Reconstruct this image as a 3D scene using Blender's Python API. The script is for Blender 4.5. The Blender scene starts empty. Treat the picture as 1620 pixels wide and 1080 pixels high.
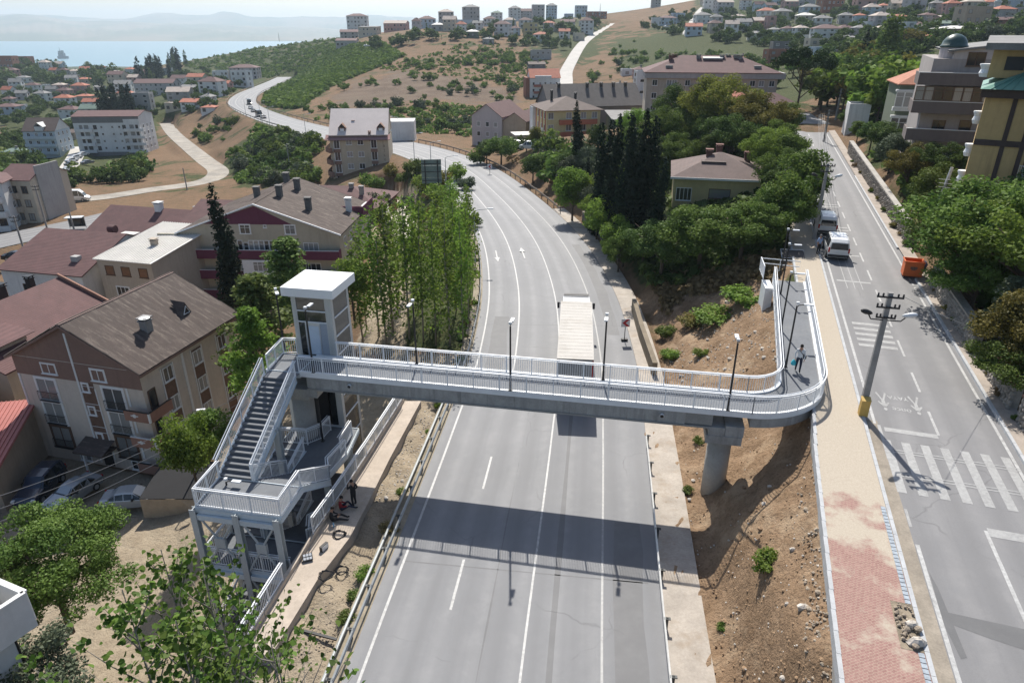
import bpy, math, random
import numpy as np
from mathutils import Vector, Matrix
random.seed(7)
RNG = np.random.default_rng(7)
sc = bpy.context.scene
COL = sc.collection
R = math.radians

# ---------------------------------------------------------------- camera, sky, sun, exposure
CAM_H = 25.0
PITCH = math.atan((540 - 44) / 1080.0)
cam = bpy.data.cameras.new('camera')
cam.sensor_width = 36.0
cam.lens = 24.0
cam.clip_end = 40000
cam_o = bpy.data.objects.new('camera', cam)
COL.objects.link(cam_o)
cam_o.location = (0, 0, CAM_H)
cam_o.rotation_euler = (math.pi / 2 - PITCH, 0, 0)
sc.camera = cam_o

SUN_EL = 48.0
world = bpy.data.worlds.new('World')
sc.world = world
world.use_nodes = True
wn = world.node_tree.nodes
sky = wn.new('ShaderNodeTexSky')
sky.sky_type = 'NISHITA'
sky.sun_disc = False
sky.sun_elevation = R(SUN_EL)
sky.sun_rotation = 0.0
sky.altitude = 100
sky.air_density = 1.0
sky.dust_density = 1.6
sky.ozone_density = 1.0
world.node_tree.links.new(sky.outputs[0], wn['Background'].inputs[0])
wn['Background'].inputs[1].default_value = 0.1
sl = bpy.data.lights.new('sun', 'SUN')
sl.energy = 5.0
sl.angle = R(0.5)
sl.color = (1.0, 0.95, 0.87)
so = bpy.data.objects.new('sun', sl)
COL.objects.link(so)
so.location = (0, 60, 80)
so.rotation_euler = (-R(90 - SUN_EL), 0, 0)
sc.view_settings.view_transform = 'Standard'
sc.view_settings.look = 'None'
sc.view_settings.gamma = 1.0
sc.view_settings.exposure = 0.5
sc.view_settings.use_curve_mapping = False

# ---------------------------------------------------------------- survey: photo pixel -> place
_F = 1080.0
_c, _s = math.cos(PITCH), math.sin(PITCH)
def ray(x, y):
    u = (x - 810) / _F; v = (540 - y) / _F
    return np.array([u, _c + v * _s, -_s + v * _c])
def at(x, y, z):
    r = ray(x, y); t = (z - CAM_H) / r[2]
    return (r[0] * t, r[1] * t, z)
def atY(x, y, Y):
    r = ray(x, y); t = Y / r[1]
    return (r[0] * t, Y, CAM_H + r[2] * t)
def ppm(Y, z):            # photo pixels per metre at that place
    return _F / (Y * _c - (z - CAM_H) * _s)
def topx(X, Y, Z):
    z = Z - CAM_H
    d = Y * _c - z * _s
    return 810 + _F * X / d, 540 - _F * (Y * _s + z * _c) / d

# ---------------------------------------------------------------- object helpers
def thing(name, label, cat, loc=(0, 0, 0), rz=0.0, group=None):
    o = bpy.data.objects.new(name, None)
    COL.objects.link(o)
    o.empty_display_size = 0.3
    o.location = loc
    o.rotation_euler = (0, 0, rz)
    o['label'] = label; o['category'] = cat
    if group: o['group'] = group
    return o
def tag(o, label, cat, group=None):
    o['label'] = label; o['category'] = cat
    if group: o['group'] = group
    return o
def link(name, me, parent=None, loc=None, rz=None):
    o = bpy.data.objects.new(name, me)
    COL.objects.link(o)
    if parent is not None: o.parent = parent
    if loc is not None: o.location = loc
    if rz is not None: o.rotation_euler = (0, 0, rz)
    return o

class MB:
    def __init__(s): s.v = []; s.f = []
    def quad(s, *p): return s.poly(p)
    def poly(s, p):
        n = len(s.v); s.v += [tuple(q) for q in p]; s.f.append(tuple(range(n, n + len(p)))); return s
    def box(s, c, d, rz=0.0, rx=0.0, ry=0.0):
        m = Matrix.Translation(Vector(c)) @ Matrix.Rotation(rz, 4, 'Z') @ Matrix.Rotation(ry, 4, 'Y') @ Matrix.Rotation(rx, 4, 'X')
        n = len(s.v)
        for z in (-.5, .5):
            for x, y in ((-.5, -.5), (.5, -.5), (.5, .5), (-.5, .5)):
                s.v.append(tuple(m @ Vector((x * d[0], y * d[1], z * d[2]))))
        for f in ((3, 2, 1, 0), (4, 5, 6, 7), (0, 1, 5, 4), (1, 2, 6, 5), (2, 3, 7, 6), (3, 0, 4, 7)):
            s.f.append(tuple(n + i for i in f))
        return s
    def b2(s, x0, x1, y0, y1, z0, z1):
        return s.box(((x0 + x1) / 2, (y0 + y1) / 2, (z0 + z1) / 2), (abs(x1 - x0), abs(y1 - y0), abs(z1 - z0)))
    def prism(s, poly, z0, z1):
        n = len(s.v); k = len(poly)
        a = sum(poly[i][0] * poly[(i + 1) % k][1] - poly[(i + 1) % k][0] * poly[i][1] for i in range(k))
        if a < 0: poly = poly[::-1]
        s.v += [(p[0], p[1], z0) for p in poly] + [(p[0], p[1], z1) for p in poly]
        s.f.append(tuple(n + i for i in range(k - 1, -1, -1))); s.f.append(tuple(n + k + i for i in range(k)))
        for i in range(k):
            j = (i + 1) % k; s.f.append((n + i, n + j, n + k + j, n + k + i))
        return s
    def cyl(s, p0, p1, r0, r1=None, n=8, cap=True):
        r1 = r0 if r1 is None else r1
        p0 = Vector(p0); p1 = Vector(p1); d = (p1 - p0)
        if d.length < 1e-6: return s
        d.normalize()
        a = d.orthogonal().normalized(); b = d.cross(a)
        k = len(s.v)
        for p, r in ((p0, r0), (p1, r1)):
            for i in range(n):
                t = 2 * math.pi * i / n
                s.v.append(tuple(p + a * (r * math.cos(t)) + b * (r * math.sin(t))))
        for i in range(n):
            j = (i + 1) % n; s.f.append((k + i, k + j, k + n + j, k + n + i))
        if cap:
            s.f.append(tuple(k + i for i in range(n - 1, -1, -1))); s.f.append(tuple(k + n + i for i in range(n)))
        return s
    def tube(s, pts, r, n=6, closed=False):
        pts = [Vector(p) for p in pts]; m = len(pts); k = len(s.v)
        rs = r if isinstance(r, (list, tuple)) else [r] * m
        up = Vector((0, 0, 1)); prev = None
        for i, p in enumerate(pts):
            d = (pts[min(i + 1, m - 1)] - pts[max(i - 1, 0)]).normalized()
            a = up.cross(d)
            if a.length < 1e-3: a = Vector((1, 0, 0)) if prev is None else prev
            a.normalize()
            if prev is not None and a.dot(prev) < 0: a = -a
            prev = a; b = d.cross(a)
            for q in range(n):
                t = 2 * math.pi * q / n
                s.v.append(tuple(p + a * (rs[i] * math.cos(t)) + b * (rs[i] * math.sin(t))))
        for i in range(m - 1):
            for q in range(n):
                w = (q + 1) % n
                s.f.append((k + i * n + q, k + i * n + w, k + (i + 1) * n + w, k + (i + 1) * n + q))
        s.f.append(tuple(k + q for q in range(n - 1, -1, -1))); s.f.append(tuple(k + (m - 1) * n + q for q in range(n)))
        return s
    def lathe(s, prof, c=(0, 0, 0), n=16):
        k = len(s.v); m = len(prof)
        for r, z in prof:
            for i in range(n):
                t = 2 * math.pi * i / n
                s.v.append((c[0] + r * math.cos(t), c[1] + r * math.sin(t), c[2] + z))
        for j in range(m - 1):
            for i in range(n):
                w = (i + 1) % n
                s.f.append((k + j * n + i, k + j * n + w, k + (j + 1) * n + w, k + (j + 1) * n + i))
        s.f.append(tuple(k + i for i in range(n - 1, -1, -1))); s.f.append(tuple(k + (m - 1) * n + i for i in range(n)))
        return s
    def wall(s, path, h0, h1, t):     # a strip of wall along a 3-D path, h0..h1 above the path, thickness t
        k = len(s.v); m = len(path)
        for i, p in enumerate(path):
            a = path[max(i - 1, 0)]; b = path[min(i + 1, m - 1)]
            dx, dy = b[0] - a[0], b[1] - a[1]; L = math.hypot(dx, dy) or 1
            nx, ny = -dy / L * t / 2, dx / L * t / 2
            s.v += [(p[0] + nx, p[1] + ny, p[2] + h0), (p[0] - nx, p[1] - ny, p[2] + h0), (p[0] - nx, p[1] - ny, p[2] + h1), (p[0] + nx, p[1] + ny, p[2] + h1)]
        for i in range(m - 1):
            for q in range(4):
                w = (q + 1) % 4
                s.f.append((k + i * 4 + q, k + (i + 1) * 4 + q, k + (i + 1) * 4 + w, k + i * 4 + w))
        s.f.append((k, k + 1, k + 2, k + 3)); e = k + (m - 1) * 4; s.f.append((e + 3, e + 2, e + 1, e))
        return s
    def add(s, o, M=None):
        n = len(s.v)
        s.v += [tuple(M @ Vector(v)) for v in o.v] if M is not None else o.v
        s.f += [tuple(n + i for i in f) for f in o.f]; return s
    def mesh(s, name, m=None, smooth=False):
        me = bpy.data.meshes.new(name)
        me.from_pydata(s.v, [], s.f)
        if m: me.materials.append(m)
        if smooth: me.polygons.foreach_set('use_smooth', [True] * len(me.polygons))
        me.update(); return me
def obj(name, mb, m, parent=None, smooth=False, kind=None, label=None, loc=None, rz=None):
    o = link(name, mb.mesh(name, m, smooth), parent, loc, rz)
    if kind: o['kind'] = kind
    if label: o['label'] = label
    return o
def npmesh(name, V, Fc, m=None, attr=None, smooth=False):
    me = bpy.data.meshes.new(name)
    V = np.asarray(V, np.float32); Fc = np.asarray(Fc, np.int32)
    k = Fc.shape[1]
    me.vertices.add(len(V)); me.vertices.foreach_set('co', V.ravel())
    me.loops.add(Fc.size); me.loops.foreach_set('vertex_index', Fc.ravel())
    me.polygons.add(len(Fc)); me.polygons.foreach_set('loop_start', np.arange(0, Fc.size, k, dtype=np.int32))
    if smooth: me.polygons.foreach_set('use_smooth', np.ones(len(Fc), bool))
    for an, dat in (attr or {}).items():
        if dat.ndim == 1:
            a = me.attributes.new(an, 'FLOAT', 'POINT'); a.data.foreach_set('value', dat.astype(np.float32))
        else:
            a = me.attributes.new(an, 'FLOAT_COLOR', 'POINT'); a.data.foreach_set('color', dat.astype(np.float32).ravel())
    if m: me.materials.append(m)
    me.update(calc_edges=True); me.validate()
    return me

# ---------------------------------------------------------------- materials
_mats = {}
class NT:
    def __init__(s, name):
        s.m = bpy.data.materials.new(name); s.m.use_nodes = True
        s.t = s.m.node_tree; s.n = s.t.nodes; s.b = s.n['Principled BSDF']
        s.out = s.n['Material Output']
    def N(s, typ, **kw):
        n = s.n.new(typ)
        for k, v in kw.items(): setattr(n, k, v)
        return n
    def L(s, a, b): s.t.links.new(a, b)
    def noise(s, vec, scale, detail=5, rough=.6):
        n = s.N('ShaderNodeTexNoise'); n.inputs['Scale'].default_value = scale; n.inputs['Detail'].default_value = detail
        n.inputs['Roughness'].default_value = rough
        s.L(vec, n.inputs['Vector']); return n.outputs['Fac']
    def rng(s, x, a, b, c=0., d=1.):
        n = s.N('ShaderNodeMapRange'); s.L(x, n.inputs[0])
        for i, v in enumerate((a, b, c, d)): n.inputs[i + 1].default_value = v
        return n.outputs[0]
    def math(s, op, a, b=None):
        n = s.N('ShaderNodeMath', operation=op)
        for i, v in enumerate((a, b)):
            if v is None: continue
            if isinstance(v, (int, float)): n.inputs[i].default_value = v
            else: s.L(v, n.inputs[i])
        return n.outputs[0]
    def mix(s, f, a, b, mode='MIX'):
        n = s.N('ShaderNodeMix', data_type='RGBA', blend_type=mode)
        for i, v in ((0, f), (6, a), (7, b)):
            if isinstance(v, (int, float)): n.inputs[i].default_value = v
            elif isinstance(v, (tuple, list)): n.inputs[i].default_value = (*v[:3], 1)
            else: s.L(v, n.inputs[i])
        return n.outputs[2]
    def attr(s, name):
        n = s.N('ShaderNodeAttribute'); n.attribute_name = name; return n
    def pos(s): return s.N('ShaderNodeNewGeometry').outputs['Position']
    def oco(s): return s.N('ShaderNodeTexCoord').outputs['Object']
    def bump(s, h, strength=.3, dist=.02):
        n = s.N('ShaderNodeBump'); n.inputs['Strength'].default_value = strength; n.inputs['Distance'].default_value = dist
        s.L(h, n.inputs['Height']); s.L(n.outputs[0], s.b.inputs['Normal']); return n
def mat(name, col, var=.18, scale=1.5, rough=.8, metal=0., bump=0., dirt=None, spec=.4, fine=12., streak=0.):
    if name in _mats: return _mats[name]
    t = NT(name); p = t.pos()
    n1 = t.noise(p, scale, 6, .65); n2 = t.noise(p, scale * fine, 3)
    f = t.rng(n1, .3, .7, 1 - var, 1 + var); g = t.rng(n2, .3, .7, 1 - var * .5, 1 + var * .5)
    k = t.math('MULTIPLY', f, g)
    c = t.mix(1.0, col, k, 'MULTIPLY')
    n = t.n[-1]
    if dirt: c = t.mix(t.rng(t.noise(p, scale * .6, 7, .7), .52, .72, 0, .8), c, dirt)
    if streak:
        mp = t.N('ShaderNodeMapping'); mp.inputs['Scale'].default_value = (2.2, 2.2, .16); t.L(p, mp.inputs[0])
        c = t.mix(t.math('MULTIPLY', t.rng(t.noise(mp.outputs[0], 1., 5, .7), .5, .72, 0, streak), t.rng(n1, .3, .6)), c, tuple(x * .5 for x in col))
    t.L(c, t.b.inputs['Base Color'])
    t.b.inputs['Roughness'].default_value = rough; t.b.inputs['Metallic'].default_value = metal
    t.b.inputs['Specular IOR Level'].default_value = spec
    if bump: t.bump(n2, bump, .02)
    _mats[name] = t.m
    return t.m
# ---------------------------------------------------------------- roads (surveyed centre lines)
def catmull(pts, step=1.5):
    P = [np.array(p, float) for p in pts]; out = []
    for i in range(len(P) - 1):
        p0 = P[max(i - 1, 0)]; p1 = P[i]; p2 = P[i + 1]; p3 = P[min(i + 2, len(P) - 1)]
        n = max(2, int(np.linalg.norm(p2 - p1) / step))
        for k in range(n):
            t = k / n
            out.append(.5 * ((2 * p1) + (p2 - p0) * t + (2 * p0 - 5 * p1 + 4 * p2 - p3) * t * t + (3 * p1 - p0 - 3 * p2 + p3) * t ** 3))
    out.append(P[-1]); return np.array(out)
def offs(path, o, dz=0.):        # path shifted sideways (right of travel = +)
    path = np.asarray(path); d = np.gradient(path[:, :2], axis=0); L = np.linalg.norm(d, axis=1)[:, None]; d = d / L
    q = path.copy(); q[:, 0] += d[:, 1] * o; q[:, 1] -= d[:, 0] * o; q[:, 2] += dz
    return q
HW = catmull([(-2.2, 4, .05), (-.95, 14, 0), (.07, 22.7, 0), (2.1, 39, 0), (3.45, 52, 0), (3.75, 69, 0), at(833, 370, -.35), at(783, 310, -1.0),
              at(733, 268, -2.0), at(676, 243, -2.8), at(620, 229, -3.4), at(560, 219, -4.2), at(500, 206, -5.2), at(440, 190, -7.2), at(396, 173, -9), at(383, 161, -10),
              at(393, 149, -11), at(415, 139, -12), at(438, 129, -12.6), at(452, 122, -13)], 1.6)
HWH = 6.65
SD = np.array((.3, .954)); SD = SD / np.linalg.norm(SD); SN = np.array((SD[1], -SD[0]))
def S(t, o, dz=0.):
    p = np.array((22.95, 42.87)) + SD * t + SN * o
    return (p[0], p[1], 6.27 + .0286 * t + dz)
ST = np.array([S(t, 3.05) for t in np.arange(-42, 92, 2.0)])
ROADS = [(HW, 8.9, 2.2, -.06), (ST, 5.4, 1.4, -.06)]
def minor(pts, hw, bl=3.): 
    p = catmull(pts, 2.5); ROADS.append((p, hw, bl, -.06)); return p
R_UP = minor([S(92, 3.05), at(1283, 196, 9.3), at(1262, 186, 9.6), at(1252, 178, 9.8)], 3.6)
R_HILL = minor([atY(893, 152, 290), atY(895, 128, 350), atY(896, 113, 385), atY(905, 95, 425), atY(915, 78, 480), atY(925, 66, 540), atY(940, 55, 600), atY(958, 45, 660), atY(972, 37, 710)], 3.6)
R_TOPC = minor([atY(1085, 55, 480), atY(1092, 40, 580), atY(1103, 22, 690), atY(1112, 12, 760)], 2.6)
R_DIRT = minor([at(262, 195, -21), at(275, 212, -19), at(298, 232, -17), at(325, 254, -15.5), at(345, 270, -14.2), at(335, 283, -13.6), at(300, 292, -13.2), at(240, 300, -12.8), at(170, 311, -12.2), at(100, 318, -12), at(60, 322, -12)], 3.2)
R_WEST = minor([at(-60, 395, -11.5), at(20, 377, -11.5), at(80, 365, -11.5), at(140, 352, -11.6), at(190, 340, -11.6)], 5.2)
R_WHITE = minor([at(75, 290, -14), at(100, 275, -15.5), at(118, 250, -18), at(125, 232, -20)], 3.0)
R_YARD = minor([at(1250, 168, 10.3), at(1255, 163, 10.6)], 2.0)
R_GARAGE = minor([at(640, 385, -5), at(641, 362, -5.6), at(636, 345, -6.4), at(622, 325, -7.6), at(606, 312, -8.6)], 2.2, 1.5)
# ---------------------------------------------------------------- terrain: control heights through the surveyed points
CP = []
def cp(x, y, Y): p = atY(x, y, Y); CP.append(p)
def cz(x, y, z): CP.append(at(x, y, z))
def cw(*p): CP.append(p)
# highway corridor rims
for p in offs(HW, 8.2)[::8][:14]: cw(p[0], p[1], p[2])
for p in offs(HW, -8.2)[::8][:14]: cw(p[0], p[1], p[2] - .2)
for p in offs(HW, 9)[::9][14:]: cw(*p)
for p in offs(HW, -9)[::9][14:]: cw(*p)
# street rims
for t in range(-42, 96, 8): cw(*S(t, -3.0, -.1)); cw(*S(t, 9.2, .5)); cw(*S(t, 18, 1.2 + max(0, t) * .035))
for t in (-40, -20, 0, 20, 40, 60, 80): cw(*S(t, 32, 2.5 + max(0, t) * .05)); cw(*S(t, 60, 5 + max(0, t) * .07))
# cut slope between highway and street
for Y, x0, x1 in ((12, 8.3, 9.6), (18, 8.2, 10.6), (24, 8.8, 12.6), (30, 10.3, 14.6)):
    cw(x0, Y, .15); cw(x1 + .2, Y, 4.9 - max(0, Y - 20) * .1); cw((x0 + x1) / 2, Y, 2.3)
for Y, x0, x1 in ((36, 11.2, 16.6), (42, 11.8, 18.6), (48, 12.4, 20.4), (56, 12.8, 22.8)):
    cw(x0, Y, .3); cw(x1, Y, (3.5 if Y < 40 else 5.3) + (Y - 34) * .03); cw(x0 + (x1 - x0) * .5, Y, 1.5 if Y < 40 else 2.3)
for (X, Y, z) in ((13.5, 66, 1.0), (18, 66, 3.2), (25, 66, 6.2), (14, 80, 1.6), (22, 80, 4.2), (29, 80, 6.2), (12, 95, 1.8), (24, 95, 5), (34, 95, 7.2), (8, 112, 1.2), (22, 115, 4.6), (40, 115, 8), (0, 128, .6), (18, 135, 4.5), (38, 140, 8), (-8, 150, -.6), (10, 155, 3.2), (30, 160, 6)): cw(X, Y, z)
# west side below the highway
for (X, Y, z) in ((-8.5, 12, -1.2), (-9.5, 20, -1.4), (-9, 28, -1.2), (-8.5, 36, -1.2), (-14, 12, -4.4), (-14.5, 20, -4.6), (-14.5, 28, -4.4), (-13, 36, -3.2), (-11, 46, -2.2), (-11, 56, -1.6), (-18, 24, -5.6), (-18.5, 32, -6), (-18, 42, -6), (-16, 55, -5.5),
                  (-22, 30, -8), (-24, 38, -8.8), (-30, 40, -9.2), (-38, 42, -9.3), (-26, 20, -7.4), (-40, 24, -8.5), (-22, 50, -8.6), (-40, 60, -9.4), (-60, 60, -10), (-20, 70, -8.2), (-40, 80, -9.6), (-70, 85, -10.8), (-15, 85, -6), (-16, 70, -4.5), (-16, 100, -4.5), (-30, 100, -8), (-60, 110, -11.3), (-22, 120, -5.5), (-50, 130, -9.5), (-32, 140, -5), (-45, 160, -8.5)): cw(X, Y, z)
for a in ((100, 313, 163), (60, 300, 165), (200, 270, 219), (260, 250, 245), (180, 245, 275), (60, 245, 290), (330, 240, 262), (360, 210, 300), (320, 200, 340), (420, 240, 225), (470, 230, 215), (400, 270, 195), (440, 300, 160), (360, 175, 345), (240, 185, 380), (150, 190, 380), (60, 180, 430), (380, 125, 520), (340, 140, 450), (240, 155, 520), (100, 150, 595), (20, 150, 560),
          (200, 118, 1150), (130, 122, 1100), (60, 118, 1050), (20, 100, 900), (-60, 100, 850), (-120, 140, 600), (-100, 240, 300), (-80, 330, 165),
          (280, 103, 1050), (340, 90, 980), (400, 77, 900), (460, 70, 830), (520, 64, 760), (545, 72, 640), (480, 100, 640), (420, 108, 700), (500, 130, 420), (470, 165, 330), (440, 160, 370),
          (560, 76, 600), (610, 62, 580), (650, 58, 560), (700, 52, 570), (760, 48, 600), (820, 45, 640), (600, 100, 450), (640, 130, 370), (600, 150, 330), (560, 185, 260), (680, 170, 290), (740, 195, 262), (800, 180, 285), (700, 100, 440), (760, 110, 430), (800, 130, 370), (720, 70, 520),
          (850, 80, 500), (830, 110, 420), (850, 153, 330), (880, 190, 240), (905, 225, 178), (790, 237, 200), (950, 60, 570), (1000, 90, 420), (960, 120, 350), (1010, 150, 280), (1080, 55, 480), (1000, 42, 620), (980, 32, 760), (1030, 22, 800), (1060, 10, 850), (1100, 0, 860),
          (1150, 60, 440), (1200, 60, 430), (1200, 100, 330), (1260, 100, 300), (1330, 100, 260), (1310, 140, 190), (1360, 150, 160), (1400, 100, 230), (1400, 60, 330), (1500, 30, 390), (1600, 0, 480), (1300, 60, 400), (1300, 20, 560), (1200, 20, 640), (1300, -8, 760), (1200, -5, 800), (1450, -20, 640), (1600, -60, 700), (1700, 20, 450), (1800, 60, 300),
          (1115, 172, 178), (1040, 190, 172), (1550, 110, 190), (1480, 60, 300), (1640, 80, 260),
          (1450, 245, 80), (1550, 270, 66), (900, 30, 720), (860, 32, 760), (930, 28, 850)): cp(*a)
for (X, Y, z) in ((-900, 2050, -96), (-300, 2050, -96), (-1700, 1900, -90), (-100, 2340, -110), (-900, 2340, -110), (-1800, 2340, -110), (-500, 2340, -110), (-1500, 900, -5), (600, 1500, 60), (0, 1500, 20), (300, 2300, 30), (1200, 1100, 120), (1500, 2000, 120), (-400, 1500, -66), (-700, 1500, -66), (-1100, 1500, -58),
                  (900, 700, 105), (500, 1100, 90), (-40, 4, -8), (30, 4, 7), (60, 20, 10), (-80, 15, -10), (90, 60, 14)): cw(X, Y, z)
CP = np.array(CP)
def uvw(X, Y):
    X = np.asarray(X, float); Y = np.asarray(Y, float)
    return np.stack([X / (Y + 14) * 1.7, np.log(Y + 14)], -1)
_pc = uvw(CP[:, 0], CP[:, 1]); _sc = CP[:, 1] + 14
def _ker(a, b):
    d = np.linalg.norm(a[:, None, :] - b[None, :, :], axis=2)
    return d            # biharmonic in the plane would overshoot; |r| keeps slopes plain
_n = len(CP)
_A = np.zeros((_n + 3, _n + 3)); _A[:_n, :_n] = _ker(_pc, _pc) - np.eye(_n) * .004
_A[:_n, _n] = 1; _A[:_n, _n + 1:] = _pc; _A[_n, :_n] = 1; _A[_n + 1:, :_n] = _pc.T
_rhs = np.zeros(_n + 3); _rhs[:_n] = CP[:, 2]
# far points are scaled: interpolate height as an angle-like ratio so near and far share one scale
_rhs[:_n] = (CP[:, 2] - CAM_H) / _sc
_w = np.linalg.solve(_A, _rhs)
_RP = []
for (p, hw, bl, dz) in ROADS:
    a = p[:-1]; b = p[1:]
    _RP.append((a, b, hw, bl, dz, p[:, 0].min() - hw - bl, p[:, 0].max() + hw + bl, p[:, 1].min() - hw - bl, p[:, 1].max() + hw + bl))
def segdist(X, Y, a, b):
    best = np.full(X.shape, 1e9); bz = np.zeros(X.shape)
    for i in range(len(a)):
        dx, dy = b[i, 0] - a[i, 0], b[i, 1] - a[i, 1]; L = dx * dx + dy * dy + 1e-9
        t = np.clip(((X - a[i, 0]) * dx + (Y - a[i, 1]) * dy) / L, 0, 1)
        d = np.hypot(X - a[i, 0] - t * dx, Y - a[i, 1] - t * dy)
        m = d < best; best = np.where(m, d, best); bz = np.where(m, a[i, 2] + t * (b[i, 2] - a[i, 2]), bz)
    return best, bz
PADS = []     # level building plots: (x, y, radius, z)
WALL_Y = [6, 15, 22.2, 27.9, 33.3, 43, 62]; WALL_X = [-12.6, -12.2, -11.7, -10.75, -9.6, -7.95, -5.6]
def zt(X, Y):
    X = np.atleast_1d(np.asarray(X, float)); Y = np.atleast_1d(np.asarray(Y, float))
    Z = np.empty(X.shape)
    for i in range(0, len(X), 20000):
        q = uvw(X[i:i + 20000], Y[i:i + 20000])
        Z[i:i + 20000] = (_ker(q, _pc) @ _w[:_n] + _w[_n] + q @ _w[_n + 1:]) * (Y[i:i + 20000] + 14) + CAM_H
    for (x, y, r, z) in PADS:
        d = np.hypot(X - x, Y - y); m = d < r * 1.7
        if m.any():
            k = np.clip((r * 1.7 - d[m]) / (r * .7), 0, 1); k = k * k * (3 - 2 * k)
            Z[m] = Z[m] * (1 - k) + z * k
    for a, b, hw, bl, dz, x0, x1, y0, y1 in _RP:
        m = (X > x0) & (X < x1) & (Y > y0) & (Y < y1)
        if not m.any(): continue
        d, z = segdist(X[m], Y[m], a, b)
        k = np.clip((hw + bl - d) / bl, 0, 1); k = k * k * (3 - 2 * k)
        Z[m] = Z[m] * (1 - k) + (z + dz) * k
    # the retaining wall west of the highway: ground breaks down to the yard behind it
    m = (Y > 6) & (Y < 62) & (X > -26) & (X < 0)
    if m.any():
        x = X[m]; y = Y[m]; z = Z[m]; wl = np.interp(y, WALL_Y, WALL_X); k = np.clip(np.minimum((y - 6) / 8, (60 - y) / 12), 0, 1)
        zr = np.where(x > wl + .35, -.42 - .1 * np.sin(y * .7) - .1 * np.sin(y * 1.9 + x * 2), np.minimum(z, np.interp(wl - x, [0, 2.5, 6, 14], [-4.9, -5.2, -5.8, -7.2])))
        he = np.interp(y, HW[:60, 1], HW[:60, 0]) - HWH - .5
        Z[m] = np.where(x < he, z * (1 - k) + zr * k, z)
    return Z
_GY = np.exp(np.linspace(math.log(16.5), math.log(2400), 560)) - 14; _GU = np.linspace(-1.25, 1.25, 620)
_yy, _uu = np.meshgrid(_GY, _GU, indexing='ij'); _GZ = zt((_uu * (_yy + 14)).ravel(), _yy.ravel()).reshape(_yy.shape)
def zq(X, Y):
    X = np.asarray(X, float); Y = np.asarray(Y, float)
    a = np.clip((np.log(np.maximum(Y, 2.6) + 14) - math.log(16.5)) / (math.log(2400) - math.log(16.5)) * 559, 0, 558.999); b = np.clip((X / (np.maximum(Y, 2.6) + 14) + 1.25) / 2.5 * 619, 0, 618.999)
    i = a.astype(int); j = b.astype(int); f = a - i; g = b - j
    return (_GZ[i, j] * (1 - f) + _GZ[i + 1, j] * f) * (1 - g) + (_GZ[i, j + 1] * (1 - f) + _GZ[i + 1, j + 1] * f) * g
_GD = np.full(_yy.shape, 1e9)
for _a, _b, _hw, *_r in _RP:
    _X = (_uu * (_yy + 14)); _m = (_X > _r[2] - 12) & (_X < _r[3] + 12) & (_yy > _r[4] - 12) & (_yy < _r[5] + 12)
    if _m.any(): _GD[_m] = np.minimum(_GD[_m], segdist(_X[_m], _yy[_m], _a, _b)[0] - _hw)
def road_gap(x, y):
    i = int(np.clip((math.log(max(y, 2.6) + 14) - math.log(16.5)) / (math.log(2400) - math.log(16.5)) * 559, 0, 559)); j = int(np.clip((x / (y + 14) + 1.25) / 2.5 * 619, 0, 619)); return _GD[i, j]
def ztp(x, y): return float(zt([x], [y])[0])
_TS = np.concatenate([np.arange(8, 140, .7), np.geomspace(140, 3200, 330)])
def hit(x, y, tmin=0):               # where the sight line of a photo pixel meets the ground
    r = ray(x, y); ts = _TS[_TS > tmin]
    P = r[None, :] * ts[:, None]
    d = P[:, 2] + CAM_H - zq(P[:, 0], P[:, 1])
    i = np.argmax(d < 0)
    if d[i] >= 0: return None
    if i == 0: t = ts[0]
    else: t = ts[i - 1] + (ts[i] - ts[i - 1]) * d[i - 1] / (d[i - 1] - d[i])
    return (r[0] * t, r[1] * t, CAM_H + r[2] * t)
# ---------------------------------------------------------------- ground sheet
def inpoly(x, y, poly):
    r = np.zeros(x.shape, bool); n = len(poly)
    for i in range(n):
        x0, y0 = poly[i]; x1, y1 = poly[(i + 1) % n]
        c = ((y0 > y) != (y1 > y)); 
        with np.errstate(divide='ignore', invalid='ignore'):
            xi = (x1 - x0) * (y - y0) / (y1 - y0) + x0
        r ^= c & (x < xi)
    return r
SOIL = [[(1012, 690), (1068, 640), (1030, 500), (1090, 440), (1235, 430), (1240, 590), (1318, 640), (1345, 1100), (1072, 1100), (1056, 860)], [(1000, 470), (1200, 400), (1260, 400), (1250, 440), (1100, 445), (1020, 500)]]
SAND = [[(0, 760), (90, 720), (300, 770), (420, 640), (640, 560), (770, 560), (600, 1100), (-100, 1100)], [(560, 560), (640, 300), (660, 300), (640, 560)], [(560, 380), (600, 300), (650, 310), (660, 400)],
        [(850, 320), (1000, 460), (1020, 500), (990, 500), (900, 390)]]
GREEN = [[(280, 100), (400, 75), (560, 56), (570, 100), (520, 140), (470, 172), (413, 166), (440, 125), (330, 118)], [(0, 85), (260, 110), (380, 100), (430, 130), (330, 160), (250, 190), (230, 240), (0, 290)],
         [(420, 170), (480, 215), (500, 290), (380, 290), (350, 250), (390, 230)], [(980, 330), (1250, 200), (1270, 400), (1000, 450)], [(1010, 60), (1300, -60), (1400, 110), (1240, 170), (1000, 120), (960, 60)],
         [(1100, -80), (1700, -80), (1700, 340), (1380, 250), (1290, 60), (1110, 20)], [(650, 250), (770, 300), (760, 560), (620, 540)], [(820, 30), (960, 30), (930, 100), (840, 70)]]
BURN = [[(500, 165), (560, 130), (640, 108), (760, 128), (830, 150), (820, 175), (700, 160), (600, 172)]]
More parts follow.
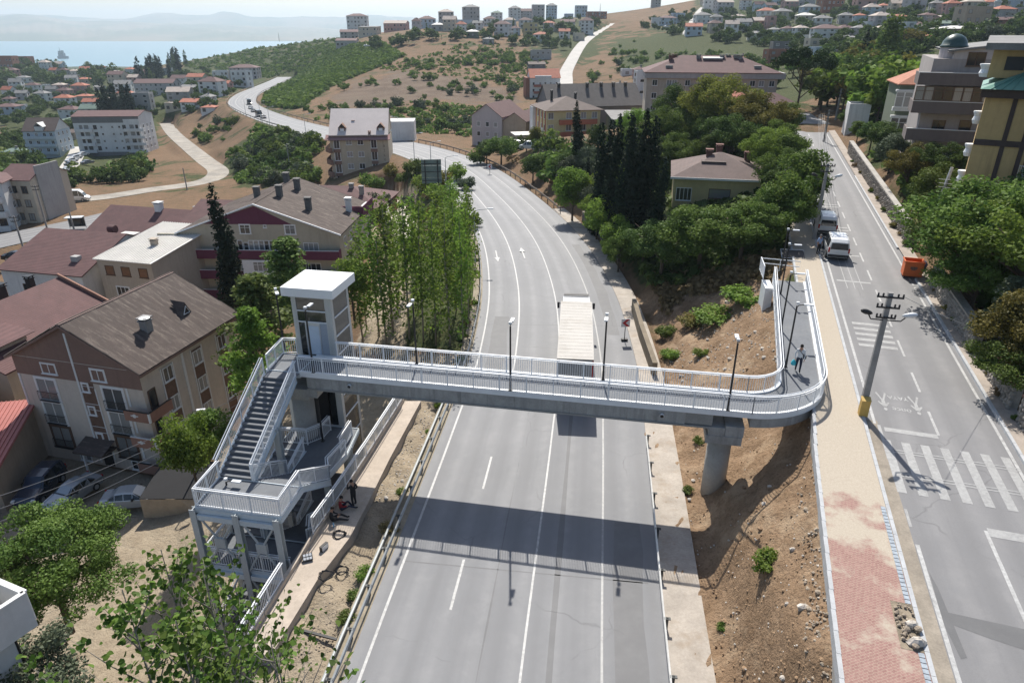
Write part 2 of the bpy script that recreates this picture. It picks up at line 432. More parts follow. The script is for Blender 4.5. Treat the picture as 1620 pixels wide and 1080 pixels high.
def build_ground():
    rows = np.concatenate([np.arange(3, 62, .5), 62 * 1.0125 ** np.arange(0, 300)])
    rows = rows[rows < 2350]
    cols = np.concatenate([np.linspace(-1.25, -.8, 30, endpoint=False), np.linspace(-.8, .85, 330), np.linspace(.85, 1.25, 26)[1:]])
    Yg, Ug = np.meshgrid(rows, cols, indexing='ij')
    X = (Ug * (Yg + 13)).ravel(); Y = Yg.ravel()
    Z = zt(X, Y)
    px_, py_ = topx(X, Y, Z)
    def zone(polys, blur=6):
        w = np.zeros(X.shape)
        for p in polys:
            for dx, dy in ((0, 0), (blur, 0), (-blur, 0), (0, blur), (0, -blur), (blur, blur), (-blur, -blur), (blur, -blur), (-blur, blur)):
                w = np.maximum(w, 0) + inpoly(px_ + dx, py_ + dy, p) / 9.
        return np.clip(w, 0, 1)
    A = np.stack([zone(SOIL), zone(GREEN, 10), zone(SAND), zone(BURN, 10)], -1)
    # clods and erosion on the bare cut slope
    rr = np.random.default_rng(3).random(X.shape)
    near = (Y < 62)
    Z = Z + A[:, 0] * near * ((rr - .5) * .16 + .10 * np.sin(X * 2.7 + 2 * np.sin(Y * .9)) * np.sin(Y * 1.7)) + A[:, 2] * near * (rr - .5) * .07
    nr, nc = len(rows), len(cols)
    i = np.arange((nr - 1) * (nc - 1)); a = (i // (nc - 1)) * nc + i % (nc - 1)
    F4 = np.stack([a, a + 1, a + nc + 1, a + nc], 1)
    t = NT('ground'); p = t.pos()
    at_ = t.attr('zone'); sep = t.N('ShaderNodeSeparateColor'); t.L(at_.outputs['Color'], sep.inputs[0])
    big = t.noise(p, .012, 6, .65); mid = t.noise(p, .09, 6, .65); sm = t.noise(p, .9, 6, .7); fn = t.noise(p, 7, 4, .7)
    dry = t.mix(t.rng(mid, .35, .65), (.215, .132, .08), (.15, .10, .06))
    dry = t.mix(t.rng(sm, .4, .7), dry, (.125, .09, .055))
    grn = t.mix(t.rng(sm, .35, .65), (.034, .05, .018), (.078, .082, .033))
    gm = t.math('ADD', t.math('MULTIPLY', sep.outputs[1], .75), t.math('SUBTRACT', t.math('MULTIPLY', big, 1.4), .42))
    gm = t.math('ADD', gm, t.math('MULTIPLY', t.math('SUBTRACT', mid, .5), 2.2))
    c = t.mix(t.rng(gm, .42, .62), dry, grn)
    burn = t.mix(t.rng(mid, .4, .6), (.10, .075, .058), (.16, .12, .09))
    c = t.mix(t.rng(t.math('ADD', at_.outputs['Alpha'], t.math('MULTIPLY', t.math('SUBTRACT', mid, .5), 1.6)), .45, .7, 0, .85), c, burn)
    sand = t.mix(t.rng(sm, .3, .7), (.37, .31, .23), (.26, .21, .15)); sand = t.mix(t.rng(mid, .55, .75), sand, (.16, .13, .085))
    sand = t.mix(t.rng(fn, .5, .75, 0, .6), sand, (.14, .11, .075))
    c = t.mix(t.rng(t.math('ADD', sep.outputs[2], t.math('MULTIPLY', t.math('SUBTRACT', sm, .5), .8)), .35, .6), c, sand)
    soil = t.mix(t.rng(sm, .35, .65), (.285, .195, .125), (.195, .13, .08)); soil = t.mix(t.rng(fn, .5, .72), soil, (.12, .078, .048))
    soil = t.mix(t.rng(t.noise(p, .35, 5, .7), .52, .66, 0, .8), soil, (.37, .275, .185))
    c = t.mix(t.rng(t.math('ADD', sep.outputs[0], t.math('MULTIPLY', t.math('SUBTRACT', sm, .5), .7)), .35, .6), c, soil)
    t.L(c, t.b.inputs['Base Color']); t.b.inputs['Roughness'].default_value = .95; t.b.inputs['Specular IOR Level'].default_value = .1
    t.bump(t.math('ADD', fn, t.math('MULTIPLY', sm, 3.)), .8, .12)
    o = link('ground', npmesh('ground', np.stack([X, Y, Z], 1), F4, t.m, {'zone': A}, True)); o['kind'] = 'structure'
    # sea
    t = NT('sea_water'); p = t.pos()
    t.b.inputs['Base Color'].default_value = (.12, .235, .29, 1); t.b.inputs['Specular IOR Level'].default_value = .3; t.b.inputs['Roughness'].default_value = .35
    t.bump(t.noise(p, .12, 4, .6), .25, .6)
    v = [(-14000, 1500, -92), (9000, 1500, -92), (9000, 16000, -92), (-14000, 16000, -92)]
    obj('sea', MB().poly(v), t.m, kind='structure')
    # opposite shore
    t = NT('far_hills'); p = t.pos(); f = t.noise(p, .0012, 8, .62)
    t.L(t.mix(t.rng(f, .42, .58), (.10, .115, .06), (.21, .175, .115)), t.b.inputs['Base Color']); t.b.inputs['Roughness'].default_value = 1
    def ridge(name, prof, Yb, Yt, seed):
        rg = np.random.default_rng(seed); xs = np.arange(-60, 1700, 6.); hp = np.interp(xs, [q[0] for q in prof], [q[1] for q in prof])
        n = sum(np.sin(xs / l + rg.random() * 6) * a for l, a in ((23, .9), (9, .5), (4, .35))); hp = hp + n * .7
        V = []; K = 9
        for k in range(K):
            f = k / (K - 1); Y = Yb + (Yt - Yb) * f
            for x, y in zip(xs, hp):
                q = atY(x, y, Yt); X = q[0] * Y / Yt
                z = -94 + (q[2] + 94) * (f ** .8) + (rg.random() - .5) * 26 * f * (1 - f) * 4 + 40 * math.sin(x / 31 + k) * f * (1 - f)
                V.append((X, Y, z))
        nx = len(xs)
        for x, y in zip(xs, hp): q = atY(x, y, Yt); V.append((q[0] * 1.25, Yt * 1.25, -94))
        Fc = [(k * nx + j, k * nx + j + 1, (k + 1) * nx + j + 1, (k + 1) * nx + j) for k in range(K) for j in range(nx - 1)]
        o = link(name, npmesh(name, V, Fc, t.m, None, True)); o['kind'] = 'structure'
    ridge('far_hills', [(-60, 26), (0, 26), (30, 23), (70, 26), (110, 33), (170, 34), (240, 36), (300, 38), (360, 40), (420, 42), (520, 45), (600, 47), (800, 50), (1700, 52)], 7000, 9500, 1)
    ridge('far_mountains', [(-60, 24), (20, 22), (200, 31), (240, 22), (270, 20), (300, 24), (330, 24), (350, 19), (370, 21), (400, 27), (480, 27), (540, 28), (580, 23), (640, 28), (700, 32), (900, 36), (1700, 38)], 9800, 11800, 2)
    # haze
    t = NT('haze'); t.t.nodes.remove(t.b)
    v = t.N('ShaderNodeVolumePrincipled'); v.inputs['Color'].default_value = (.70, .86, 1.0, 1); v.inputs['Density'].default_value = .000105; v.inputs['Anisotropy'].default_value = .3
    t.L(v.outputs[0], t.out.inputs['Volume'])
    b = MB().b2(-19000, 19000, -60, 15600, -128, 330)
    o = obj('haze', b, t.m, kind='stuff')
build_ground()

# ---------------------------------------------------------------- road surfaces
def ribbon(name, path, o0, o1, m, parent=None, dz=0., kind='structure', arcs=True):
    a = offs(path, o0, dz); b = offs(path, o1, dz); n = len(a)
    V = np.concatenate([a, b]); Fc = np.array([(i, n + i, n + i + 1, i + 1) for i in range(n - 1)])[:, ::-1]
    L_ = np.concatenate([[0], np.cumsum(np.linalg.norm(np.diff(np.asarray(path)[:, :2], axis=0), axis=1))])
    A = np.zeros((2 * n, 4)); A[:n, 0] = o0; A[n:, 0] = o1; A[:n, 1] = L_; A[n:, 1] = L_
    me = npmesh(name, V, Fc, m, {'lane': A})
    o = link(name, me, parent)
    if kind: o['kind'] = kind
    return o
def asphalt(name, c0, c1, wear, patch=True):
    t = NT(name); p = t.pos()
    a = t.noise(p, .12, 6, .7); b = t.noise(p, 1.1, 6, .7); c = t.noise(p, 26, 3, .7)
    col = t.mix(t.rng(a, .35, .65), c0, c1)
    col = t.mix(t.rng(b, .5, .75, 0, .5), col, wear)
    col = t.mix(t.rng(c, .45, .75, 0, .35), col, tuple(x * .6 for x in c0))
    # long streaks along the lanes
    ln = t.attr('lane'); sc_ = t.N('ShaderNodeMapping'); sc_.inputs['Scale'].default_value = (1.5, .022, 1); t.L(ln.outputs['Color'], sc_.inputs[0])
    st = t.noise(sc_.outputs[0], 1.0, 5, .6); sx = t.N('ShaderNodeSeparateColor'); t.L(ln.outputs['Color'], sx.inputs[0])
    tr = t.math('MULTIPLY', t.math('SINE', t.math('ADD', t.math('MULTIPLY', sx.outputs[0], 3.6), t.math('MULTIPLY', a, 2.))), t.rng(b, .3, .7, .4, 1))
    col = t.mix(t.rng(st, .46, .72, 0, .4), col, tuple(x * .72 for x in c1)); col = t.mix(t.rng(tr, .1, 1, 0, .35), col, tuple(min(.3, x * 1.18) for x in wear)); col = t.mix(t.rng(tr, -.2, -1, 0, .3), col, tuple(x * .72 for x in c0))
    vo = t.N('ShaderNodeTexVoronoi'); vo.feature = 'DISTANCE_TO_EDGE'; vo.inputs['Scale'].default_value = .16
    wv = t.N('ShaderNodeVectorMath', operation='ADD'); nz = t.N('ShaderNodeTexNoise'); nz.inputs['Scale'].default_value = .7; t.L(p, nz.inputs[0]); t.L(p, wv.inputs[0]); t.L(nz.outputs['Color'], wv.inputs[1]); t.L(wv.outputs[0], vo.inputs['Vector'])
    col = t.mix(t.math('MULTIPLY', t.rng(vo.outputs[0], .0, .008, .5, 0), t.rng(a, .5, .6)), col, tuple(x * .5 for x in c0))
    t.L(col, t.b.inputs['Base Color']); t.b.inputs['Roughness'].default_value = .72; t.b.inputs['Specular IOR Level'].default_value = .35
    t.bump(c, .25, .01)
    return t.m
M_HW = asphalt('highway_asphalt', (.178, .181, .188), (.21, .212, .219), (.24, .24, .242))
M_ST = asphalt('street_asphalt', (.175, .174, .178), (.205, .203, .205), (.235, .23, .228))
def paint(name, v, worn):
    t = NT(name); p = t.pos()
    w = t.rng(t.noise(p, 5, 6, .75), .5 - worn * .3, .78 - worn * .3); w2 = t.rng(t.noise(p, .5, 4, .6), .4, .7, .6, 1.)
    t.L(t.mix(t.math('MULTIPLY', w, w2), (v, v, v * .98), (.23, .228, .225)), t.b.inputs['Base Color']); t.b.inputs['Roughness'].default_value = .6
    return t.m
M_P1 = paint('road_paint', .46, .5); M_P2 = paint('road_paint_worn', .38, .68)
M_CONC = mat('concrete', (.36, .34, .31), .16, .7, .9, bump=.2, dirt=(.20, .18, .155))
M_CONC2 = mat('gutter_concrete', (.37, .33, .285), .18, .8, .92, bump=.25, dirt=(.27, .21, .15))
M_KERB = mat('kerb_stone', (.40, .41, .42), .14, 2, .85, bump=.15)
hwy = ribbon('highway', HW, -HWH - .25, HWH + .2, M_HW, None, 0)
def hidx(Y): return int(np.argmin(np.abs(HW[:60, 1] - Y)))
def hline(name, f, i0, i1, w=.14, m=M_P1, dz=.006):
    o = -HWH + f * 2 * HWH
    return ribbon(name, HW[i0:i1 + 1], o - w / 2, o + w / 2, m, hwy, dz, None)
NH = len(HW)
i36 = hidx(42)
hline('edge_line', .035, 0, NH - 1, .13)
hline('lane_line', .542, 0, NH - 1, .11)
hline('lane_line', .80, 0, NH - 1, .11, M_P2)
hline('lane_line', .265, i36, NH - 1, .13)
L = 0.
def dashes(path, o, first, on, off, s1, m, w=.13, dz=.006):
    d = np.concatenate([[0], np.cumsum(np.linalg.norm(np.diff(path[:, :2], axis=0), axis=1))])
    s = first
    while s < s1:
        q = np.array([[np.interp(min(k, d[-1]), d, path[:, j]) for j in range(3)] for k in np.linspace(s, s + on, 4)])
        a = offs(q, o - w / 2, dz); b = offs(q, o + w / 2, dz); V = np.concatenate([a, b])
        link('lane_dash', npmesh('lane_dash', V, np.array([(i + 1, 4 + i + 1, 4 + i, i) for i in range(3)]), m), hwy)
        s += on + off
dashes(HW, -HWH + .265 * 2 * HWH, 1.0, 3.4, 6.0, 36, M_P1)
def arrow(x, y, z, sgn):
    c = at(x, y, z); i = hidx(c[1]); d = HW[i + 1] - HW[i]; L = math.hypot(d[0], d[1]); d = d / L; n = np.array((d[1], -d[0]))
    def P(a, b): return (c[0] + d[0] * a * sgn + n[0] * b, c[1] + d[1] * a * sgn + n[1] * b, z + .012)
    m = MB().poly([P(-2.2, -.08), P(.6, -.08), P(.6, .08), P(-2.2, .08)][::1]).poly([P(.6, -.35), P(2.2, 0), P(.6, .35)])
    obj('arrow_marking', m, M_P1, hwy)
arrow(786, 405, -.1, -1); arrow(827, 400, -.1, 1)
# tar repairs, sealed cracks and oil on the highway
M_TAR = asphalt('tar_repair', (.13, .13, .133), (.155, .155, .158), (.18, .18, .18)); _rg = random.Random(2)
def hpatch(f0, f1, Y0, Y1, m=M_TAR, jag=.12):
    A = []; B = []
    for Y in np.linspace(Y0, Y1, 9):
        i = hidx(Y); c = HW[i] + (HW[i + 1] - HW[i]) * ((Y - HW[i][1]) / (HW[i + 1][1] - HW[i][1] + 1e-9)); d = HW[i + 1] - HW[i]; d = d / np.linalg.norm(d); n = np.array((d[1], -d[0], 0))
        A.append(c + n * (-HWH + f0 * 2 * HWH + _rg.uniform(-jag, jag)) + np.array((0, 0, .0035))); B.append(c + n * (-HWH + f1 * 2 * HWH + _rg.uniform(-jag, jag)) + np.array((0, 0, .0035)))
    link('tar_repair', npmesh('tar_repair', A + B, np.array([(i, 9 + i, 10 + i, i + 1) for i in range(8)]), m), hwy)
hpatch(.84, .95, 12, 31); hpatch(.09, .2, 47, 60); hpatch(.62, .64, 10, 62, M_TAR, .05); hpatch(.4, .405, 16, 45, M_TAR, .06); hpatch(.87, .95, 56, 84)
for Y in (19, 26.5, 44, 58): hpatch(.03, .97, Y, Y + .07, M_TAR, .02)
# concrete gutter and channel east of the highway, wide enough to carry dirt
ribbon('gutter', HW[:62], HWH + .2, HWH + 2.1, M_CONC2, None, .05)
ribbon('verge_strip', HW[:75], -HWH - 1.2, -HWH - .25, mat('dusty_verge', (.27, .23, .17), .25, .8, .95, bump=.3, dirt=(.12, .11, .06)), None, -.012)
ribbon('hill_road', R_HILL, -3.4, 3.4, mat('pale_road', (.42, .40, .37), .1, .2, .9), None, .03)
ribbon('hill_road', R_TOPC, -2.4, 2.4, mat('pale_road', (.42, .40, .37)), None, .03)
ribbon('dirt_road', R_DIRT, -3., 3., mat('gravel_road', (.28, .255, .22), .3, .25, .95, dirt=(.37, .32, .25)), None, .03)
ribbon('west_road', R_WEST, -5, 5, M_ST, None, .03)
ribbon('lane', R_WHITE, -2.8, 2.8, mat('pale_road', (.42, .40, .37)), None, .03)
ribbon('garage_ramp', R_GARAGE, -2.1, 2.1, mat('pale_concrete', (.48, .44, .38), .12, .6, .9), None, .03)
street = ribbon('street', ST, -3.55, 3.55, M_ST, None, 0)
ribbon('street', R_UP, -3.5, 3.5, M_ST, None, .004)
def sband(name, t0, t1, o0, o1, m, parent, dz, n=None, kind=None):
    n = n or max(2, int(abs(t1 - t0) / 3) + 1)
    ts = np.linspace(t0, t1, n); V = [S(t, o0, dz) for t in ts] + [S(t, o1, dz) for t in ts]
    o = link(name, npmesh(name, V, np.array([(i, n + i, n + i + 1, i + 1) for i in range(n - 1)]), m), parent)
    if kind: o['kind'] = kind
    return o
# ---------------------------------------------------------------- street furniture of the right-hand street
M_SIDE = None
def pavers(name):
    t = NT(name); p = t.pos()
    mp = t.N('ShaderNodeMapping'); mp.inputs['Rotation'].default_value = (0, 0, math.atan2(SD[1], SD[0]) - math.pi / 2); t.L(p, mp.inputs[0])
    b = t.N('ShaderNodeTexBrick'); b.inputs['Scale'].default_value = 4.6; b.inputs['Mortar Size'].default_value = .022; b.inputs['Color1'].default_value = (.30, .175, .155, 1); b.inputs['Color2'].default_value = (.25, .14, .125, 1); b.inputs['Mortar'].default_value = (.40, .33, .26, 1)
    b.inputs['Brick Width'].default_value = .9; b.inputs['Row Height'].default_value = .45
    t.L(mp.outputs[0], b.inputs['Vector'])
    n = t.noise(p, .55, 8, .68); n2 = t.noise(p, 14, 4); g = t.N('ShaderNodeSeparateXYZ'); t.L(p, g.inputs[0])
    k = t.math('ADD', n, t.math('MULTIPLY', t.rng(g.outputs[1], 17, 29, -.12, .22), 1.))
    sand = t.mix(t.rng(n2, .3, .7), (.46, .405, .33), (.38, .33, .265))
    c = t.mix(t.rng(n2, .4, .7, 0, .35), b.outputs['Color'], (.45, .34, .27))
    t.L(t.mix(t.rng(k, .43, .56), c, sand), t.b.inputs['Base Color']); t.b.inputs['Roughness'].default_value = .95; t.b.inputs['Specular IOR Level'].default_value = .1
    t.bump(t.math('ADD', n2, b.outputs['Fac']), .3, .01)
    return t.m
M_PAVE = pavers('sandy_pavers')
M_BLUEP = mat('blue_grey_paver', (.30, .34, .38), .25, 6, .9, bump=.2)
# left pavement: top sheet, kerb stones
def lo(t): return np.interp(t, [-42, -27, -16, -8, 60], [-3.5, -3.35, -3.15, -2.75, -2.7])
ts = np.linspace(-40, 34, 60)
mb = MB()
V = [S(t, lo(t), .14) for t in ts] + [S(t, -.62, .14) for t in ts]; n = len(ts)
pv = link('pavement', npmesh('pavement', V, np.array([(i, n + i, n + i + 1, i + 1) for i in range(n - 1)]), M_PAVE)); pv['kind'] = 'structure'
ks = MB().box((0, 0, -.1), (.16, .985, .5)).mesh('kerbstone', M_KERB)
rk = math.atan2(SD[1], SD[0]) - math.pi / 2
for side in (0, 1):
    for t in np.arange(-34, 34, 1.0):
        q = S(t, -.53 if side == 0 else lo(t) - .06, .0 if side == 0 else .04)
        o = link('kerbstone', ks, pv, q, rk); o.rotation_euler = (R(1.6), 0, rk)
bl = MB().box((0, 0, 0), (.19, .19, .05)).mesh('edge_paver', M_BLUEP)
for t in np.arange(-33, -13, .22):
    if -27.6 < t < -25.4 or t > -19.6: continue
    q = S(t, -.74, .13); link('edge_paver', bl, pv, q, rk)
# broken patch in the paving with rubble
patch = sband('broken_paving', -27.6, -25.4, -1.35, -.62, mat('rubble_dirt', (.23, .19, .14), .4, 2.2, .95, bump=.8), pv, .148, 8)
obj('edge_wall', MB().wall([S(t, lo(t) - .06, 0) for t in ts[::4]], -3.8, -.16, .14), M_CONC, pv)
# right pavement
t_ = np.linspace(-40, 92, 60); V = [S(t, 6.42, .13) for t in t_] + [S(t, 7.5, .13) for t in t_]
pr = link('pavement', npmesh('pavement', V, np.array([(i, 60 + i, 61 + i, i + 1) for i in range(59)]), mat('pinkish_paving', (.33, .285, .245), .2, 1.2, .95, bump=.2, dirt=(.36, .31, .24)))); pr['kind'] = 'structure'
for t in np.arange(-34, 50, 1.0):
    if 11 < t < 20: continue
    o = link('kerbstone', ks, pr, S(t, 6.34, .0)); o.rotation_euler = (R(1.6), 0, rk)
# markings
sband('edge_line', -40, -21.7, .2, .36, M_P1, street, .007); sband('edge_line', -20.6, -19.4, .18, .3, M_P2, street, .007); sband('edge_line', -15.6, -12.4, .1, .26, M_P2, street, .007, 2); sband('edge_line', -12.3, 60, -.07, .08, M_P1, street, .007)
dust = sband('gutter_dust', -40, -12, -.45, .16, mat('gutter_dust', (.27, .235, .19), .25, 1.2, .95, dirt=(.18, .16, .13)), street, .0035)
sband('edge_line', -40, 7.5, 5.85, 6.0, M_P1, street, .007); sband('edge_line', 14, 92, 5.85, 6.0, M_P1, street, .007)
for k in range(6): sband('edge_dash', 8 + k * 1.05, 8.6 + k * 1.05, 5.85, 6.0, M_P1, street, .007, 2)
for t0 in np.arange(-12.6, 84, 4.6): sband('centre_dash', t0, t0 + 2.4, 2.9, 3.03, M_P1, street, .007, 2)
sband('centre_line', -40, -19.95, 3.12, 3.27, M_P1, street, .007)
def S_at(x, y):
    r = ray(x, y); t = (6.27 - .03 * 42.87 - CAM_H) / (r[2] - .03 * r[1]); X, Y = r[0] * t, r[1] * t
    v = np.array((X, Y)) - np.array((22.95, 42.87)); return float(v @ SD), float(v @ SN)
def sq(name, pts, m=M_P2, dz=.009):     # a painted shape from surveyed corners
    mb = MB().poly([S(*S_at(*p), dz) for p in pts]); return obj(name, mb, m, street)
sband('stop_line', -12.95, -12.55, .4, 2.9, M_P2, street, .0075, 2)
sband('stop_line', -20.3, -19.75, 3.28, 6.0, M_P2, street, .0075, 2)
for k in range(7): sband('zebra_bar', -18.2, -13.8, .12 + k * .88, .52 + k * .88, M_P2, street, .0078, 3)
for tt in (-14.9, -16.9): 
    for dz in (0, .22): sband('worn_stripe', tt + dz, tt + dz + .08, .3, 6.0, M_P2, street, .0105, 4)
for k in range(5): sband('crossing_bar', .95 - k * .88, 1.35 - k * .88, .45, 2.75, M_P2, street, .0078, 2)
for t0 in (9.5, 16.2, 24, 25, 33, 34, 45, 57, 58): sband('worn_stripe', t0, t0 + .3, .3, 2.8, M_P2, street, .008, 2)
for o0 in (.9, 1.45, 2.0): sband('worn_stripe', 8, 60, o0, o0 + .06, M_P2, street, .0065)
# faded dark repairs
M_PATCH = asphalt('asphalt_repair', (.105, .105, .108), (.125, .125, .127), (.15, .15, .15))
sq('asphalt_repair', [(1498, 968), (1560, 982), (1640, 1000), (1640, 1035), (1560, 1008), (1507, 988)], M_PATCH, .0045)
sq('asphalt_repair', [(1470, 905), (1484, 930), (1530, 1040), (1520, 1042), (1492, 985)], M_PATCH, .0048)
def text_mesh(name, body, size, m, M, parent=None, align='CENTER', spacing=1.0):
    c = bpy.data.curves.new(name, 'FONT'); c.body = body; c.size = size; c.align_x = align; c.resolution_u = 2; c.space_character = spacing
    t = bpy.data.objects.new(name, c); COL.objects.link(t)
    dg = bpy.context.evaluated_depsgraph_get(); me = bpy.data.meshes.new_from_object(t.evaluated_get(dg))
    bpy.data.objects.remove(t); bpy.data.curves.remove(c)
    me.transform(M); me.materials.clear(); me.materials.append(m)
    return link(name, me, parent)
def smat(t, o, dz, ang=0, sx=1, sy=1):
    x = Vector((SN[0], SN[1], 0)); y = Vector((SD[0], SD[1], .0286)); m = Matrix(((x[0], y[0], 0, 0), (x[1], y[1], 0, 0), (x[2], y[2], 1, 0), (0, 0, 0, 1)))
    return Matrix.Translation(Vector(S(t, o, dz))) @ m @ Matrix.Rotation(ang, 4, 'Z') @ Matrix.Diagonal((sx, sy, 1, 1))
text_mesh('road_lettering', 'önce', .50, M_P1, smat(-10.25, 1.62, .009, math.pi, 1, 1.35), street)
text_mesh('road_lettering', 'YAYA', .42, M_P1, smat(-8.95, 1.62, .009, math.pi, 1, 1.35), street)
def walker(t, o, ang):
    M = smat(t, o, .0095, ang, .6, .85); mb = MB()
    for pl in ([(-.12, 2.0), (.12, 2.0), (.16, 2.25), (0, 2.42), (-.16, 2.25)], [(-.16, 1.9), (.2, 1.85), (.14, 1.0), (-.14, 1.0)], [(-.14, 1.0), (.04, 1.0), (-.3, 0), (-.48, .05)], [(0, 1.0), (.14, 1.0), (.5, .1), (.34, 0)], [(.18, 1.8), (.5, 1.3), (.4, 1.2), (.16, 1.5)], [(-.16, 1.85), (-.5, 1.35), (-.42, 1.25), (-.14, 1.5)]):
        mb.poly([(x, y, 0) for x, y in pl])
    me = mb.mesh('pedestrian_marking', M_P2); me.transform(M); link('pedestrian_marking', me, street)
walker(-8.7, .8, math.pi); walker(-8.7, 2.45, math.pi); walker(-24.6, 4.5, 0)

# ---------------------------------------------------------------- footbridge
WHITE = mat('white_painted_steel', (.72, .74, .76), .06, 2, .42, spec=.5)
GREYST = mat('grey_painted_steel', (.43, .46, .47), .08, 1, .5, streak=.4)
LIGHTST = mat('pale_blue_steel', (.52, .58, .62), .08, 1, .45)
BLACKST = mat('black_pole_steel', (.018, .018, .02), .1, 2, .45)
DECKM = mat('dark_deck_coating', (.125, .135, .15), .16, .5, .75, bump=.1, dirt=(.17, .175, .18))
GALV = mat('galvanised_steel', (.42, .44, .44), .12, 1.5, .5, .3)
LAMPW = mat('lamp_housing', (.62, .64, .66), .05, 2, .4)
M_PANEL = mat('precast_concrete', (.335, .33, .315), .17, .9, .9, bump=.15, dirt=(.19, .185, .175), streak=.8)
BO = np.array((-12.63, 36.2)); BD = np.array((.983, -.186)); BD = BD / np.linalg.norm(BD); BN = np.array((-BD[1], BD[0])); BRZ = math.atan2(BD[1], BD[0])
def BW(s, n, z=0.): p = BO + BD * s + BN * n; return (p[0], p[1], 6.3 + z)
def resample(path, step):
    P = np.array(path, float); d = np.concatenate([[0], np.cumsum(np.linalg.norm(np.diff(P, axis=0), axis=1))]); n = max(1, int(round(d[-1] / step)))
    return [tuple(np.interp(s, d, P[:, j]) for j in range(3)) for s in np.linspace(0, d[-1], n + 1)]
def railing(path, parent, h=1.08, post=1.55, bal=.135, side=1, name='railing', double=True, curved=False, hand=.13):
    path = [tuple(p) for p in path]
    fine = resample(path, .5) if curved else path
    mb = MB(); up = lambda z, P: [(p[0], p[1], p[2] + z) for p in P]
    mb.wall(fine, h - .03, h + .03, .06); mb.wall(fine, h - .14, h - .10, .04); mb.wall(fine, .08, .12, .045)
    if double:
        A = np.array(fine); d = np.gradient(A[:, :2], axis=0) if len(A) > 1 else np.array([[1, 0]] * len(A)); L = np.linalg.norm(d, axis=1)[:, None] + 1e-9; d /= L
        H = [(p[0] + -q[1] * hand * side, p[1] + q[0] * hand * side, p[2] + h + .02) for p, q in zip(fine, d)]
        mb.tube(H, .027, 6)
    r = obj(name, mb, WHITE, parent)
    pts = resample(path, post) if curved else None
    if pts is None:
        pts = []
        for a, b in zip(path[:-1], path[1:]):
            q = resample([a, b], post); pts += q if not pts else q[1:]
    pm = MB().box((0, 0, h / 2), (.06, .06, h)).mesh('railing_post', WHITE)
    for p in pts: link('railing_post', pm, r, p)
    B = MB()
    for p in resample(path, bal): B.b2(p[0] - .011, p[0] + .011, p[1] - .011, p[1] + .011, p[2] + .1, p[2] + h - .1)
    obj('baluster_row', B, WHITE, r, kind='stuff')
    return r
bridge = thing('footbridge', 'long concrete footbridge with white railings crossing over the highway', 'footbridge', (BO[0], BO[1], 6.3), BRZ)
def bridge_paths():
    out = [(-.05, 0, 0), (25.85, 0, 0)]; inn = [(-.05, 2.4, 0), (25.85, 2.4, 0)]
    cx, cy = 25.85, 4.4; th = R(82.9)
    for k in range(1, 15):
        a = -math.pi / 2 + th * k / 14; z = .012 * k / 14 * 6
        out.append((cx + 4.4 * math.cos(a), cy + 4.4 * math.sin(a), z)); inn.append((cx + 2. * math.cos(a), cy + 2. * math.sin(a), z))
    z0 = out[-1][2]; q = (.124, .992)
    o = out[-1]; i = inn[-1]
    for t in (4.25, 8.5, 12.75, 17.): out.append((o[0] + q[0] * t, o[1] + q[1] * t, z0 + .027 * t)); inn.append((i[0] + q[0] * t, i[1] + q[1] * t, z0 + .027 * t))
    return out, inn
BOUT, BIN = bridge_paths()
def strip_slab(a, b, z0, z1):
    m = MB(); n = len(a)
    for p, q in zip(a, b): m.v += [(p[0], p[1], p[2] + z1), (q[0], q[1], q[2] + z1), (q[0], q[1], q[2] + z0), (p[0], p[1], p[2] + z0)]
    for i in range(n - 1):
        for k in range(4):
            w = (k + 1) % 4; m.f.append((i * 4 + k, (i + 1) * 4 + k, (i + 1) * 4 + w, i * 4 + w))
    m.f.append((0, 1, 2, 3)); e = (n - 1) * 4; m.f.append((e + 3, e + 2, e + 1, e)); return m
obj('deck_slab', strip_slab(BOUT, BIN, -.22, -.02), M_PANEL, bridge)
inset = lambda P, Q, f: [tuple(np.array(p) * (1 - f) + np.array(q) * f) for p, q in zip(P, Q)]
obj('walkway_surface', strip_slab(inset(BOUT, BIN, .075), inset(BOUT, BIN, .925), -.02, .012), DECKM, bridge)
for nm, P, s in (('kerb', BOUT, 1), ('kerb', BIN, -1)):
    Q = inset(P, BIN if s == 1 else BOUT, .03); obj(nm, MB().wall(Q, -.24, .10, .16), WHITE, bridge)
# girder of precast panels
xs = np.arange(.35, 24.0, 1.58)
pm = MB().b2(.012, 1.568, .03, .33, -.98, -.245).mesh('girder_panel', M_PANEL); pm2 = MB().b2(.012, 1.568, 2.07, 2.37, -.98, -.245).mesh('girder_panel', M_PANEL)
for x in xs[:-1]:
    link('girder_panel', pm, bridge, (x, 0, 0)); link('girder_panel', pm2, bridge, (x, 0, 0))
obj('girder_core', MB().b2(.3, 23.9, .05, 2.35, -.93, -.25).b2(.3, 23.9, -.02, 2.42, -1.10, -.985), mat('girder_concrete', (.27, .265, .25), .16, .8, .9), bridge)
obj('curved_girder', strip_slab(inset(BOUT[1:16], BIN[1:16], .04), inset(BOUT[1:16], BIN[1:16], .96), -.85, -.225), M_PANEL, bridge)
obj('ramp_slab', strip_slab(inset(BOUT[15:], BIN[15:], .05), inset(BOUT[15:], BIN[15:], .95), -.6, -.225), M_PANEL, bridge)
pier = obj('pier', MB().lathe([(.66, -6.6), (.66, -1.9)], (24.6, 1.2, 0), 28), mat('pier_concrete', (.36, .35, .325), .14, .6, .9, bump=.1, dirt=(.27, .255, .22)), bridge, True)
obj('pier_cap', MB().b2(23.65, 25.55, -.05, 2.45, -2.0, -1.5).b2(23.75, 24.6, -.02, 2.42, -1.5, -.99).b2(24.62, 25.6, .0, 2.4, -1.5, -.86), M_PANEL, bridge)
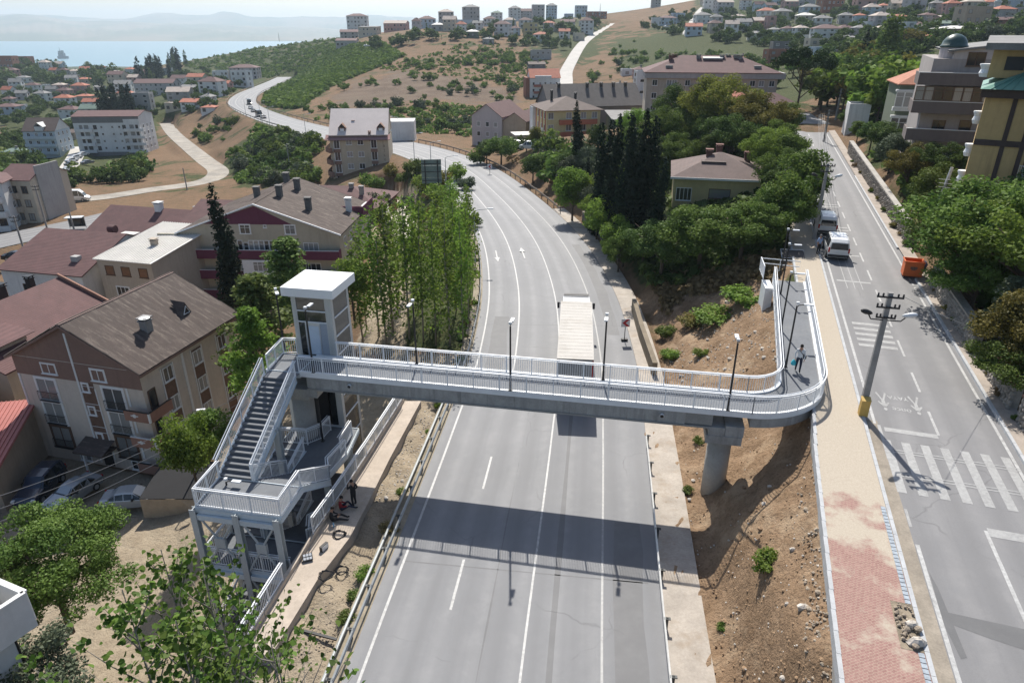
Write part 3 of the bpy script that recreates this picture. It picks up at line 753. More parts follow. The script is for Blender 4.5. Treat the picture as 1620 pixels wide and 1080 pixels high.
pier2 = obj('pier', MB().lathe([(.68, -10.5), (.68, -2.0)], (-.75, 1.15, 0), 28), bpy.data.materials['pier_concrete'], bridge, True)
obj('pier_cap', MB().b2(-1.6, .9, -.0, 2.4, -1.62, -1.11).prism([(-1.3, .4), (.1, .4), (.1, 1.9), (-1.3, 1.9)], -2.1, -1.62), M_PANEL, bridge)
obj('end_wall', MB().b2(BIN[-1][0] - .75, BIN[-1][0] - .15, BIN[-1][1] - 1.6, BIN[-1][1] + .4, -2.6, .35).b2(BIN[-1][0] - .8, BIN[-1][0] - .1, BIN[-1][1] - 1.7, BIN[-1][1] + .5, -3.2, -2.6), WHITE, bridge)
for s in (3.1, 21.2, 9.5, 15.6):
    if s in (3.1, 21.2):
        f = obj('spotlight', MB().cyl((s, -.02, -.5), (s, -.16, -.53), .1, .13, 12), LAMPW, bridge); obj('lens', MB().cyl((s, -.161, -.531), (s, -.175, -.534), .105, .105, 12), BLACKST, f)
railing([BOUT[0], BOUT[1]], bridge, side=1)
railing(BOUT[1:16], bridge, side=1, curved=True, post=1.2)
railing(BOUT[15:], bridge, side=1)
railing([(1.32, 2.4, 0), BIN[1]], bridge, side=-1)
railing(BIN[1:16], bridge, side=-1, curved=True, post=1.0)
railing(BIN[15:] , bridge, side=-1)
e0, e1 = BIN[-1], BOUT[-1]
railing([(e0[0] - .75, e0[1], e0[2]), (e0[0] - .7, e0[1] + 2.4, e0[2])], bridge, side=1, double=False)
obj('barrier_rail', MB().tube([(e0[0] - .7, e0[1] + 2.4, e0[2] + 1.0), (e0[0] + 2.3, e0[1] + 2.0, e0[2] + 1.0), (e0[0] + 2.3, e0[1] + 2.0, e0[2] + .55), (e0[0] - .7, e0[1] + 2.4, e0[2] + .6)], .04, 6).tube([(e0[0] + .8, e0[1] + 2.2, e0[2] + 1.), (e0[0] + .8, e0[1] + 2.2, e0[2])], .035, 6), WHITE, bridge)
# black lamps along the bridge
_lp = MB().cyl((0, 0, 0), (0, 0, 3.95), .058, .048, 10).mesh('pole', BLACKST); _la = MB().tube([(0, 0, 3.9), (.12, 0, 4.0), (.45, 0, 4.04)], .03, 6).mesh('arm', BLACKST)
_lh = MB().box((.62, 0, 4.06), (.5, .2, .07)).mesh('lamp_head', LAMPW); _lb = MB().box((0, 0, .02), (.2, .2, .04)).cyl((0, 0, .04), (0, 0, .55), .07, .066, 10).mesh('base', BLACKST)
_lc = MB().box((.02, 0, 4.13), (.16, .16, .12)).mesh('camera_box', LAMPW)
def bridge_lamp(s, n, z, rz, label):
    t = thing('street_lamp', label, 'street lamp', BW(s, n, z), BRZ + rz, 'black lamps along the footbridge')
    for nm, me in (('pole', _lp), ('arm', _la), ('lamp_head', _lh), ('base', _lb), ('camera_box', _lc)): link(nm, me, t)
H = math.pi / 2
bridge_lamp(12.75, .06, .1, H, 'black lamp post on the near railing at mid-span above the highway')
bridge_lamp(24.6, .06, .1, H, 'black lamp post on the near railing directly above the round pier')
bridge_lamp(17.8, 2.34, .1, -H, 'black lamp post on the far railing right behind the truck')
bridge_lamp(6.5, 2.34, .1, -H, 'black lamp post on the far railing in front of the poplars')
bridge_lamp(.85, .06, .1, H, 'black lamp post standing in front of the lift door')
bridge_lamp(-2.35, 2.62, .1, -H * .6, 'black lamp post at the back corner of the stair head, left of the lift')
for (x, y, lab) in ((1242.6, 582, 'black lamp post on the ramp railing nearest the walking man'), (1235, 524, 'black lamp post second from the bend on the ramp railing'), (1234, 470, 'black lamp post third from the bend on the ramp railing'), (1233, 442, 'black lamp post at the far end of the ramp')):
    p = at(x, y, 6.5); v = np.array(p[:2]) - BO; bridge_lamp(float(v @ BD), float(v @ BN), .25, 0, lab)

# ---------------------------------------------------------------- lift tower
lift = thing('lift_tower', 'glazed lift tower with flat white roof at the left end of the footbridge', 'lift', BW(0, 0, 0), BRZ)
def tinted(name, col, rough=.08):
    t = NT(name); t.b.inputs['Base Color'].default_value = (*col, 1); t.b.inputs['Roughness'].default_value = rough; t.b.inputs['Specular IOR Level'].default_value = .7; return t.m
M_TINT = tinted('dark_tinted_glass', (.012, .016, .018)); M_TINT2 = tinted('grey_tinted_glass', (.022, .026, .028))
CLAD = mat('aluminium_cladding', (.50, .51, .50), .05, .5, .45, .2, streak=.35)
s0, s1, n0, n1 = -1.36, 1.22, 2.5, 5.1
zb = -9.8; ztop = 3.95
roof = obj('roof', MB().b2(s0 - .38, s1 + .38, n0 - .38, n1 + .38, 4.0, 4.55), mat('white_roof_cladding', (.78, .79, .79), .03, .5, .4), lift)
obj('roof_trim', MB().b2(s0 - .1, s1 + .1, n0 - .1, n1 + .1, 3.85, 3.998), CLAD, lift)
for a, b in ((s0, n0), (s1 - .42, n0), (s0, n1 - .3), (s1 - .3, n1 - .3)):
    w = .42 if a > 0 and b == n0 else .3
    obj('corner_column', MB().b2(a, a + w, b, b + .3, zb, ztop), CLAD, lift)
gz = [-9.6, -7.9, -6.2, -4.5, -2.9, -1.3, .0, 1.25, 2.5, 3.8]
for k in range(len(gz) - 1):
    obj('glass_panel', MB().b2(s1 - .05, s1 - .02, n0 + .32, n1 - .32, gz[k] + .04, gz[k + 1] - .04), M_TINT2 if k % 3 else M_TINT, lift)
    obj('glass_panel', MB().b2(s0 + .02, s0 + .05, n0 + .32, n1 - .32, gz[k] + .04, gz[k + 1] - .04), M_TINT, lift)
    obj('transom', MB().b2(s1 - .07, s1 + .03, n0 + .3, n1 - .3, gz[k + 1] - .04, gz[k + 1] + .04).b2(s0 - .03, s0 + .07, n0 + .3, n1 - .3, gz[k + 1] - .04, gz[k + 1] + .04), WHITE, lift)
obj('glass_panel', MB().b2(s0 + .31, s1 - .43, n0 + .04, n0 + .07, 3.0, 3.83), M_TINT, lift)
obj('glass_panel', MB().b2(s0 + .31, s1 - .43, n0 + .04, n0 + .07, 2.27, 2.93), M_TINT, lift)
obj('glass_panel', MB().b2(s0 + .31, s0 + .72, n0 + .04, n0 + .07, .05, 2.2), M_TINT, lift)
obj('transom', MB().b2(s0 + .3, s1 - .42, n0 - .02, n0 + .1, 2.93, 3.0).b2(s0 + .3, s1 - .42, n0 - .02, n0 + .1, 2.2, 2.27), WHITE, lift)
STEELD = mat('brushed_steel_door', (.45, .48, .52), .08, 1, .35, .6)
d = obj('door', MB().b2(s0 + .8, s0 + 1.62, n0 + .02, n0 + .06, .03, 2.0), mat('protective_film', (.52, .60, .70), .05, 2, .3), lift)
obj('door_frame', MB().b2(s0 + .72, s0 + .8, n0 - .03, n0 + .1, 0, 2.2).b2(s0 + 1.62, s0 + 1.7, n0 - .03, n0 + .1, 0, 2.2).b2(s0 + .8, s0 + 1.62, n0 - .03, n0 + .1, 2.0, 2.2), STEELD, lift)
obj('side_panel', MB().b2(s0 + 1.7, s1 - .42, n0 + .0, n0 + .08, 0, 2.2), mat('blue_grey_panel', (.30, .34, .40), .05, 2, .4), lift)
obj('lower_door', MB().b2(s0 + .5, s0 + 1.6, n0 + .02, n0 + .06, -5.1, -2.4), BLACKST, lift)
obj('lower_door', MB().b2(s0 + .5, s0 + 1.6, n0 + .02, n0 + .06, -8.8, -6.4), BLACKST, lift)
for z in (-1.25, -2.3, -5.15, -6.3): obj('transom', MB().b2(s0 + .3, s1 - .42, n0 - .02, n0 + .1, z, z + .08), WHITE, lift)
obj('glass_panel', MB().b2(s1 - .86, s1 - .43, n0 + .04, n0 + .07, -5, -1.3), M_TINT, lift)
obj('back_glazing', MB().b2(s0 + .3, s1 - .3, n1 - .06, n1 - .02, zb, 3.8), M_TINT, lift)

# ---------------------------------------------------------------- steel stair
stair = thing('steel_staircase', 'white and grey steel staircase with two visible landings beside the lift', 'staircase', BW(0, 0, 0), BRZ)
TREAD = mat('dark_tread', (.12, .13, .145), .12, 1.5, .7)
RISE = .171
def flight(sa, sb, na, nb, za, zb_, rails=(1, 1), visible=True):
    k = int(round(abs(za - zb_) / RISE)); dn = (nb - na) / k; dz = (zb_ - za) / k
    tm = MB().b2(sa + .05, sb - .05, min(0, dn) , max(0, dn) + (.03 if dn > 0 else 0), -.04, 0); tm.b2(sa + .05, sb - .05, dn - .015 if dn < 0 else dn - .015, dn + .015, dz + .002, -.002)
    me = tm.mesh('step', TREAD)
    for i in range(k - 1 + 1): link('step', me, stair, (0, na + dn * i, za + dz * i + dz * 0))
    for s in (sa, sb):
        A = (s, na, za); B = (s, nb, zb_)
        obj('stringer', MB().wall([A, B], -.30, .06, .05).wall([A, B], .06, .075, .16).wall([A, B], -.315, -.30, .16), LIGHTST, stair)
    for s, f, sd in ((sa, rails[0], -1), (sb, rails[1], 1)):
        if f: railing([(s, na, za + .06), (s, nb, zb_ + .06)], stair, h=1.02, side=sd * (-1 if nb < na else 1) * -1, hand=.14)
def slab(poly, z, name='landing'):
    obj(name, MB().prism(poly, z - .03, z), DECKM, stair)
    q = poly + [poly[0]]; obj('edge_beam', MB().wall([(p[0], p[1], z) for p in q], -.32, -.032, .1).wall([(p[0], p[1], z) for p in q], -.03, .05, .05), LIGHTST, stair)
Z1, ZP, ZL2, ZP2 = -3.25, -5.1, -7.0, -8.85
slab([(-2.2, 0), (-.06, 0), (-.06, 2.3), (-2.3, 2.3)], 0.)
flight(-2.0, -.02, -.55, -6.35, 0, Z1)
obj('stair_head', MB().b2(-2.0, -.02, -.56, -.02, -.03, 0), DECKM, stair)
L1 = [(-1.75, -8.85), (2.95, -8.85), (2.85, -6.4), (-1.9, -6.35)]
slab(L1, Z1)
flight(.15, 2.75, -6.4, -3.2, Z1, ZP, rails=(1, 1))
PL = [(-2.0, -.7), (-2.0, 2.35), (2.2, 2.4), (2.6, -.45), (2.4, -2.6), (2.75, -3.2), (.15, -3.2), (.05, -.7)]
slab(PL, ZP)
flight(-1.95, -.05, -.75, -6.4, ZP, ZL2, rails=(1, 1))
slab([(-1.9, -8.85), (3.0, -8.85), (3.35, -5.2), (2.85, -5.0), (2.8, -6.4), (-1.95, -6.4)], ZL2)
flight(.15, 2.75, -6.5, -3.2, ZL2, ZP2, rails=(1, 1))
slab([(-2.0, -.7), (-2.0, 2.35), (2.4, 2.4), (2.6, -3.2), (.15, -3.2), (.05, -.7)], ZP2)
flight(-1.95, -.05, -.75, -8.6, ZP2, -11.9, rails=(1, 1))
railing([(-2.0, -.1, 0), (-2.25, 2.3, 0), (-1.4, 2.45, 0)], stair, side=-1)
railing([(-1.9, -6.4, Z1), (-1.72, -8.8, Z1), (2.9, -8.8, Z1), (2.8, -6.4, Z1)], stair, side=1)
railing([(.1, -6.35, Z1), (.05, -6.37, Z1)], stair, side=1, double=False)
railing([(2.75, -3.2, ZP), (2.4, -2.55, ZP), (2.6, -.5, ZP)], stair, side=1); railing([(2.2, -.4, ZP), (2.1, 1.6, ZP)], stair, side=1)
railing([(-2.0, -.7, ZP), (-1.95, -.05, ZP), (-.2, .05, ZP), (.45, .9, ZP), (.5, 1.9, ZP)], stair, side=1)
railing([(-1.9, -6.4, ZL2), (-1.86, -8.8, ZL2), (2.95, -8.8, ZL2)], stair, side=1)
railing([(2.75, -6.2, ZL2), (2.4, -5.4, ZL2), (2.8, -4.9, ZL2)], stair, side=1, double=True)
cols = [(-1.8, -8.95, Z1), (.55, -8.95, Z1), (2.75, -8.95, Z1), (2.5, -3.1, ZP), (.0, -3.4, -1.75), (2.45, .2, ZP), (-2.1, .2, -.05), (-2.1, 2.2, -.05), (-1.95, -6.3, Z1), (.2, -6.3, Z1 - .0)]
for a, b, z in cols: obj('column', MB().b2(a - .02, a + .02, b - .12, b + .12, -12.2, z - .03).b2(a - .17, a + .17, b - .15, b - .121, -12.2, z - .03).b2(a - .17, a + .17, b + .121, b + .15, -12.2, z - .03), GREYST, stair)
for za, zb_ in ((Z1 - .4, ZL2 + .1), (ZL2 - .5, -11.6)):
    for a, b in ((-1.8, .55), (.55, 2.75)):
        mx, mz = (a + b) / 2, (za + zb_) / 2
        obj('brace', MB().tube([(a + .15, -8.95, za), (b - .15, -8.95, zb_)], .06, 6), GREYST, stair); obj('brace', MB().tube([(b - .15, -8.96, za), (a + .15, -8.96, zb_)], .06, 6), GREYST, stair)
        obj('gusset_plate', MB().b2(mx - .28, mx + .28, -9.04, -8.87, mz - .3, mz + .3), GREYST, stair)
for z_ in (Z1 - .65, ZL2 - .5):
    for a, b in ((-1.63, .38), (.72, 2.58)): obj('cross_beam', MB().b2(a, b, -9.05, -8.87, z_, z_ + .3), LIGHTST, stair)

# ---------------------------------------------------------------- retaining wall with railing beside the highway
WR = [at(429, 1035, .15), at(501, 918, .15), at(553, 850, .15), at(578, 803, .15), at(616, 726, .15), at(666, 634, .15)]
WL = [(np.interp(p[1], WALL_Y, WALL_X), p[1], .15) for p in WR]
wall = thing('retaining_wall', 'long beige concrete retaining wall running beside the highway under the footbridge', 'wall', (WR[0][0], WR[0][1], 0))
o_ = np.array(WR[0]); o_[2] = 0
loc_ = lambda P: [tuple(np.array(p) - o_) for p in P]
M_WALL = mat('beige_wall_concrete', (.43, .365, .30), .13, .7, .9, bump=.15, dirt=(.34, .28, .215), streak=.5)
def quadstrip(a, b, z0, z1): return strip_slab(a, b, z0, z1)
for i in range(len(WR) - 1):
    a = loc_(WL[i:i + 2]); b = loc_(WR[i:i + 2])
    obj('wall_cap', strip_slab(b, a, -6.2, 0.), M_WALL, wall)
obj('parapet', MB().wall(loc_([(p[0] - .1, p[1], p[2]) for p in WL]), -6, .26, .2), M_WALL, wall)
e = loc_([(p[0] - .1, p[1], p[2] + .26) for p in WL])
railing([e[0], tuple(np.array(e[0]) * .05 + np.array(e[1]) * .95)], wall, side=-1)
railing([e[2], e[3], e[4], e[5]], wall, side=-1)

# ---------------------------------------------------------------- guardrails
def guardrail(label, path, face, posts, m=GALV, cap=True, z=.0, hh=.72):
    P = resample([(p[0], p[1], p[2] + z) for p in path], 1.0)
    t = thing('guardrail', label, 'guardrail', P[0]); o = np.array(P[0]); Q = [tuple(np.array(p) - o) for p in P]
    A = np.array(Q); d = np.gradient(A[:, :2], axis=0); L = np.linalg.norm(d, axis=1)[:, None]; d /= L; nx = np.stack([d[:, 1], -d[:, 0]], 1) * face
    mb = MB(); prof = [(.10, hh - .31), (.16, hh - .26), (.16, hh - .20), (.10, hh - .16), (.16, hh - .12), (.16, hh - .06), (.10, hh)]
    n = len(Q)
    for i in range(n): mb.v += [(A[i, 0] + nx[i, 0] * u, A[i, 1] + nx[i, 1] * u, A[i, 2] + w) for u, w in prof]
    for i in range(n - 1):
        for k in range(6): mb.f.append((i * 7 + k, i * 7 + k + 1, (i + 1) * 7 + k + 1, (i + 1) * 7 + k))
    obj('rail', mb, m, t)
    pmsh = MB().box((0, 0, hh / 2 - .2), (.11, .1, hh + .35)).box((0, 0, hh - .05), (.3, .14, .05)).mesh('post', mat('dark_post_steel', (.06, .065, .065), .3, 3, .6))
    s = resample(Q, posts)
    for i, p in enumerate(s):
        j = int(np.argmin(np.hypot(A[:, 0] - p[0], A[:, 1] - p[1]))); link('post', pmsh, t, p, math.atan2(nx[j, 1], nx[j, 0]))
    return t
iL = hidx(84)
GL = [(p[0], p[1], p[2] - .05) for p in offs(HW, -HWH - .55)[3:iL]]
guardrail('grey guardrail along the left edge of the highway below the staircase', GL, 1, 2.6)
gl2 = [(p[0] - .42, p[1], p[2] + .25) for p in GL[4:26]]
tag(obj('pipe', MB().tube(gl2, .075, 8), GALV), 'grey pipe lying behind the left highway guardrail', 'pipe')
GR = [(p[0], p[1], p[2]) for p in offs(HW, HWH + .25)[3:hidx(41)]]
guardrail('pale guardrail along the right edge of the highway below the dirt slope', GR, -1, 3.2, mat('pale_rail', (.62, .61, .58), .1, 2, .5))
iR0 = hidx(108); iR1 = int(np.argmin(np.abs(HW[:, 0] + 32) + 1000 * (HW[:, 1] < 130)))
guardrail('rusty barrier on the outer curve of the highway beyond the trees', [tuple(p) for p in offs(HW, HWH + .6)[iR0:iR1]], -1, 4, mat('rusty_barrier', (.22, .17, .13), .2, 1, .8), hh=1.0)
guardrail('long barrier on the far bend of the highway below the scrub hill', [tuple(p) for p in offs(HW, HWH + .7)[iR1 + 14:]], -1, 8, bpy.data.materials['rusty_barrier'], hh=1.1)
guardrail('barrier on the inner side of the far highway bend', [tuple(p) for p in offs(HW, -HWH - .7)[iR1 + 40:]], 1, 8, bpy.data.materials['rusty_barrier'], hh=1.0)
# ---------------------------------------------------------------- building kit
def glassm(name, dark, cur):
    t = NT(name); oi = t.N('ShaderNodeObjectInfo'); r = oi.outputs['Random']; p = t.oco()
    sx = t.N('ShaderNodeSeparateXYZ'); t.L(p, sx.inputs[0])
    fold = t.math('SINE', t.math('MULTIPLY', sx.outputs[0], 38.))
    c2 = t.mix(t.rng(fold, -1, 1, .0, .35), cur, tuple(x * .55 for x in cur))
    t.L(t.mix(t.rng(r, .45, .55), dark, c2), t.b.inputs['Base Color']); t.b.inputs['Roughness'].default_value = .12; t.b.inputs['Specular IOR Level'].default_value = .6
    return t.m
GLASS = glassm('window_glass', (.022, .027, .032), (.30, .30, .29))
M_FRAME = mat('white_frame', (.72, .72, .71), .05, 2, .5); M_BFRAME = mat('brown_frame', (.12, .07, .045), .1, 2, .6)
_wc = {}
def win_mesh(w, h, mull=1, rail=0, fr=None, trim=.0):
    k = (round(w, 2), round(h, 2), mull, rail, fr.name if fr else '', trim)
    if k in _wc: return _wc[k]
    f = .07; d = .07; m = MB()
    m.b2(-w / 2, w / 2, -d, .0, 0, f).b2(-w / 2, w / 2, -d, 0, h - f, h).b2(-w / 2, -w / 2 + f, -d, 0, f, h - f).b2(w / 2 - f, w / 2, -d, 0, f, h - f)
    for i in range(1, mull + 1):
        x = -w / 2 + w * i / (mull + 1); m.b2(x - .03, x + .03, -d * .9, 0, f, h - f)
    if rail: m.b2(-w / 2 + f, w / 2 - f, -d * .85, 0, h * .68 - .02, h * .68 + .02)
    if trim: m.b2(-w / 2 - trim, w / 2 + trim, -.05, 0, h, h + trim).b2(-w / 2 - trim, -w / 2, -.05, 0, 0, h).b2(w / 2, w / 2 + trim, -.05, 0, 0, h)
    m.b2(-w / 2 - .06 - trim, w / 2 + .06 + trim, -.13, 0, -.06, -.001)
    a = m.mesh('window', fr or M_FRAME); b = MB().quad((-w / 2 + f, -.018, f), (w / 2 - f, -.018, f), (w / 2 - f, -.018, h - f), (-w / 2 + f, -.018, h - f)).mesh('pane', GLASS)
    _wc[k] = (a, b); return a, b
FACE = {'F': 0., 'R': math.pi / 2, 'L': -math.pi / 2, 'B': math.pi}
def fpos(face, u, z, W, D, out=0.):
    return {'F': (u, -out, z), 'R': (W + out, u, z), 'L': (-out, D - u, z), 'B': (W - u, D + out, z)}[face]
def win(b, face, u, z, w=1.3, h=1.4, mull=1, rail=0, fr=None, trim=0., pane=True, out=0.):
    a, g = win_mesh(w, h, mull, rail, fr, trim)
    o = link('window', a, b['o'], fpos(face, u, z, b['W'], b['D'], out), FACE[face])
    if pane: link('pane', g, o)
    return o
_rc = {}
def win_rail(b, face, u, z, w, h=.95, m=None, out=0., name='window_railing', d=.22):
    k = (round(w, 2), round(h, 2), (m or BLACKST).name)
    if k not in _rc:
        q = MB(); q.b2(-w / 2, w / 2, -d - .02, -d + .02, h - .03, h).b2(-w / 2, w / 2, -d - .02, -d + .02, .04, .07).b2(-w / 2, -w / 2 + .03, -d, 0, h - .03, h).b2(w / 2 - .03, w / 2, -d, 0, h - .03, h).b2(-w / 2, w / 2, -d, 0, -.03, .03)
        n = int(w / .13)
        for i in range(n + 1): x = -w / 2 + w * i / n; q.b2(x - .01, x + .01, -d - .01, -d + .01, .07, h - .03)
        _rc[k] = q.mesh(name, m or BLACKST)
    return link(name, _rc[k], b['o'], fpos(face, u, z, b['W'], b['D'], out), FACE[face])
def balcony(b, face, u, z, w, d=1.2, h=.95, m=None, slab=.18, top=None, open_front=False):
    q = MB(); q.b2(-w / 2, w / 2, -d, -.003, -slab, 0)
    if not open_front: q.b2(-w / 2, w / 2, -d, -d + .12, 0.001, h)
    q.b2(-w / 2, -w / 2 + .12, -d + .121, -.003, .001, h).b2(w / 2 - .12, w / 2, -d + .121, -.003, .001, h)
    o = link('balcony', q.mesh('balcony', m), b['o'], fpos(face, u, z, b['W'], b['D']), FACE[face])
    if top: obj('coping', MB().b2(-w / 2 - .02, w / 2 + .02, -d - .02, -d + .14, h + .001, h + .05), top, o)
    return o
def bldg(name, label, cat, loc, rz, W, D, H, m, group=None, deep=4., wall=True):
    o = thing(name, label, cat, loc, R(rz), group)
    b = dict(o=o, W=W, D=D, H=H, m=m)
    if wall: obj('wall', MB().b2(0, W, 0, D, -deep, H), m, o)
    return b
def roof_gable(b, rise, axis, m, over=.4, th=.14, z=None, ridge=.5, gm=None, name='roof'):
    W, D = b['W'], b['D']; z = b['H'] if z is None else z; q = MB(); g = MB()
    if axis == 'y': a, L = W, D
    else: a, L = D, W
    rx = a * ridge
    s1 = rise / rx; s2 = rise / (a - rx)
    prof = [(-over, -over * s1), (rx, rise), (a + over, -over * s2)]
    P = lambda u, v, zz: (u, v, z + zz) if axis == 'y' else (v, u, z + zz)
    r = []
    for (u0, z0), (u1, z1) in ((prof[0], prof[1]), (prof[1], prof[2])):
        n = len(q.v)
        for v in (-over, L + over):
            q.v += [P(u0, v, z0), P(u1, v, z1), P(u1, v, z1 + th), P(u0, v, z0 + th)]
        for f in ((0, 1, 2, 3), (7, 6, 5, 4), (0, 4, 5, 1), (1, 5, 6, 2), (2, 6, 7, 3), (3, 7, 4, 0)): q.f.append(tuple(n + i for i in f))
    o = obj(name, q, m, b['o'])
    for v0, v1 in ((.0, .2), (L - .2, L)):
        g = MB(); T3 = lambda v: [P(0, v, -.001), P(a, v, -.001), P(rx, v, rise - .01)]
        g.v = T3(v0) + T3(v1); g.f = [(0, 1, 2), (5, 4, 3), (0, 3, 4, 1), (1, 4, 5, 2), (2, 5, 3, 0)]; obj('gable', g, gm or b['m'], b['o'])
    return o
def roof_hip(b, rise, m, over=.45, z=None, cut=None, name='roof'):
    W, D = b['W'] , b['D']; z = b['H'] if z is None else z; q = MB()
    x0, x1, y0, y1 = -over, W + over, -over, D + over
    k = min(x1 - x0, y1 - y0) / 2 if cut is None else cut
    if W >= D: r0, r1 = (x0 + k, (y0 + y1) / 2), (x1 - k, (y0 + y1) / 2)
    else: r0, r1 = ((x0 + x1) / 2, y0 + k), ((x0 + x1) / 2, y1 - k)
    q.v = [(x0, y0, z), (x1, y0, z), (x1, y1, z), (x0, y1, z), (r0[0], r0[1], z + rise), (r1[0], r1[1], z + rise), (x0, y0, z - .12), (x1, y0, z - .12), (x1, y1, z - .12), (x0, y1, z - .12)]
    if W >= D: q.f = [(0, 1, 5, 4), (1, 2, 5), (2, 3, 4, 5), (3, 0, 4)]
    else: q.f = [(0, 1, 4), (1, 2, 5, 4), (2, 3, 5), (3, 0, 4, 5)]
    q.f += [(6, 7, 1, 0), (7, 8, 2, 1), (8, 9, 3, 2), (9, 6, 0, 3), (9, 8, 7, 6)]
    return obj(name, q, m, b['o'])
def roof_shed(b, rise, axis, m, over=.3, th=.14, z=None, name='roof'):
    W, D = b['W'], b['D']; z = b['H'] if z is None else z
    f = (lambda x, y: rise * y / D) if axis == 'y' else (lambda x, y: rise * x / W)
    q = MB(); c = [(-over, -over), (W + over, -over), (W + over, D + over), (-over, D + over)]
    q.v = [(x, y, z + f(x, y) + .01) for x, y in c] + [(x, y, z + f(x, y) + th) for x, y in c]
    q.f = [(3, 2, 1, 0), (4, 5, 6, 7), (0, 1, 5, 4), (1, 2, 6, 5), (2, 3, 7, 6), (3, 0, 4, 7)]
    o = obj(name, q, m, b['o'])
    w = MB(); c = [(0, 0), (W, 0), (W, D), (0, D)]; w.v = [(x, y, z) for x, y in c] + [(x, y, z + max(0.002, f(x, y))) for x, y in c]; w.f = [(0, 1, 5, 4), (1, 2, 6, 5), (2, 3, 7, 6), (3, 0, 4, 7)]
    obj('gable', w, b['m'], b['o']); return o
def roof_flat(b, m, par=.6, pm=None, z=None):
    W, D = b['W'], b['D']; z = b['H'] if z is None else z
    o = obj('roof', MB().b2(.2, W - .2, .2, D - .2, z, z + .05), m, b['o'])
    obj('parapet', MB().wall([(.1, .1, z), (W - .1, .1, z), (W - .1, D - .1, z), (.1, D - .1, z), (.1, .1, z)], 0.001, par, .2), pm or b['m'], b['o']); return o
_cm = {}
def chimney(b, x, y, z, m, h=1.3, w=.55, cap=None):
    k = (m.name, round(h, 1), round(w, 2))
    if k not in _cm:
        q = MB().b2(-w / 2, w / 2, -w / 2, w / 2, -.8, h).b2(-w * .62, w * .62, -w * .62, w * .62, h + .001, h + .1)
        for sx in (-1, 1):
            for sy in (-1, 1): q.b2(sx * w * .42 - .05, sx * w * .42 + .05, sy * w * .42 - .05, sy * w * .42 + .05, h + .101, h + .28)
        q.b2(-w * .66, w * .66, -w * .66, w * .66, h + .281, h + .37); _cm[k] = q.mesh('chimney', m)
    return link('chimney', _cm[k], b['o'], (x, y, z))
def stucco(name, col, v=.08): return mat(name, col, v, .25, .92, bump=.08, dirt=tuple(c * .78 for c in col), streak=.45)
WALLS = dict(white=stucco('white_render', (.62, .62, .61)), cream=stucco('cream_render', (.50, .44, .35)), grey=stucco('grey_render', (.36, .35, .34)), beige=stucco('beige_render', (.43, .37, .30)), yellow=stucco('yellow_render', (.50, .41, .21)), pink=stucco('pink_render', (.46, .27, .24)), blue=stucco('pale_blue_render', (.42, .49, .55)), brick=stucco('raw_brick', (.27, .12, .075)), dark=stucco('dark_grey_render', (.17, .165, .165)), tan=stucco('tan_render', (.37, .30, .23)), green=stucco('green_render', (.14, .17, .12)), lilac=stucco('pale_lilac_render', (.47, .43, .43)))
def tiles(name, c, sc=3.2, v=.2):
    t = NT(name); p = t.oco(); n = t.noise(p, .7, 6, .7); f = t.noise(p, 18, 2)
    w = t.N('ShaderNodeTexWave'); w.wave_type = 'BANDS'; w.bands_direction = 'Z'; w.inputs['Scale'].default_value = sc; w.inputs['Distortion'].default_value = .3; t.L(p, w.inputs['Vector'])
    k = t.math('MULTIPLY', t.math('MULTIPLY', t.rng(n, .3, .7, 1 - v, 1 + v), t.rng(f, .3, .7, .85, 1.15)), t.rng(w.outputs['Fac'], 0, 1, .85, 1.08))
    t.L(t.mix(1., c, k, 'MULTIPLY'), t.b.inputs['Base Color']); t.b.inputs['Roughness'].default_value = .85; t.bump(w.outputs['Fac'], .4, .04); return t.m
ROOFS = dict(maroon=tiles('maroon_roof', (.11, .052, .05)), red=tiles('red_roof', (.36, .115, .065)), brown=tiles('brown_roof', (.105, .075, .064)), grey=tiles('grey_roof', (.20, .195, .19)), white=mat('pale_roof', (.60, .58, .54), .1, .5, .7), green=tiles('green_roof', (.13, .19, .155)), pale=tiles('pale_tile_roof', (.42, .35, .30)), pinkwhite=mat('faded_pink_roof', (.56, .49, .46), .08, .4, .7))
M_DISH = mat('dish_white', (.60, .60, .58), .05, 1, .5)

# --- brown apartment block at left
BZ = -9.2
f_ = R(-14.5); ux, uy = math.cos(f_), math.sin(f_)
Wb, Db = 12.4, 12.3
E0 = (-29.5, 47.9); org = (E0[0] - ux * Wb, E0[1] - uy * Wb, BZ)
M_BW = stucco('taupe_render', (.56, .49, .42)); M_BB = stucco('brown_render', (.23, .145, .115)); M_TRIM = mat('white_trim', (.66, .66, .65), .05, 2, .7)
M_LAM = None
b = bldg('apartment_block', 'taupe and brown apartment block with corrugated dark roof beside the steel staircase', 'apartment block', org, -14.5, Wb, Db, 9.6, M_BW, deep=1.5)
o = b['o']
def corrugated(name, c, v=.25):
    t = NT(name); p = t.oco(); n = t.noise(p, .9, 7, .7); f = t.noise(p, 9, 4); s = t.N('ShaderNodeMapping'); s.inputs['Scale'].default_value = (.35, 2.2, .35); t.L(p, s.inputs[0]); st = t.noise(s.outputs[0], 1.4, 5, .75)
    col = t.mix(t.rng(n, .3, .7), c, tuple(x * .7 for x in c)); col = t.mix(t.rng(st, .50, .68, 0, .75), col, (.20, .165, .14)); col = t.mix(t.rng(f, .5, .75, 0, .5), col, tuple(x * .5 for x in c))
    t.L(col, t.b.inputs['Base Color']); t.b.inputs['Roughness'].default_value = .9; return t.m
M_CORR = corrugated('corrugated_sheet', (.085, .064, .056))
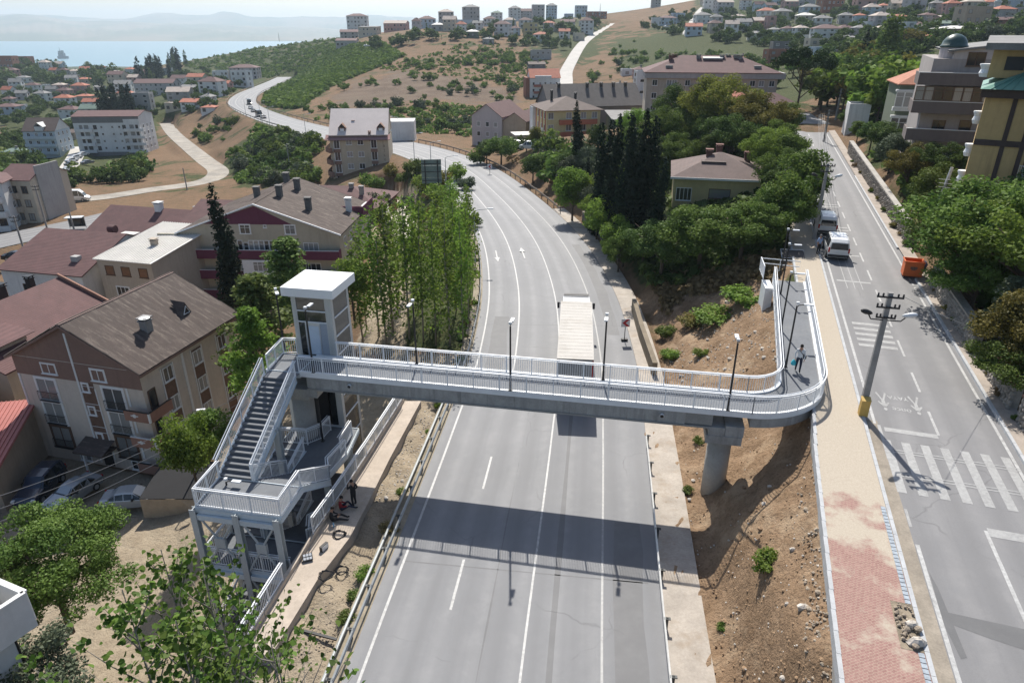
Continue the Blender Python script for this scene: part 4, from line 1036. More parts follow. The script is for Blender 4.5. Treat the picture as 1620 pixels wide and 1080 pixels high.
def corr_plane(par, p0, du, dv, nu, nv, amp, m, name='roof_sheet', rows=6):
    # sheets laid in rows, each row lapping a little over the one below
    p0, du, dv = np.array(p0, float), np.array(du, float), np.array(dv, float); nn = np.cross(du, dv); nn /= np.linalg.norm(nn); nn *= np.sign(nn[2])
    for r in range(rows):
        V = []; Fc = []
        us = np.linspace(0, 1, nu)
        for k, fv in enumerate((r / rows, (r + 1) / rows + .012)):
            for i, u in enumerate(us): V.append(p0 + du * u + dv * fv + nn * (amp * (1 if i % 2 else -1) + .05 + (0.03 if k == 1 else .0) + .015 * ((r * 7 + i // 14) % 3)))
        Fc = [(i, i + 1, nu + i + 1, nu + i) for i in range(nu - 1)]
        link(name, npmesh(name, V, Fc, m), par)
RZ = 9.6; RI = 3.3; RX = 6.2
rf = roof_gable(b, RI, 'y', mat('roof_underlay', (.08, .06, .05), .2, 1, .9), .35, .1, RZ, RX / Wb, M_BB)
corr_plane(rf, (Wb + .45, -.4, RZ - .2 + .1), (0, Db + .8, 0), (RX - Wb - .45, 0, RI + .2 + .05), 150, 2, .028, M_CORR, rows=7)
corr_plane(rf, (-.45, -.4, RZ - .2 + .1), (0, Db + .8, 0), (RX + .45, 0, RI + .2 + .05), 150, 2, .028, M_CORR, rows=7)
obj('ridge_cap', MB().wall([(RX, -.4, RZ + RI + .12), (RX, Db + .4, RZ + RI + .12)], 0, .1, .4), mat('faded_ridge', (.20, .14, .125), .15, 1, .9), rf)
obj('verge_trim', MB().wall([(Wb + .4, -.37, RZ - .2), (RX, -.37, RZ + RI)], -.1, .12, .1).wall([(RX, -.37, RZ + RI), (-.4, -.37, RZ - .2)], -.1, .12, .1), M_BB, rf)
obj('fascia', MB().wall([(Wb + .42, -.4, RZ - .22), (Wb + .42, Db + .4, RZ - .22)], -.16, .06, .08), M_BB, rf)
obj('attic_band', MB().b2(-.02, Wb + .02, -.03, -.003, 7.9, 9.55), M_BB, o)
c = chimney(b, 10.0, 4.3, RZ + 1.3, mat('chimney_grey', (.25, .24, .235), .15, 2, .9), 1.0, .7)
obj('dish', MB().lathe([(.02, 0), (.3, .05), (.45, .14), (.43, .15), (.02, .03)], (0, 0, 0), 16), M_DISH, c, True, loc=(.35, -.35, 1.3))
dm = obj('dormer', MB().poly([(9.2, 8.3, RZ + 2.2), (10.5, 7.9, RZ + 1.2), (10.5, 9.3, RZ + 1.2)]).poly([(10.5, 7.9, RZ + 1.1), (10.5, 9.3, RZ + 1.1), (10.5, 8.6, RZ + 2.4)]).poly([(9.0, 8.6, RZ + 2.5), (10.5, 8.6, RZ + 2.4), (10.5, 9.3, RZ + 1.1)]).poly([(9.0, 8.6, RZ + 2.5), (10.5, 7.9, RZ + 1.1), (10.5, 8.6, RZ + 2.4)]), M_CORR, rf)
obj('window', MB().tube([(10.53, 8.2, RZ + 1.35), (10.53, 9.0, RZ + 1.35), (10.53, 8.6, RZ + 2.05), (10.53, 8.2, RZ + 1.35)], .05, 4), M_FRAME, dm)
# front: quoins, window columns, railings, balconies
for x in (.12, 6.15): obj('quoin_strip', MB().b2(x - .09, x + .09, -.06, -.0025, 0 if x > 1 else .4, 7.9 if x < 1 else RZ + 2.6), M_TRIM, o)
obj('quoin_strip', MB().b2(7.62, 7.74, -.05, -.0025, .5, 7.4), M_TRIM, o)
obj('stair_panel', MB().b2(6.28, 7.6, -.02, -.0025, 1.9, 7.9), mat('timber_look_panel', (.145, .085, .06), .25, 3, .7), o)
for z in (7.2, 5.0, 2.4): win(b, 'F', 6.75, z - .2, .62, .8, 0, trim=.08)
for zz in np.arange(2.0, 7.8, .55): obj('panel_joint', MB().b2(6.3, 7.58, -.032, -.0215, zz, zz + .05), M_TRIM, o) if int(zz * 10) % 2 == 0 else None
for k, z in enumerate((.95, 3.35, 5.6)):
    for u in (2.7, 9.4):
        w = win(b, 'F', u, z, 2.0, 2.1, 1, trim=.14, fr=M_BFRAME if k == 0 else None); win_rail(b, 'F', u, z, 2.0, .9)
win(b, 'F', 3.5, 8.25, 1.45, .95, 1, trim=.06); win(b, 'F', 8.4, 8.2, 1.3, 1.05, 1, trim=.1)
obj('base_wall', MB().b2(.3, 6.0, -.0, -.002, .0, .5), M_BW, o)
door = obj('door', MB().b2(6.5, 7.5, -.05, -.003, -.2, 1.5), BLACKST, o); obj('canopy', MB().prism([(5.2, -1.6), (8.2, -1.6), (8.2, 0), (5.2, 0)], 1.75, 1.9).poly([(5.2, -1.6, 1.905), (8.2, -1.6, 1.905), (8.2, 0, 2.5), (5.2, 0, 2.5)]), M_CORR, o)
obj('canopy_post', MB().b2(6.0, 6.14, -1.5, -1.36, -.8, 1.75), M_TRIM, o)
win(b, 'F', 4.6, -.1, 1.2, .8, 1); win(b, 'F', 10.3, -.15, 1.9, .9, 2)
M_BPAR = stucco('terracotta_parapet', (.30, .165, .12))
for k, z in enumerate((.55, 3.1, 5.6)):
    q = MB().b2(10.9, 13.35, -.9, 1.7, z - .15, z); bal = obj('balcony', q.b2(10.9, 13.35, -.9, -.8, z + .001, z + .75).b2(13.25, 13.35, -.799, 1.7, z + .001, z + .75), M_BPAR, o)
    obj('coping', MB().b2(10.88, 13.37, -.92, -.78, z + .751, z + .8).b2(13.23, 13.37, -.779, 1.7, z + .751, z + .8), M_TRIM if k == 1 else BLACKST, bal)
    obj('corner_strip', MB().b2(13.2, 13.36, -.93, -.79, z - .1, z + .74), M_TRIM, bal)
    if k: 
        for px_ in (11.9, ): obj('ornament', MB().box((px_, -.915, z + .38), (.7, .03, .1)).box((px_, -.918, z + .38), (.16, .03, .34), 0, 0, .6).box((px_, -.916, z + .38), (.16, .03, .34), 0, 0, -.6), M_TRIM, bal)
    win(b, 'R', .8, z + .05, .85, 1.95, 0, fr=M_BFRAME)
    obj('quoin_strip', MB().b2(10.75, 10.95, -.05, -.0025, z + .6, z + 2.3), M_TRIM, o)
for u, nm in ((2.9, 0), (6.6, 1), (10.0, 2)):
    obj('spandrel_panel', MB().b2(Wb + .003, Wb + .03, u - .62, u + .62, .4, 8.6), bpy.data.materials['timber_look_panel'], o)
    for s in (-.7, .7): obj('quoin_strip', MB().b2(Wb + .003, Wb + .06, u + s - .06, u + s + .06, .2, 8.7), M_TRIM, o)
    for z in (.9, 3.5, 6.1 if nm else 6.3): win(b, 'R', u, z + 1.05, 1.1, 1.3, 1, out=.03)
obj('quoin_strip', MB().b2(Wb + .003, Wb + .07, 4.7, 4.95, 0, 9.2), M_TRIM, o)

# --- purple-trimmed block
M_PUR = stucco('purple_render', (.135, .035, .065)); M_PB = stucco('cream_beige_render', (.43, .385, .30))
org = (-45.6, 90.9, -9.5)
b = bldg('apartment_block', 'beige apartment block with purple balcony bands and brown gabled roof', 'apartment block', org, -2.5, 22.2, 17.5, 9.0, M_PB, deep=1)
o = b['o']; W, D = 22.2, 17.5
rf = roof_gable(b, 4.0, 'y', mat('roof_underlay', (.08, .06, .05)), .25, .1, 9.0, .5, M_PB)
corr_plane(rf, (W + .3, -.25, 9.05), (0, D + .5, 0), (-W / 2 - .3, 0, 4.0), 150, 2, .035, M_CORR, rows=8)
corr_plane(rf, (-.3, -.25, 9.05), (0, D + .5, 0), (W / 2 + .3, 0, 4.0), 150, 2, .035, M_CORR, rows=8)
obj('gable_panel', MB().poly([(3.4, -.02, 10.35), (W - 6.2, -.02, 10.35), (W / 2, -.02, 12.85), (3.4, -.02, 10.4)][:3]), M_PUR, rf)
obj('verge_trim', MB().wall([(W + .35, -.3, 8.95), (W / 2, -.3, 13.05)], 0, .2, .12).wall([(W / 2, -.3, 13.05), (-.35, -.3, 8.95)], 0, .2, .12), WHITE, rf)
for x, y, h in ((W / 2 + 1.2, 6.5, 1.4), (W / 2 + 5.6, 5.2, 1.6), (W / 2 + 1.9, 12.0, 1.5), (W / 2 - 1.0, 15.8, 1.3), (W - 1.3, 10.5, 1.9), (W / 2 - 3.2, 9.2, 1.3)):
    chimney(b, x, y, 9 + 4 * (1 - abs(x - W / 2) / (W / 2)), mat('chimney_dark', (.13, .125, .12), .2, 2, .9) if x < W - 2 else M_TRIM, h, .75)
for z, x0 in ((6.1 - .05, -2.6), (3.15, -1.9), (.3, -1.2)):
    bc = MB().b2(x0, W + .1, -1.3, -.003, z - .2, z).b2(x0, W + .1, -1.3, -1.16, z + .001, z + 1.05).b2(W - .04, W + .1, -1.159, -.003, z + .001, z + 1.05).b2(x0, x0 + .14, -1.159, 2.0, z + .001, z + 1.05).b2(x0, -.003, .0, 2., z - .2, z)
    p_ = obj('balcony', bc, M_PUR, o); obj('coping', MB().b2(x0, W + .1, -1.32, -1.14, z + 1.051, z + 1.1).b2(x0 - .01, x0 + .16, -1.13, 2.0, z + 1.051, z + 1.1), M_TRIM, p_)
    if z > 1:
        for k in range(7): win(b, 'F', 9.2 + k * .72, z + .35 if k else z + .05, .7, 1.75, 0, 1) if z > 5 else None
        win(b, 'F', 18.2, z + .6, 2.1, 1.25, 2); win(b, 'F', 5.6, z + .1, .8, 2.0, 0); win(b, 'F', 8.4, z + .1, .7, 2.0, 0)
        if z < 5: obj('white_panel', MB().b2(8.8, 14.2, -1.33, -1.31, z + .0, z + 2.6), M_FRAME, o); win(b, 'F', 11.6, z + 1.0, 2.6, 1.4, 3, 1, out=1.34); win(b, 'F', 17.1, z + .1, .8, 2.0, 0)
    else: win(b, 'F', 9.3, z + .6, 1.0, 1.3, 0); win(b, 'F', 14.5, z + .6, 1.6, 1.3, 1)
for u in (9.4, 15.6): win(b, 'F', u, 9.05, 1.4, 1.25, 1, 1, trim=.1, fr=None)
win(b, 'F', 12.2, 9.9, .45, .45, 0)
obj('attic_front', MB().b2(-2.8, 0, -.3, -.003, 6.6, 9.0).b2(-2.8, 0, 0, 10, 6.6, 7.6), M_PB, o)
for u in (2.5, 5.5, 8.6, 12, 15.2):
    for z in (1.0, 4.0, 6.8): win(b, 'R', u, z, 1.2, 1.35, 1)
for z in (1.2, 4.2): balcony(b, 'R', 4.2, z - 1.0, 2.6, .9, .9, M_PUR); balcony(b, 'R', 13.5, z - 1.0, 2.6, .9, .9, M_PUR)
tb = MB().b2(W - 3.6, W + .6, D - 6.2, D + .2, 8.4, 9.35); obj('roof_terrace', tb.b2(W + .5, W + .6, D - 6.2, D + .2, 9.351, 10.2).b2(W - 3.6, W + .49, D - 6.2, D - 6.08, 9.351, 10.2), M_PUR, o)
obj('terrace_floor', MB().b2(W - 3.5, W + .48, D - 6.07, D + .1, 9.352, 9.45), M_TRIM, o)

# --- white-roofed cream house in front of it
b = bldg('house', 'cream house with pale corrugated metal roof and boarded brown windows', 'house', (-52.9, 83.3, -9.6), -14, 8.1, 12.8, 7.9, WALLS['beige'], deep=1)
rf = roof_shed(b, 1.3, 'y', ROOFS['white'], .3, .12)
for k in range(22): obj('roof_rib', MB().wall([(-.2 + k * .39, -.3, 8.02), (-.2 + k * .39, 13.1, 9.38)], .0, .05, .05), ROOFS['white'], rf)
chimney(b, 4.6, 5.2, 8.5, WALLS['beige'], .6, .7)
M_BOARD = mat('brown_board', (.20, .10, .05), .2, 3, .8)
for u in (1.7, 4.1, 6.7): w = win(b, 'F', u, 5.9, 1.3, 1.25, 0, fr=M_BFRAME, pane=False); obj('board', MB().quad((-.6, -.02, .06), (.6, -.02, .06), (.6, -.02, 1.2), (-.6, -.02, 1.2)), M_BOARD, w)
win(b, 'F', 3.0, 2.9, 1.9, 1.5, 2, trim=.08); win(b, 'F', 6.3, 2.9, .9, 1.9, 0)
obj('pipe_unit', MB().box((4.7, -.3, 3.9), (.5, .35, .5)), LAMPW, b['o'])

# --- maroon roofs
def rowhouse(label, p, rz, W, D, H, wall, roof, rise, axis='y', ridge=.5, kind='shed', group=None, name='house'):
    b = bldg(name, label, 'house', p, rz, W, D, H, wall, group, 2.5)
    if kind == 'shed': b['rf'] = roof_shed(b, rise, axis, roof, .3)
    elif kind == 'gable': b['rf'] = roof_gable(b, rise, axis, roof, .35, ridge=ridge)
    elif kind == 'hip': b['rf'] = roof_hip(b, rise, roof)
    else: b['rf'] = roof_flat(b, roof)
    return b
# far-left foreground roofs behind the brown block
q = at(-30, 520, -.6)
b = rowhouse('brown house with large faded maroon roof and black chimney, left of the brown block', (-58.5, 56.5, -9.6), -13, 14.5, 14, 7.2, WALLS['beige'], ROOFS['maroon'], 3.2, 'y', .5, 'gable')
obj('parapet', MB().wall([(14.6, 14.3, 7.3), (7.25, 14.3, 10.6)], 0, .35, .2), M_BPAR, b['o'])
chimney(b, 3.4, 10.5, 9.2, BLACKST, 1.2, 1.0); chimney(b, 4.6, 13.2, 9.2, BLACKST, 1.3, .6)
dm = obj('dormer', MB().prism([(9.0, 1.0), (12.5, 1.0), (12.5, 4.5), (9.0, 4.5)], 7.3, 8.9), WALLS['beige'], b['rf']); obj('dormer_roof', MB().poly([(8.6, .6, 9.6), (13.2, .6, 8.9), (13.2, 5, 8.9), (8.6, 5, 9.6)]).poly([(8.6, 5, 9.55), (13.2, 5, 8.85), (13.2, .6, 8.85), (8.6, .6, 9.55)]), ROOFS['maroon'], dm)
win(b, 'R', 3.0, 5.4, 1.6, 1.4, 1); win(b, 'R', 7.0, 5.4, 1.6, 1.4, 1)
b = rowhouse('low house with dull green roof and white window at the left edge', (-60.5, 50.0, -9.6), -13, 13.0, 6.3, 6.4, WALLS['white'], ROOFS['green'], 1.6, 'y', .5, 'shed')
win(b, 'R', 1.6, 4.2, 1.5, 1.5, 1); win(b, 'R', 4.2, 4.2, 1.5, 1.5, 1)
tr = obj('terrace', MB().b2(9.5, 16.5, -3.2, 3.6, 6.45, 6.6).b2(16.35, 16.5, -3.2, 3.6, 6.601, 7.2).b2(9.5, 16.34, -3.2, -3.05, 6.601, 7.2), WALLS['beige'], b['o']); obj('terrace_rail', MB().tube([(16.45, -3.2, 7.75), (16.45, 3.6, 7.75)], .05, 5).tube([(16.45, -3.2, 7.45), (16.45, 3.6, 7.45)], .04, 5), mat('cream_rail', (.55, .50, .38), .05, 1, .6), tr)
b = rowhouse('white house with sloping maroon roof and two white roof boxes', (-66.5, 84.5, -10.0), -13, 12.5, 15.5, 6.6, WALLS['white'], ROOFS['maroon'], 3.0, 'x', .55, 'gable')
for x, y, z in ((9.5, 10.5, 7.6), (10.6, 7.8, 7.4)): u_ = obj('roof_box', MB().b2(x, x + 2.0, y, y + 1.5, z - .6, z + 1.1), WALLS['white'], b['rf']); obj('lid', MB().b2(x - .2, x + 2.2, y - .2, y + 1.7, z + 1.101, z + 1.25), ROOFS['white'], u_)
obj('tank_drum', MB().cyl((6.6, 12.3, 9.0), (7.6, 12.3, 9.0), .55, n=12), ROOFS['maroon'], b['rf'])
obj('roof_box', MB().b2(9.2, 10.2, 2.2, 3.0, 7.4, 8.2), WALLS['grey'], b['rf']); win(b, 'F', 3.5, 3.6, 1.1, 1.2, 0, fr=M_BFRAME); win(b, 'F', 6.0, 3.6, 1.1, 1.2, 0, fr=M_BFRAME)
b = rowhouse('white house with maroon roof, white awning and timber roof terrace', (-68, 107, -10.8), -14, 15, 12, 6.3, WALLS['white'], ROOFS['maroon'], 2.6, 'x', .5, 'gable')
obj('awning', MB().box((1.8, -2.0, 6.2), (6.5, 4.2, .12), 0, -.06), ROOFS['white'], b['o']); obj('terrace', MB().b2(-.5, 10, -3.6, 0, 3.4, 3.6).b2(-.5, 10, -3.6, -3.45, 3.601, 4.7).b2(9.85, 10, -3.44, 0, 3.601, 4.7), WALLS['white'], b['o']); obj('timber_deck', MB().box((7.6, -1.9, 5.9), (5, 3.5, .2)).box((7.6, -3.5, 5.3), (5, .1, 1.0)), M_BOARD, b['o'])
for k in range(6): win(b, 'F', 1.2 + k * 1.5, 1.0, 1.3, 1.5, 1, out=.0)
chimney(b, 9.5, 5.5, 8.6, WALLS['white'], 1.2, 1.0); chimney(b, 13.5, 9.5, 7.3, WALLS['grey'], 1.1, .8)
b = rowhouse('white house with blue-floored roof balcony and small maroon dormer', (-52.5, 104, -10.4), -10, 13, 13, 6.6, WALLS['white'], ROOFS['maroon'], 3.0, 'x', .65, 'gable')
tr = obj('terrace', MB().b2(.4, 9.5, -2.6, 0, 6.2, 6.4).b2(.4, 9.5, -2.6, -2.45, 6.401, 7.2).b2(9.35, 9.5, -2.44, 0, 6.401, 7.2).b2(.4, .55, -2.44, 0, 6.401, 7.2), WALLS['white'], b['o']); obj('terrace_floor', MB().b2(.56, 9.34, -2.44, -.01, 6.402, 6.45), mat('blue_floor', (.16, .28, .45), .1, 1, .8), tr)
obj('dormer', MB().poly([(5, 3.5, 9.6), (6.6, .6, 7.6), (6.6, .4, 9.2)]).poly([(5, 3.5, 9.6), (6.6, .4, 9.2), (3.4, .6, 7.5)]).poly([(3.4, .5, 7.4), (6.6, .5, 7.4), (6.6, .4, 9.2)]), ROOFS['maroon'], b['rf'])
for u in (1.6, 3.4, 5.6, 8.0): win(b, 'F', u, 4.3, 1.2, 1.4, 1, fr=M_BFRAME if u < 4 else None)
b = rowhouse('low house of bare red brick under a wide maroon roof with chimneys', (-43.5, 121, -10.2), -6, 20, 13, 6.4, WALLS['brick'], ROOFS['maroon'], 2.4, 'x', .5, 'hip')
for x, y in ((3, 5), (8, 3.5), (13.5, 6), (16, 4)): chimney(b, x, y, 8.0, mat('chimney_grey', (.25, .24, .235)), 1.0, .7)
# red-roofed shed below the brown block
b = rowhouse('single-storey shed with ribbed salmon-red metal roof at the left edge', (-47.4, 41.4, -9.3), 12, 8.0, 8.5, 3.4, WALLS['tan'], mat('salmon_metal', (.42, .155, .135), .12, .6, .6), 1.5, 'y', .5, 'shed')
for k in range(26): obj('roof_rib', MB().wall([(-.25 + k * .34, -.3, 3.52), (-.25 + k * .34, 8.8, 5.1)], 0, .06, .06), bpy.data.materials['salmon_metal'], b['rf'])
win(b, 'F', 5.2, 1.2, 1.8, 1.3, 1, fr=M_BFRAME); obj('porch_wall', MB().b2(3.5, 8.3, -2.2, -2.05, -.3, .9), stucco('ochre_brick', (.33, .17, .085)), b['o'])
# white building bottom left
b = bldg('house', 'white house corner with open-topped white balcony and dark red eave, bottom left', 'house', (-20.0, 21.2, -7.5), R(0), 1, 1, 1, WALLS['white'], wall=False); o = b['o']
pl = [(0, 0), (-.75, -1.5), (-4.5, -1.2), (-5.5, 1.6), (-2.4, 1.0)]; PZ = 11.5
obj('wall', MB().prism([(-1.0, -.3), (-1.3, -2.5), (-8, -2.5), (-8, 2.5), (-2.4, .9)], -2, PZ - 1.9), WALLS['white'], o); obj('floor', MB().prism(pl, PZ - 1.9, PZ - 1.6), WALLS['white'], o)
obj('balcony', MB().wall([(x * .97 - .05, y * .97, PZ - 1.6) for x, y in pl[:1] + pl[1:] + pl[:1]], .001, 1.5, .16), WALLS['white'], o); obj('coping', MB().wall([(x * .97 - .05, y * .97, PZ) for x, y in pl + pl[:1]], -.099, -.03, .24), M_TRIM, o)
obj('wall', MB().prism([(-2.6, -.2), (-3.0, -1.1), (-8, -1.1), (-8, 2.4), (-3.4, 1.2)], PZ - 1.59, PZ + 2.3), WALLS['white'], o)
obj('eave', MB().prism([(-1.5, .6), (-2.2, -1.5), (-8.5, -1.6), (-8.5, 3), (-2.6, 2.2)], PZ + 2.301, PZ + 2.5), ROOFS['maroon'], o); obj('drain_pipe', MB().tube([(-1.02, -.25, PZ - 2), (-1.02, -.25, -2)], .07, 6), BLACKST, o)

# --- cream tower block by the highway
P0 = atY(520, 301, 158)
b = bldg('apartment_block', 'tall cream apartment block with pinkish white roof standing beside the highway bend', 'apartment block', (-41.6, 160.5, -11.6), 5, 13.2, 11.5, 13.6, stucco('warm_cream_render', (.47, .40, .30)), deep=2)
o = b['o']; W, D = 13.2, 11.5; M_BR2 = stucco('brown_balcony', (.22, .13, .095))
b2 = dict(b); rf = roof_gable(b, 5.0, 'x', ROOFS['pinkwhite'], .1, .15, 14.3, .6)
obj('attic_wall', MB().b2(.3, W - .3, .4, D, 13.6, 14.4), b['m'], o)
obj('lower_eave', MB().poly([(-.9, -.9, 13.4), (W + .5, -.9, 13.4), (W + .5, 1.0, 14.35), (-.9, 1.0, 14.35)]).poly([(-.9, 1.0, 14.3), (W + .5, 1.0, 14.3), (W + .5, -.9, 13.3), (-.9, -.9, 13.3)]).poly([(-.9, D, 13.4), (-.9, -.9, 13.4), (.4, .4, 14.3), (.4, D, 14.3)]), tiles('faded_maroon_roof', (.30, .16, .15)), rf)
for x in (2.9, 11.6):
    d_ = obj('dormer', MB().b2(x - .7, x + .7, 1.0, 3.0, 14.6, 15.9).poly([(x - .95, .8, 15.8), (x, .8, 16.8), (x, 4, 16.8), (x - .95, 3, 15.8)]).poly([(x, .8, 16.8), (x + .95, .8, 15.8), (x + .95, 3, 15.8), (x, 4, 16.8)]), M_BR2, rf); obj('window', MB().b2(x - .45, x + .45, .93, .99, 14.8, 15.7), M_FRAME, d_)
chimney(b, 9.1, .2, 13.8, M_BR2, 1.1, .5); chimney(b, 5.2, 3.9, 16.3, M_BR2, .5, .6)
for k in range(5):
    z = .5 + k * 2.7
    win(b, 'F', 4.3, z + .9, 1.35, 1.25, 1); win(b, 'F', 6.9, z + .9, 1.35, 1.25, 1)
    if k: win(b, 'F', 1.5, z + .1, 1.3, 2.1, 1, trim=.06); obj('spandrel', MB().b2(.75, 2.25, -.12, -.003, z - .75, z + .02), M_BR2, o); win(b, 'F', 9.9, z + .1, 1.3, 2.1, 1, trim=.06); obj('spandrel', MB().b2(9.15, 10.65, -.12, -.003, z - .75, z + .02), M_BR2, o)
    if k:
        q = MB(); 
        q.prism([(-1.3, 8.6), (-1.3, 1.2), (-.1, -.9), (.5, -.9), (.5, -.003), (-.003, -.003), (-.003, 8.6)], z - .75, z - .55)
        q.wall([(-1.25, 8.6, z - .55), (-1.25, 1.2, z - .55), (-.1, -.85, z - .55), (.5, -.85, z - .55)], .001, .95, .1); obj('balcony', q, M_BR2, o)
        for u in (3.2, 6.0, 8.6): win(b, 'L', D - u + 0, z, 1.5, 1.9, 2)
M_LET = mat('dark_letters', (.06, .05, .04), .1, 1, .6)
for i, ch in enumerate('BİLGSAT'):
    text_mesh('facade_letter', ch, .75, M_LET, Matrix.Translation(Vector((12.2, -.03, 11.6 - i * 1.02))) @ Matrix.Rotation(math.pi / 2, 4, 'X'), o)
# billboard and garage below
gb = obj('billboard', MB().b2(7.0, 12.6, -1.0, -.8, 1.0, 3.1), mat('blue_board', (.085, .16, .24), .25, .7, .6), o); obj('board_edge', MB().b2(6.9, 12.7, -1.03, -.78, 3.101, 3.25), M_FRAME, gb)
obj('picture_panel', MB().b2(7.3, 8.2, -1.02, -1.001, 1.2, 2.9).b2(11.4, 12.2, -1.02, -1.001, 1.2, 2.9), mat('tan_print', (.30, .22, .17), .4, 2, .7), gb)
text_mesh('board_lettering', '117\nEVLER', .55, mat('pale_print', (.55, .42, .38), .1, 1, .7), Matrix.Translation(Vector((9.8, -1.022, 2.35))) @ Matrix.Rotation(math.pi / 2, 4, 'X'), gb)
obj('garage_opening', MB().b2(9.4, 12.2, -.06, -.003, -1.2, .95), BLACKST, o); obj('garage_post', MB().b2(9.0, 9.4, -1.2, -.8, -1.5, 1.0), M_TRIM, o)

# --- white five-storey block in the valley
p = at(128, 246, -20); s = ppm(p[1], p[2])
b = bldg('apartment_block', 'long white five-storey block with dark attic in the left valley', 'apartment block', (p[0], p[1], p[2]), 4, 24.5, 13, 14.3, WALLS['white'], deep=4)
o = b['o']; W = 24.5
obj('basement', MB().b2(2, W + .02, -.05, -.003, -2, 1.2), WALLS['dark'], o); obj('attic_band', MB().b2(-.02, W * .76, -.06, -.003, 12.0, 14.25), WALLS['dark'], o); obj('attic_band', MB().b2(W * .76, W, -.03, -.003, 13.3, 14.25), WALLS['dark'], o)
roof_gable(b, 1.5, 'x', ROOFS['maroon'], .3)
for k in range(4):
    z = 1.9 + k * 2.6
    for u, w in ((2.6, 1.1), (4.6, 1.5), (7.8, 1.3), (18.6, 1.3), (21.4, 1.5), (23.3, 1.0)): win(b, 'F', u, z, w, 1.5, 1, fr=M_BFRAME)
    for u in (10.2, 14.2, 16.8): win(b, 'F', u, z + .5, .6, .6, 0, fr=M_BFRAME)
    balcony(b, 'F', 3.6, z - .75, 6.4, .8, .95, WALLS['white']); balcony(b, 'F', 22.2, z - .75, 7.2, .8, .95, WALLS['white'])
    for u in (3, 6.5, 10): win(b, 'R', u, z, 1.2, 1.3, 1)
# --- grey-blue house left of it
p = at(46, 246, -20.5)
b = bldg('house', 'pale blue house with steep brown roof and white gable end in the left valley', 'house', p, 3, 12.0, 11, 9.2, WALLS['blue'], deep=4)
roof_gable(b, 4.2, 'x', ROOFS['brown'], .3, gm=WALLS['white'])
for k in range(3):
    z = .6 + k * 2.9; balcony(b, 'F', 6, z, 11.6, 1.0, .95, WALLS['blue']); 
    for u in (2, 5, 8, 10.5): win(b, 'F', u, z + .6, 1.2, 1.5, 1)
    for u in (2.5, 5.5, 8.5): win(b, 'R', u, z + .7, 1.0, 1.4, 0)
d_ = obj('dormer', MB().b2(5, 8, -.3, 3, 9.2, 10.8).poly([(4.6, -.5, 10.7), (6.5, -.5, 12.3), (6.5, 4, 12.3), (4.6, 3, 10.7)]).poly([(6.5, -.5, 12.3), (8.4, -.5, 10.7), (8.4, 3, 10.7), (6.5, 4, 12.3)]), WALLS['white'], b['o'])
# --- left edge apartment blocks
p = at(13, 352, -12)
b = bldg('apartment_block', 'beige apartment block with maroon roof and tall dark side wall by the west road', 'apartment block', (p[0], p[1], p[2]), -6, 7.5, 11, 8.8, WALLS['cream'], deep=2)
roof_gable(b, 2.2, 'x', ROOFS['maroon'], .2); obj('party_wall', MB().b2(7.503, 7.8, 2.0, 8.6, -1, 11.4), WALLS['grey'], b['o'])
for z in (.6, 3.4, 6.2):
    for u in (1.6, 3.6, 5.9): win(b, 'F', u, z, 1.3, 1.5, 1, fr=M_BFRAME)
    balcony(b, 'F', 2.6, z - .7, 4.0, .9, .9, WALLS['beige'])
p = at(-45, 366, -12)
b = bldg('apartment_block', 'white apartment block with stepped balconies cut by the left edge of the photo', 'apartment block', (p[0] - 2, p[1], p[2]), 14, 9.4, 9, 9.2, WALLS['white'], deep=2)
roof_hip(b, 1.8, ROOFS['maroon'])
for z in (.4, 3.3, 6.2):
    for u in (2, 5, 7.8): win(b, 'F', u, z + .3, 1.4, 1.4, 1, fr=M_BFRAME)
    balcony(b, 'F', 6.6, z - .6, 4.6, .9, .9, WALLS['white']); win(b, 'R', 3, z + .3, 1.2, 1.4, 1)

# --- hip-roofed house among the trees
b = bldg('house', 'ochre house with low brown hipped roof and two chimneys half hidden by trees', 'house', (20.2, 85.6, 4.5), -12, 11.2, 11.0, 3.7, WALLS['yellow'], deep=3)
rf = roof_hip(b, 2.3, tiles('worn_brown_roof', (.125, .085, .075), 5.)); 
for x, y, z in ((4.2, 5.4, 5.1), (5.6, 8.4, 5.3), (9.2, 7.6, 4.6)): chimney(b, x, y, z, mat('chimney_brick', (.16, .08, .065), .2, 3, .9), .9, .75)
obj('dormer', MB().prism([(3.2, 2.8), (6.2, 2.8), (6.2, 4.2), (3.2, 4.2)], 4.2, 5.2), ROOFS['brown'], rf)
win(b, 'F', 1.3, .8, 1.9, 1.6, 3); win(b, 'F', 5.6, 1.2, 2.6, 1.2, 0, fr=M_BFRAME); obj('gutter_board', MB().b2(-.5, 11.7, -.52, -.45, 3.5, 3.75), M_TRIM, b['o'])

# --- long block with maroon roof
b = bldg('apartment_block', 'long beige apartment block with maroon roof and many chimneys behind the trees', 'apartment block', (31.6, 171, 3.0), -8, 29.5, 16, 12.6, WALLS['beige'], deep=4)
o = b['o']; obj('eave_band', MB().b2(-.5, 31, -.6, 16.6, 11.3, 12.6), WALLS['grey'], o); rf = roof_hip(b, 3.4, ROOFS['maroon'], .8, cut=8.8)
for x, y in ((5.5, 6), (6.6, 8), (12, 6.6), (17.5, 7), (19, 8), (20.6, 7), (21.6, 6.4)): chimney(b, x, y, 14.6, mat('chimney_brick', (.16, .08, .065)) if x < 12 else mat('chimney_grey', (.25, .24, .235)), 1.3, .9)
obj('skylight', MB().box((15.2, 6.6, 15.5), (4.5, 2.6, .3), 0, .1), ROOFS['white'], rf)
for x in (5.0, 25): obj('dormer', MB().prism([(x - .8, 1.4), (x + .8, 1.4), (x + .8, 3.2), (x - .8, 3.2)], 12.9, 14.0), ROOFS['grey'], rf)
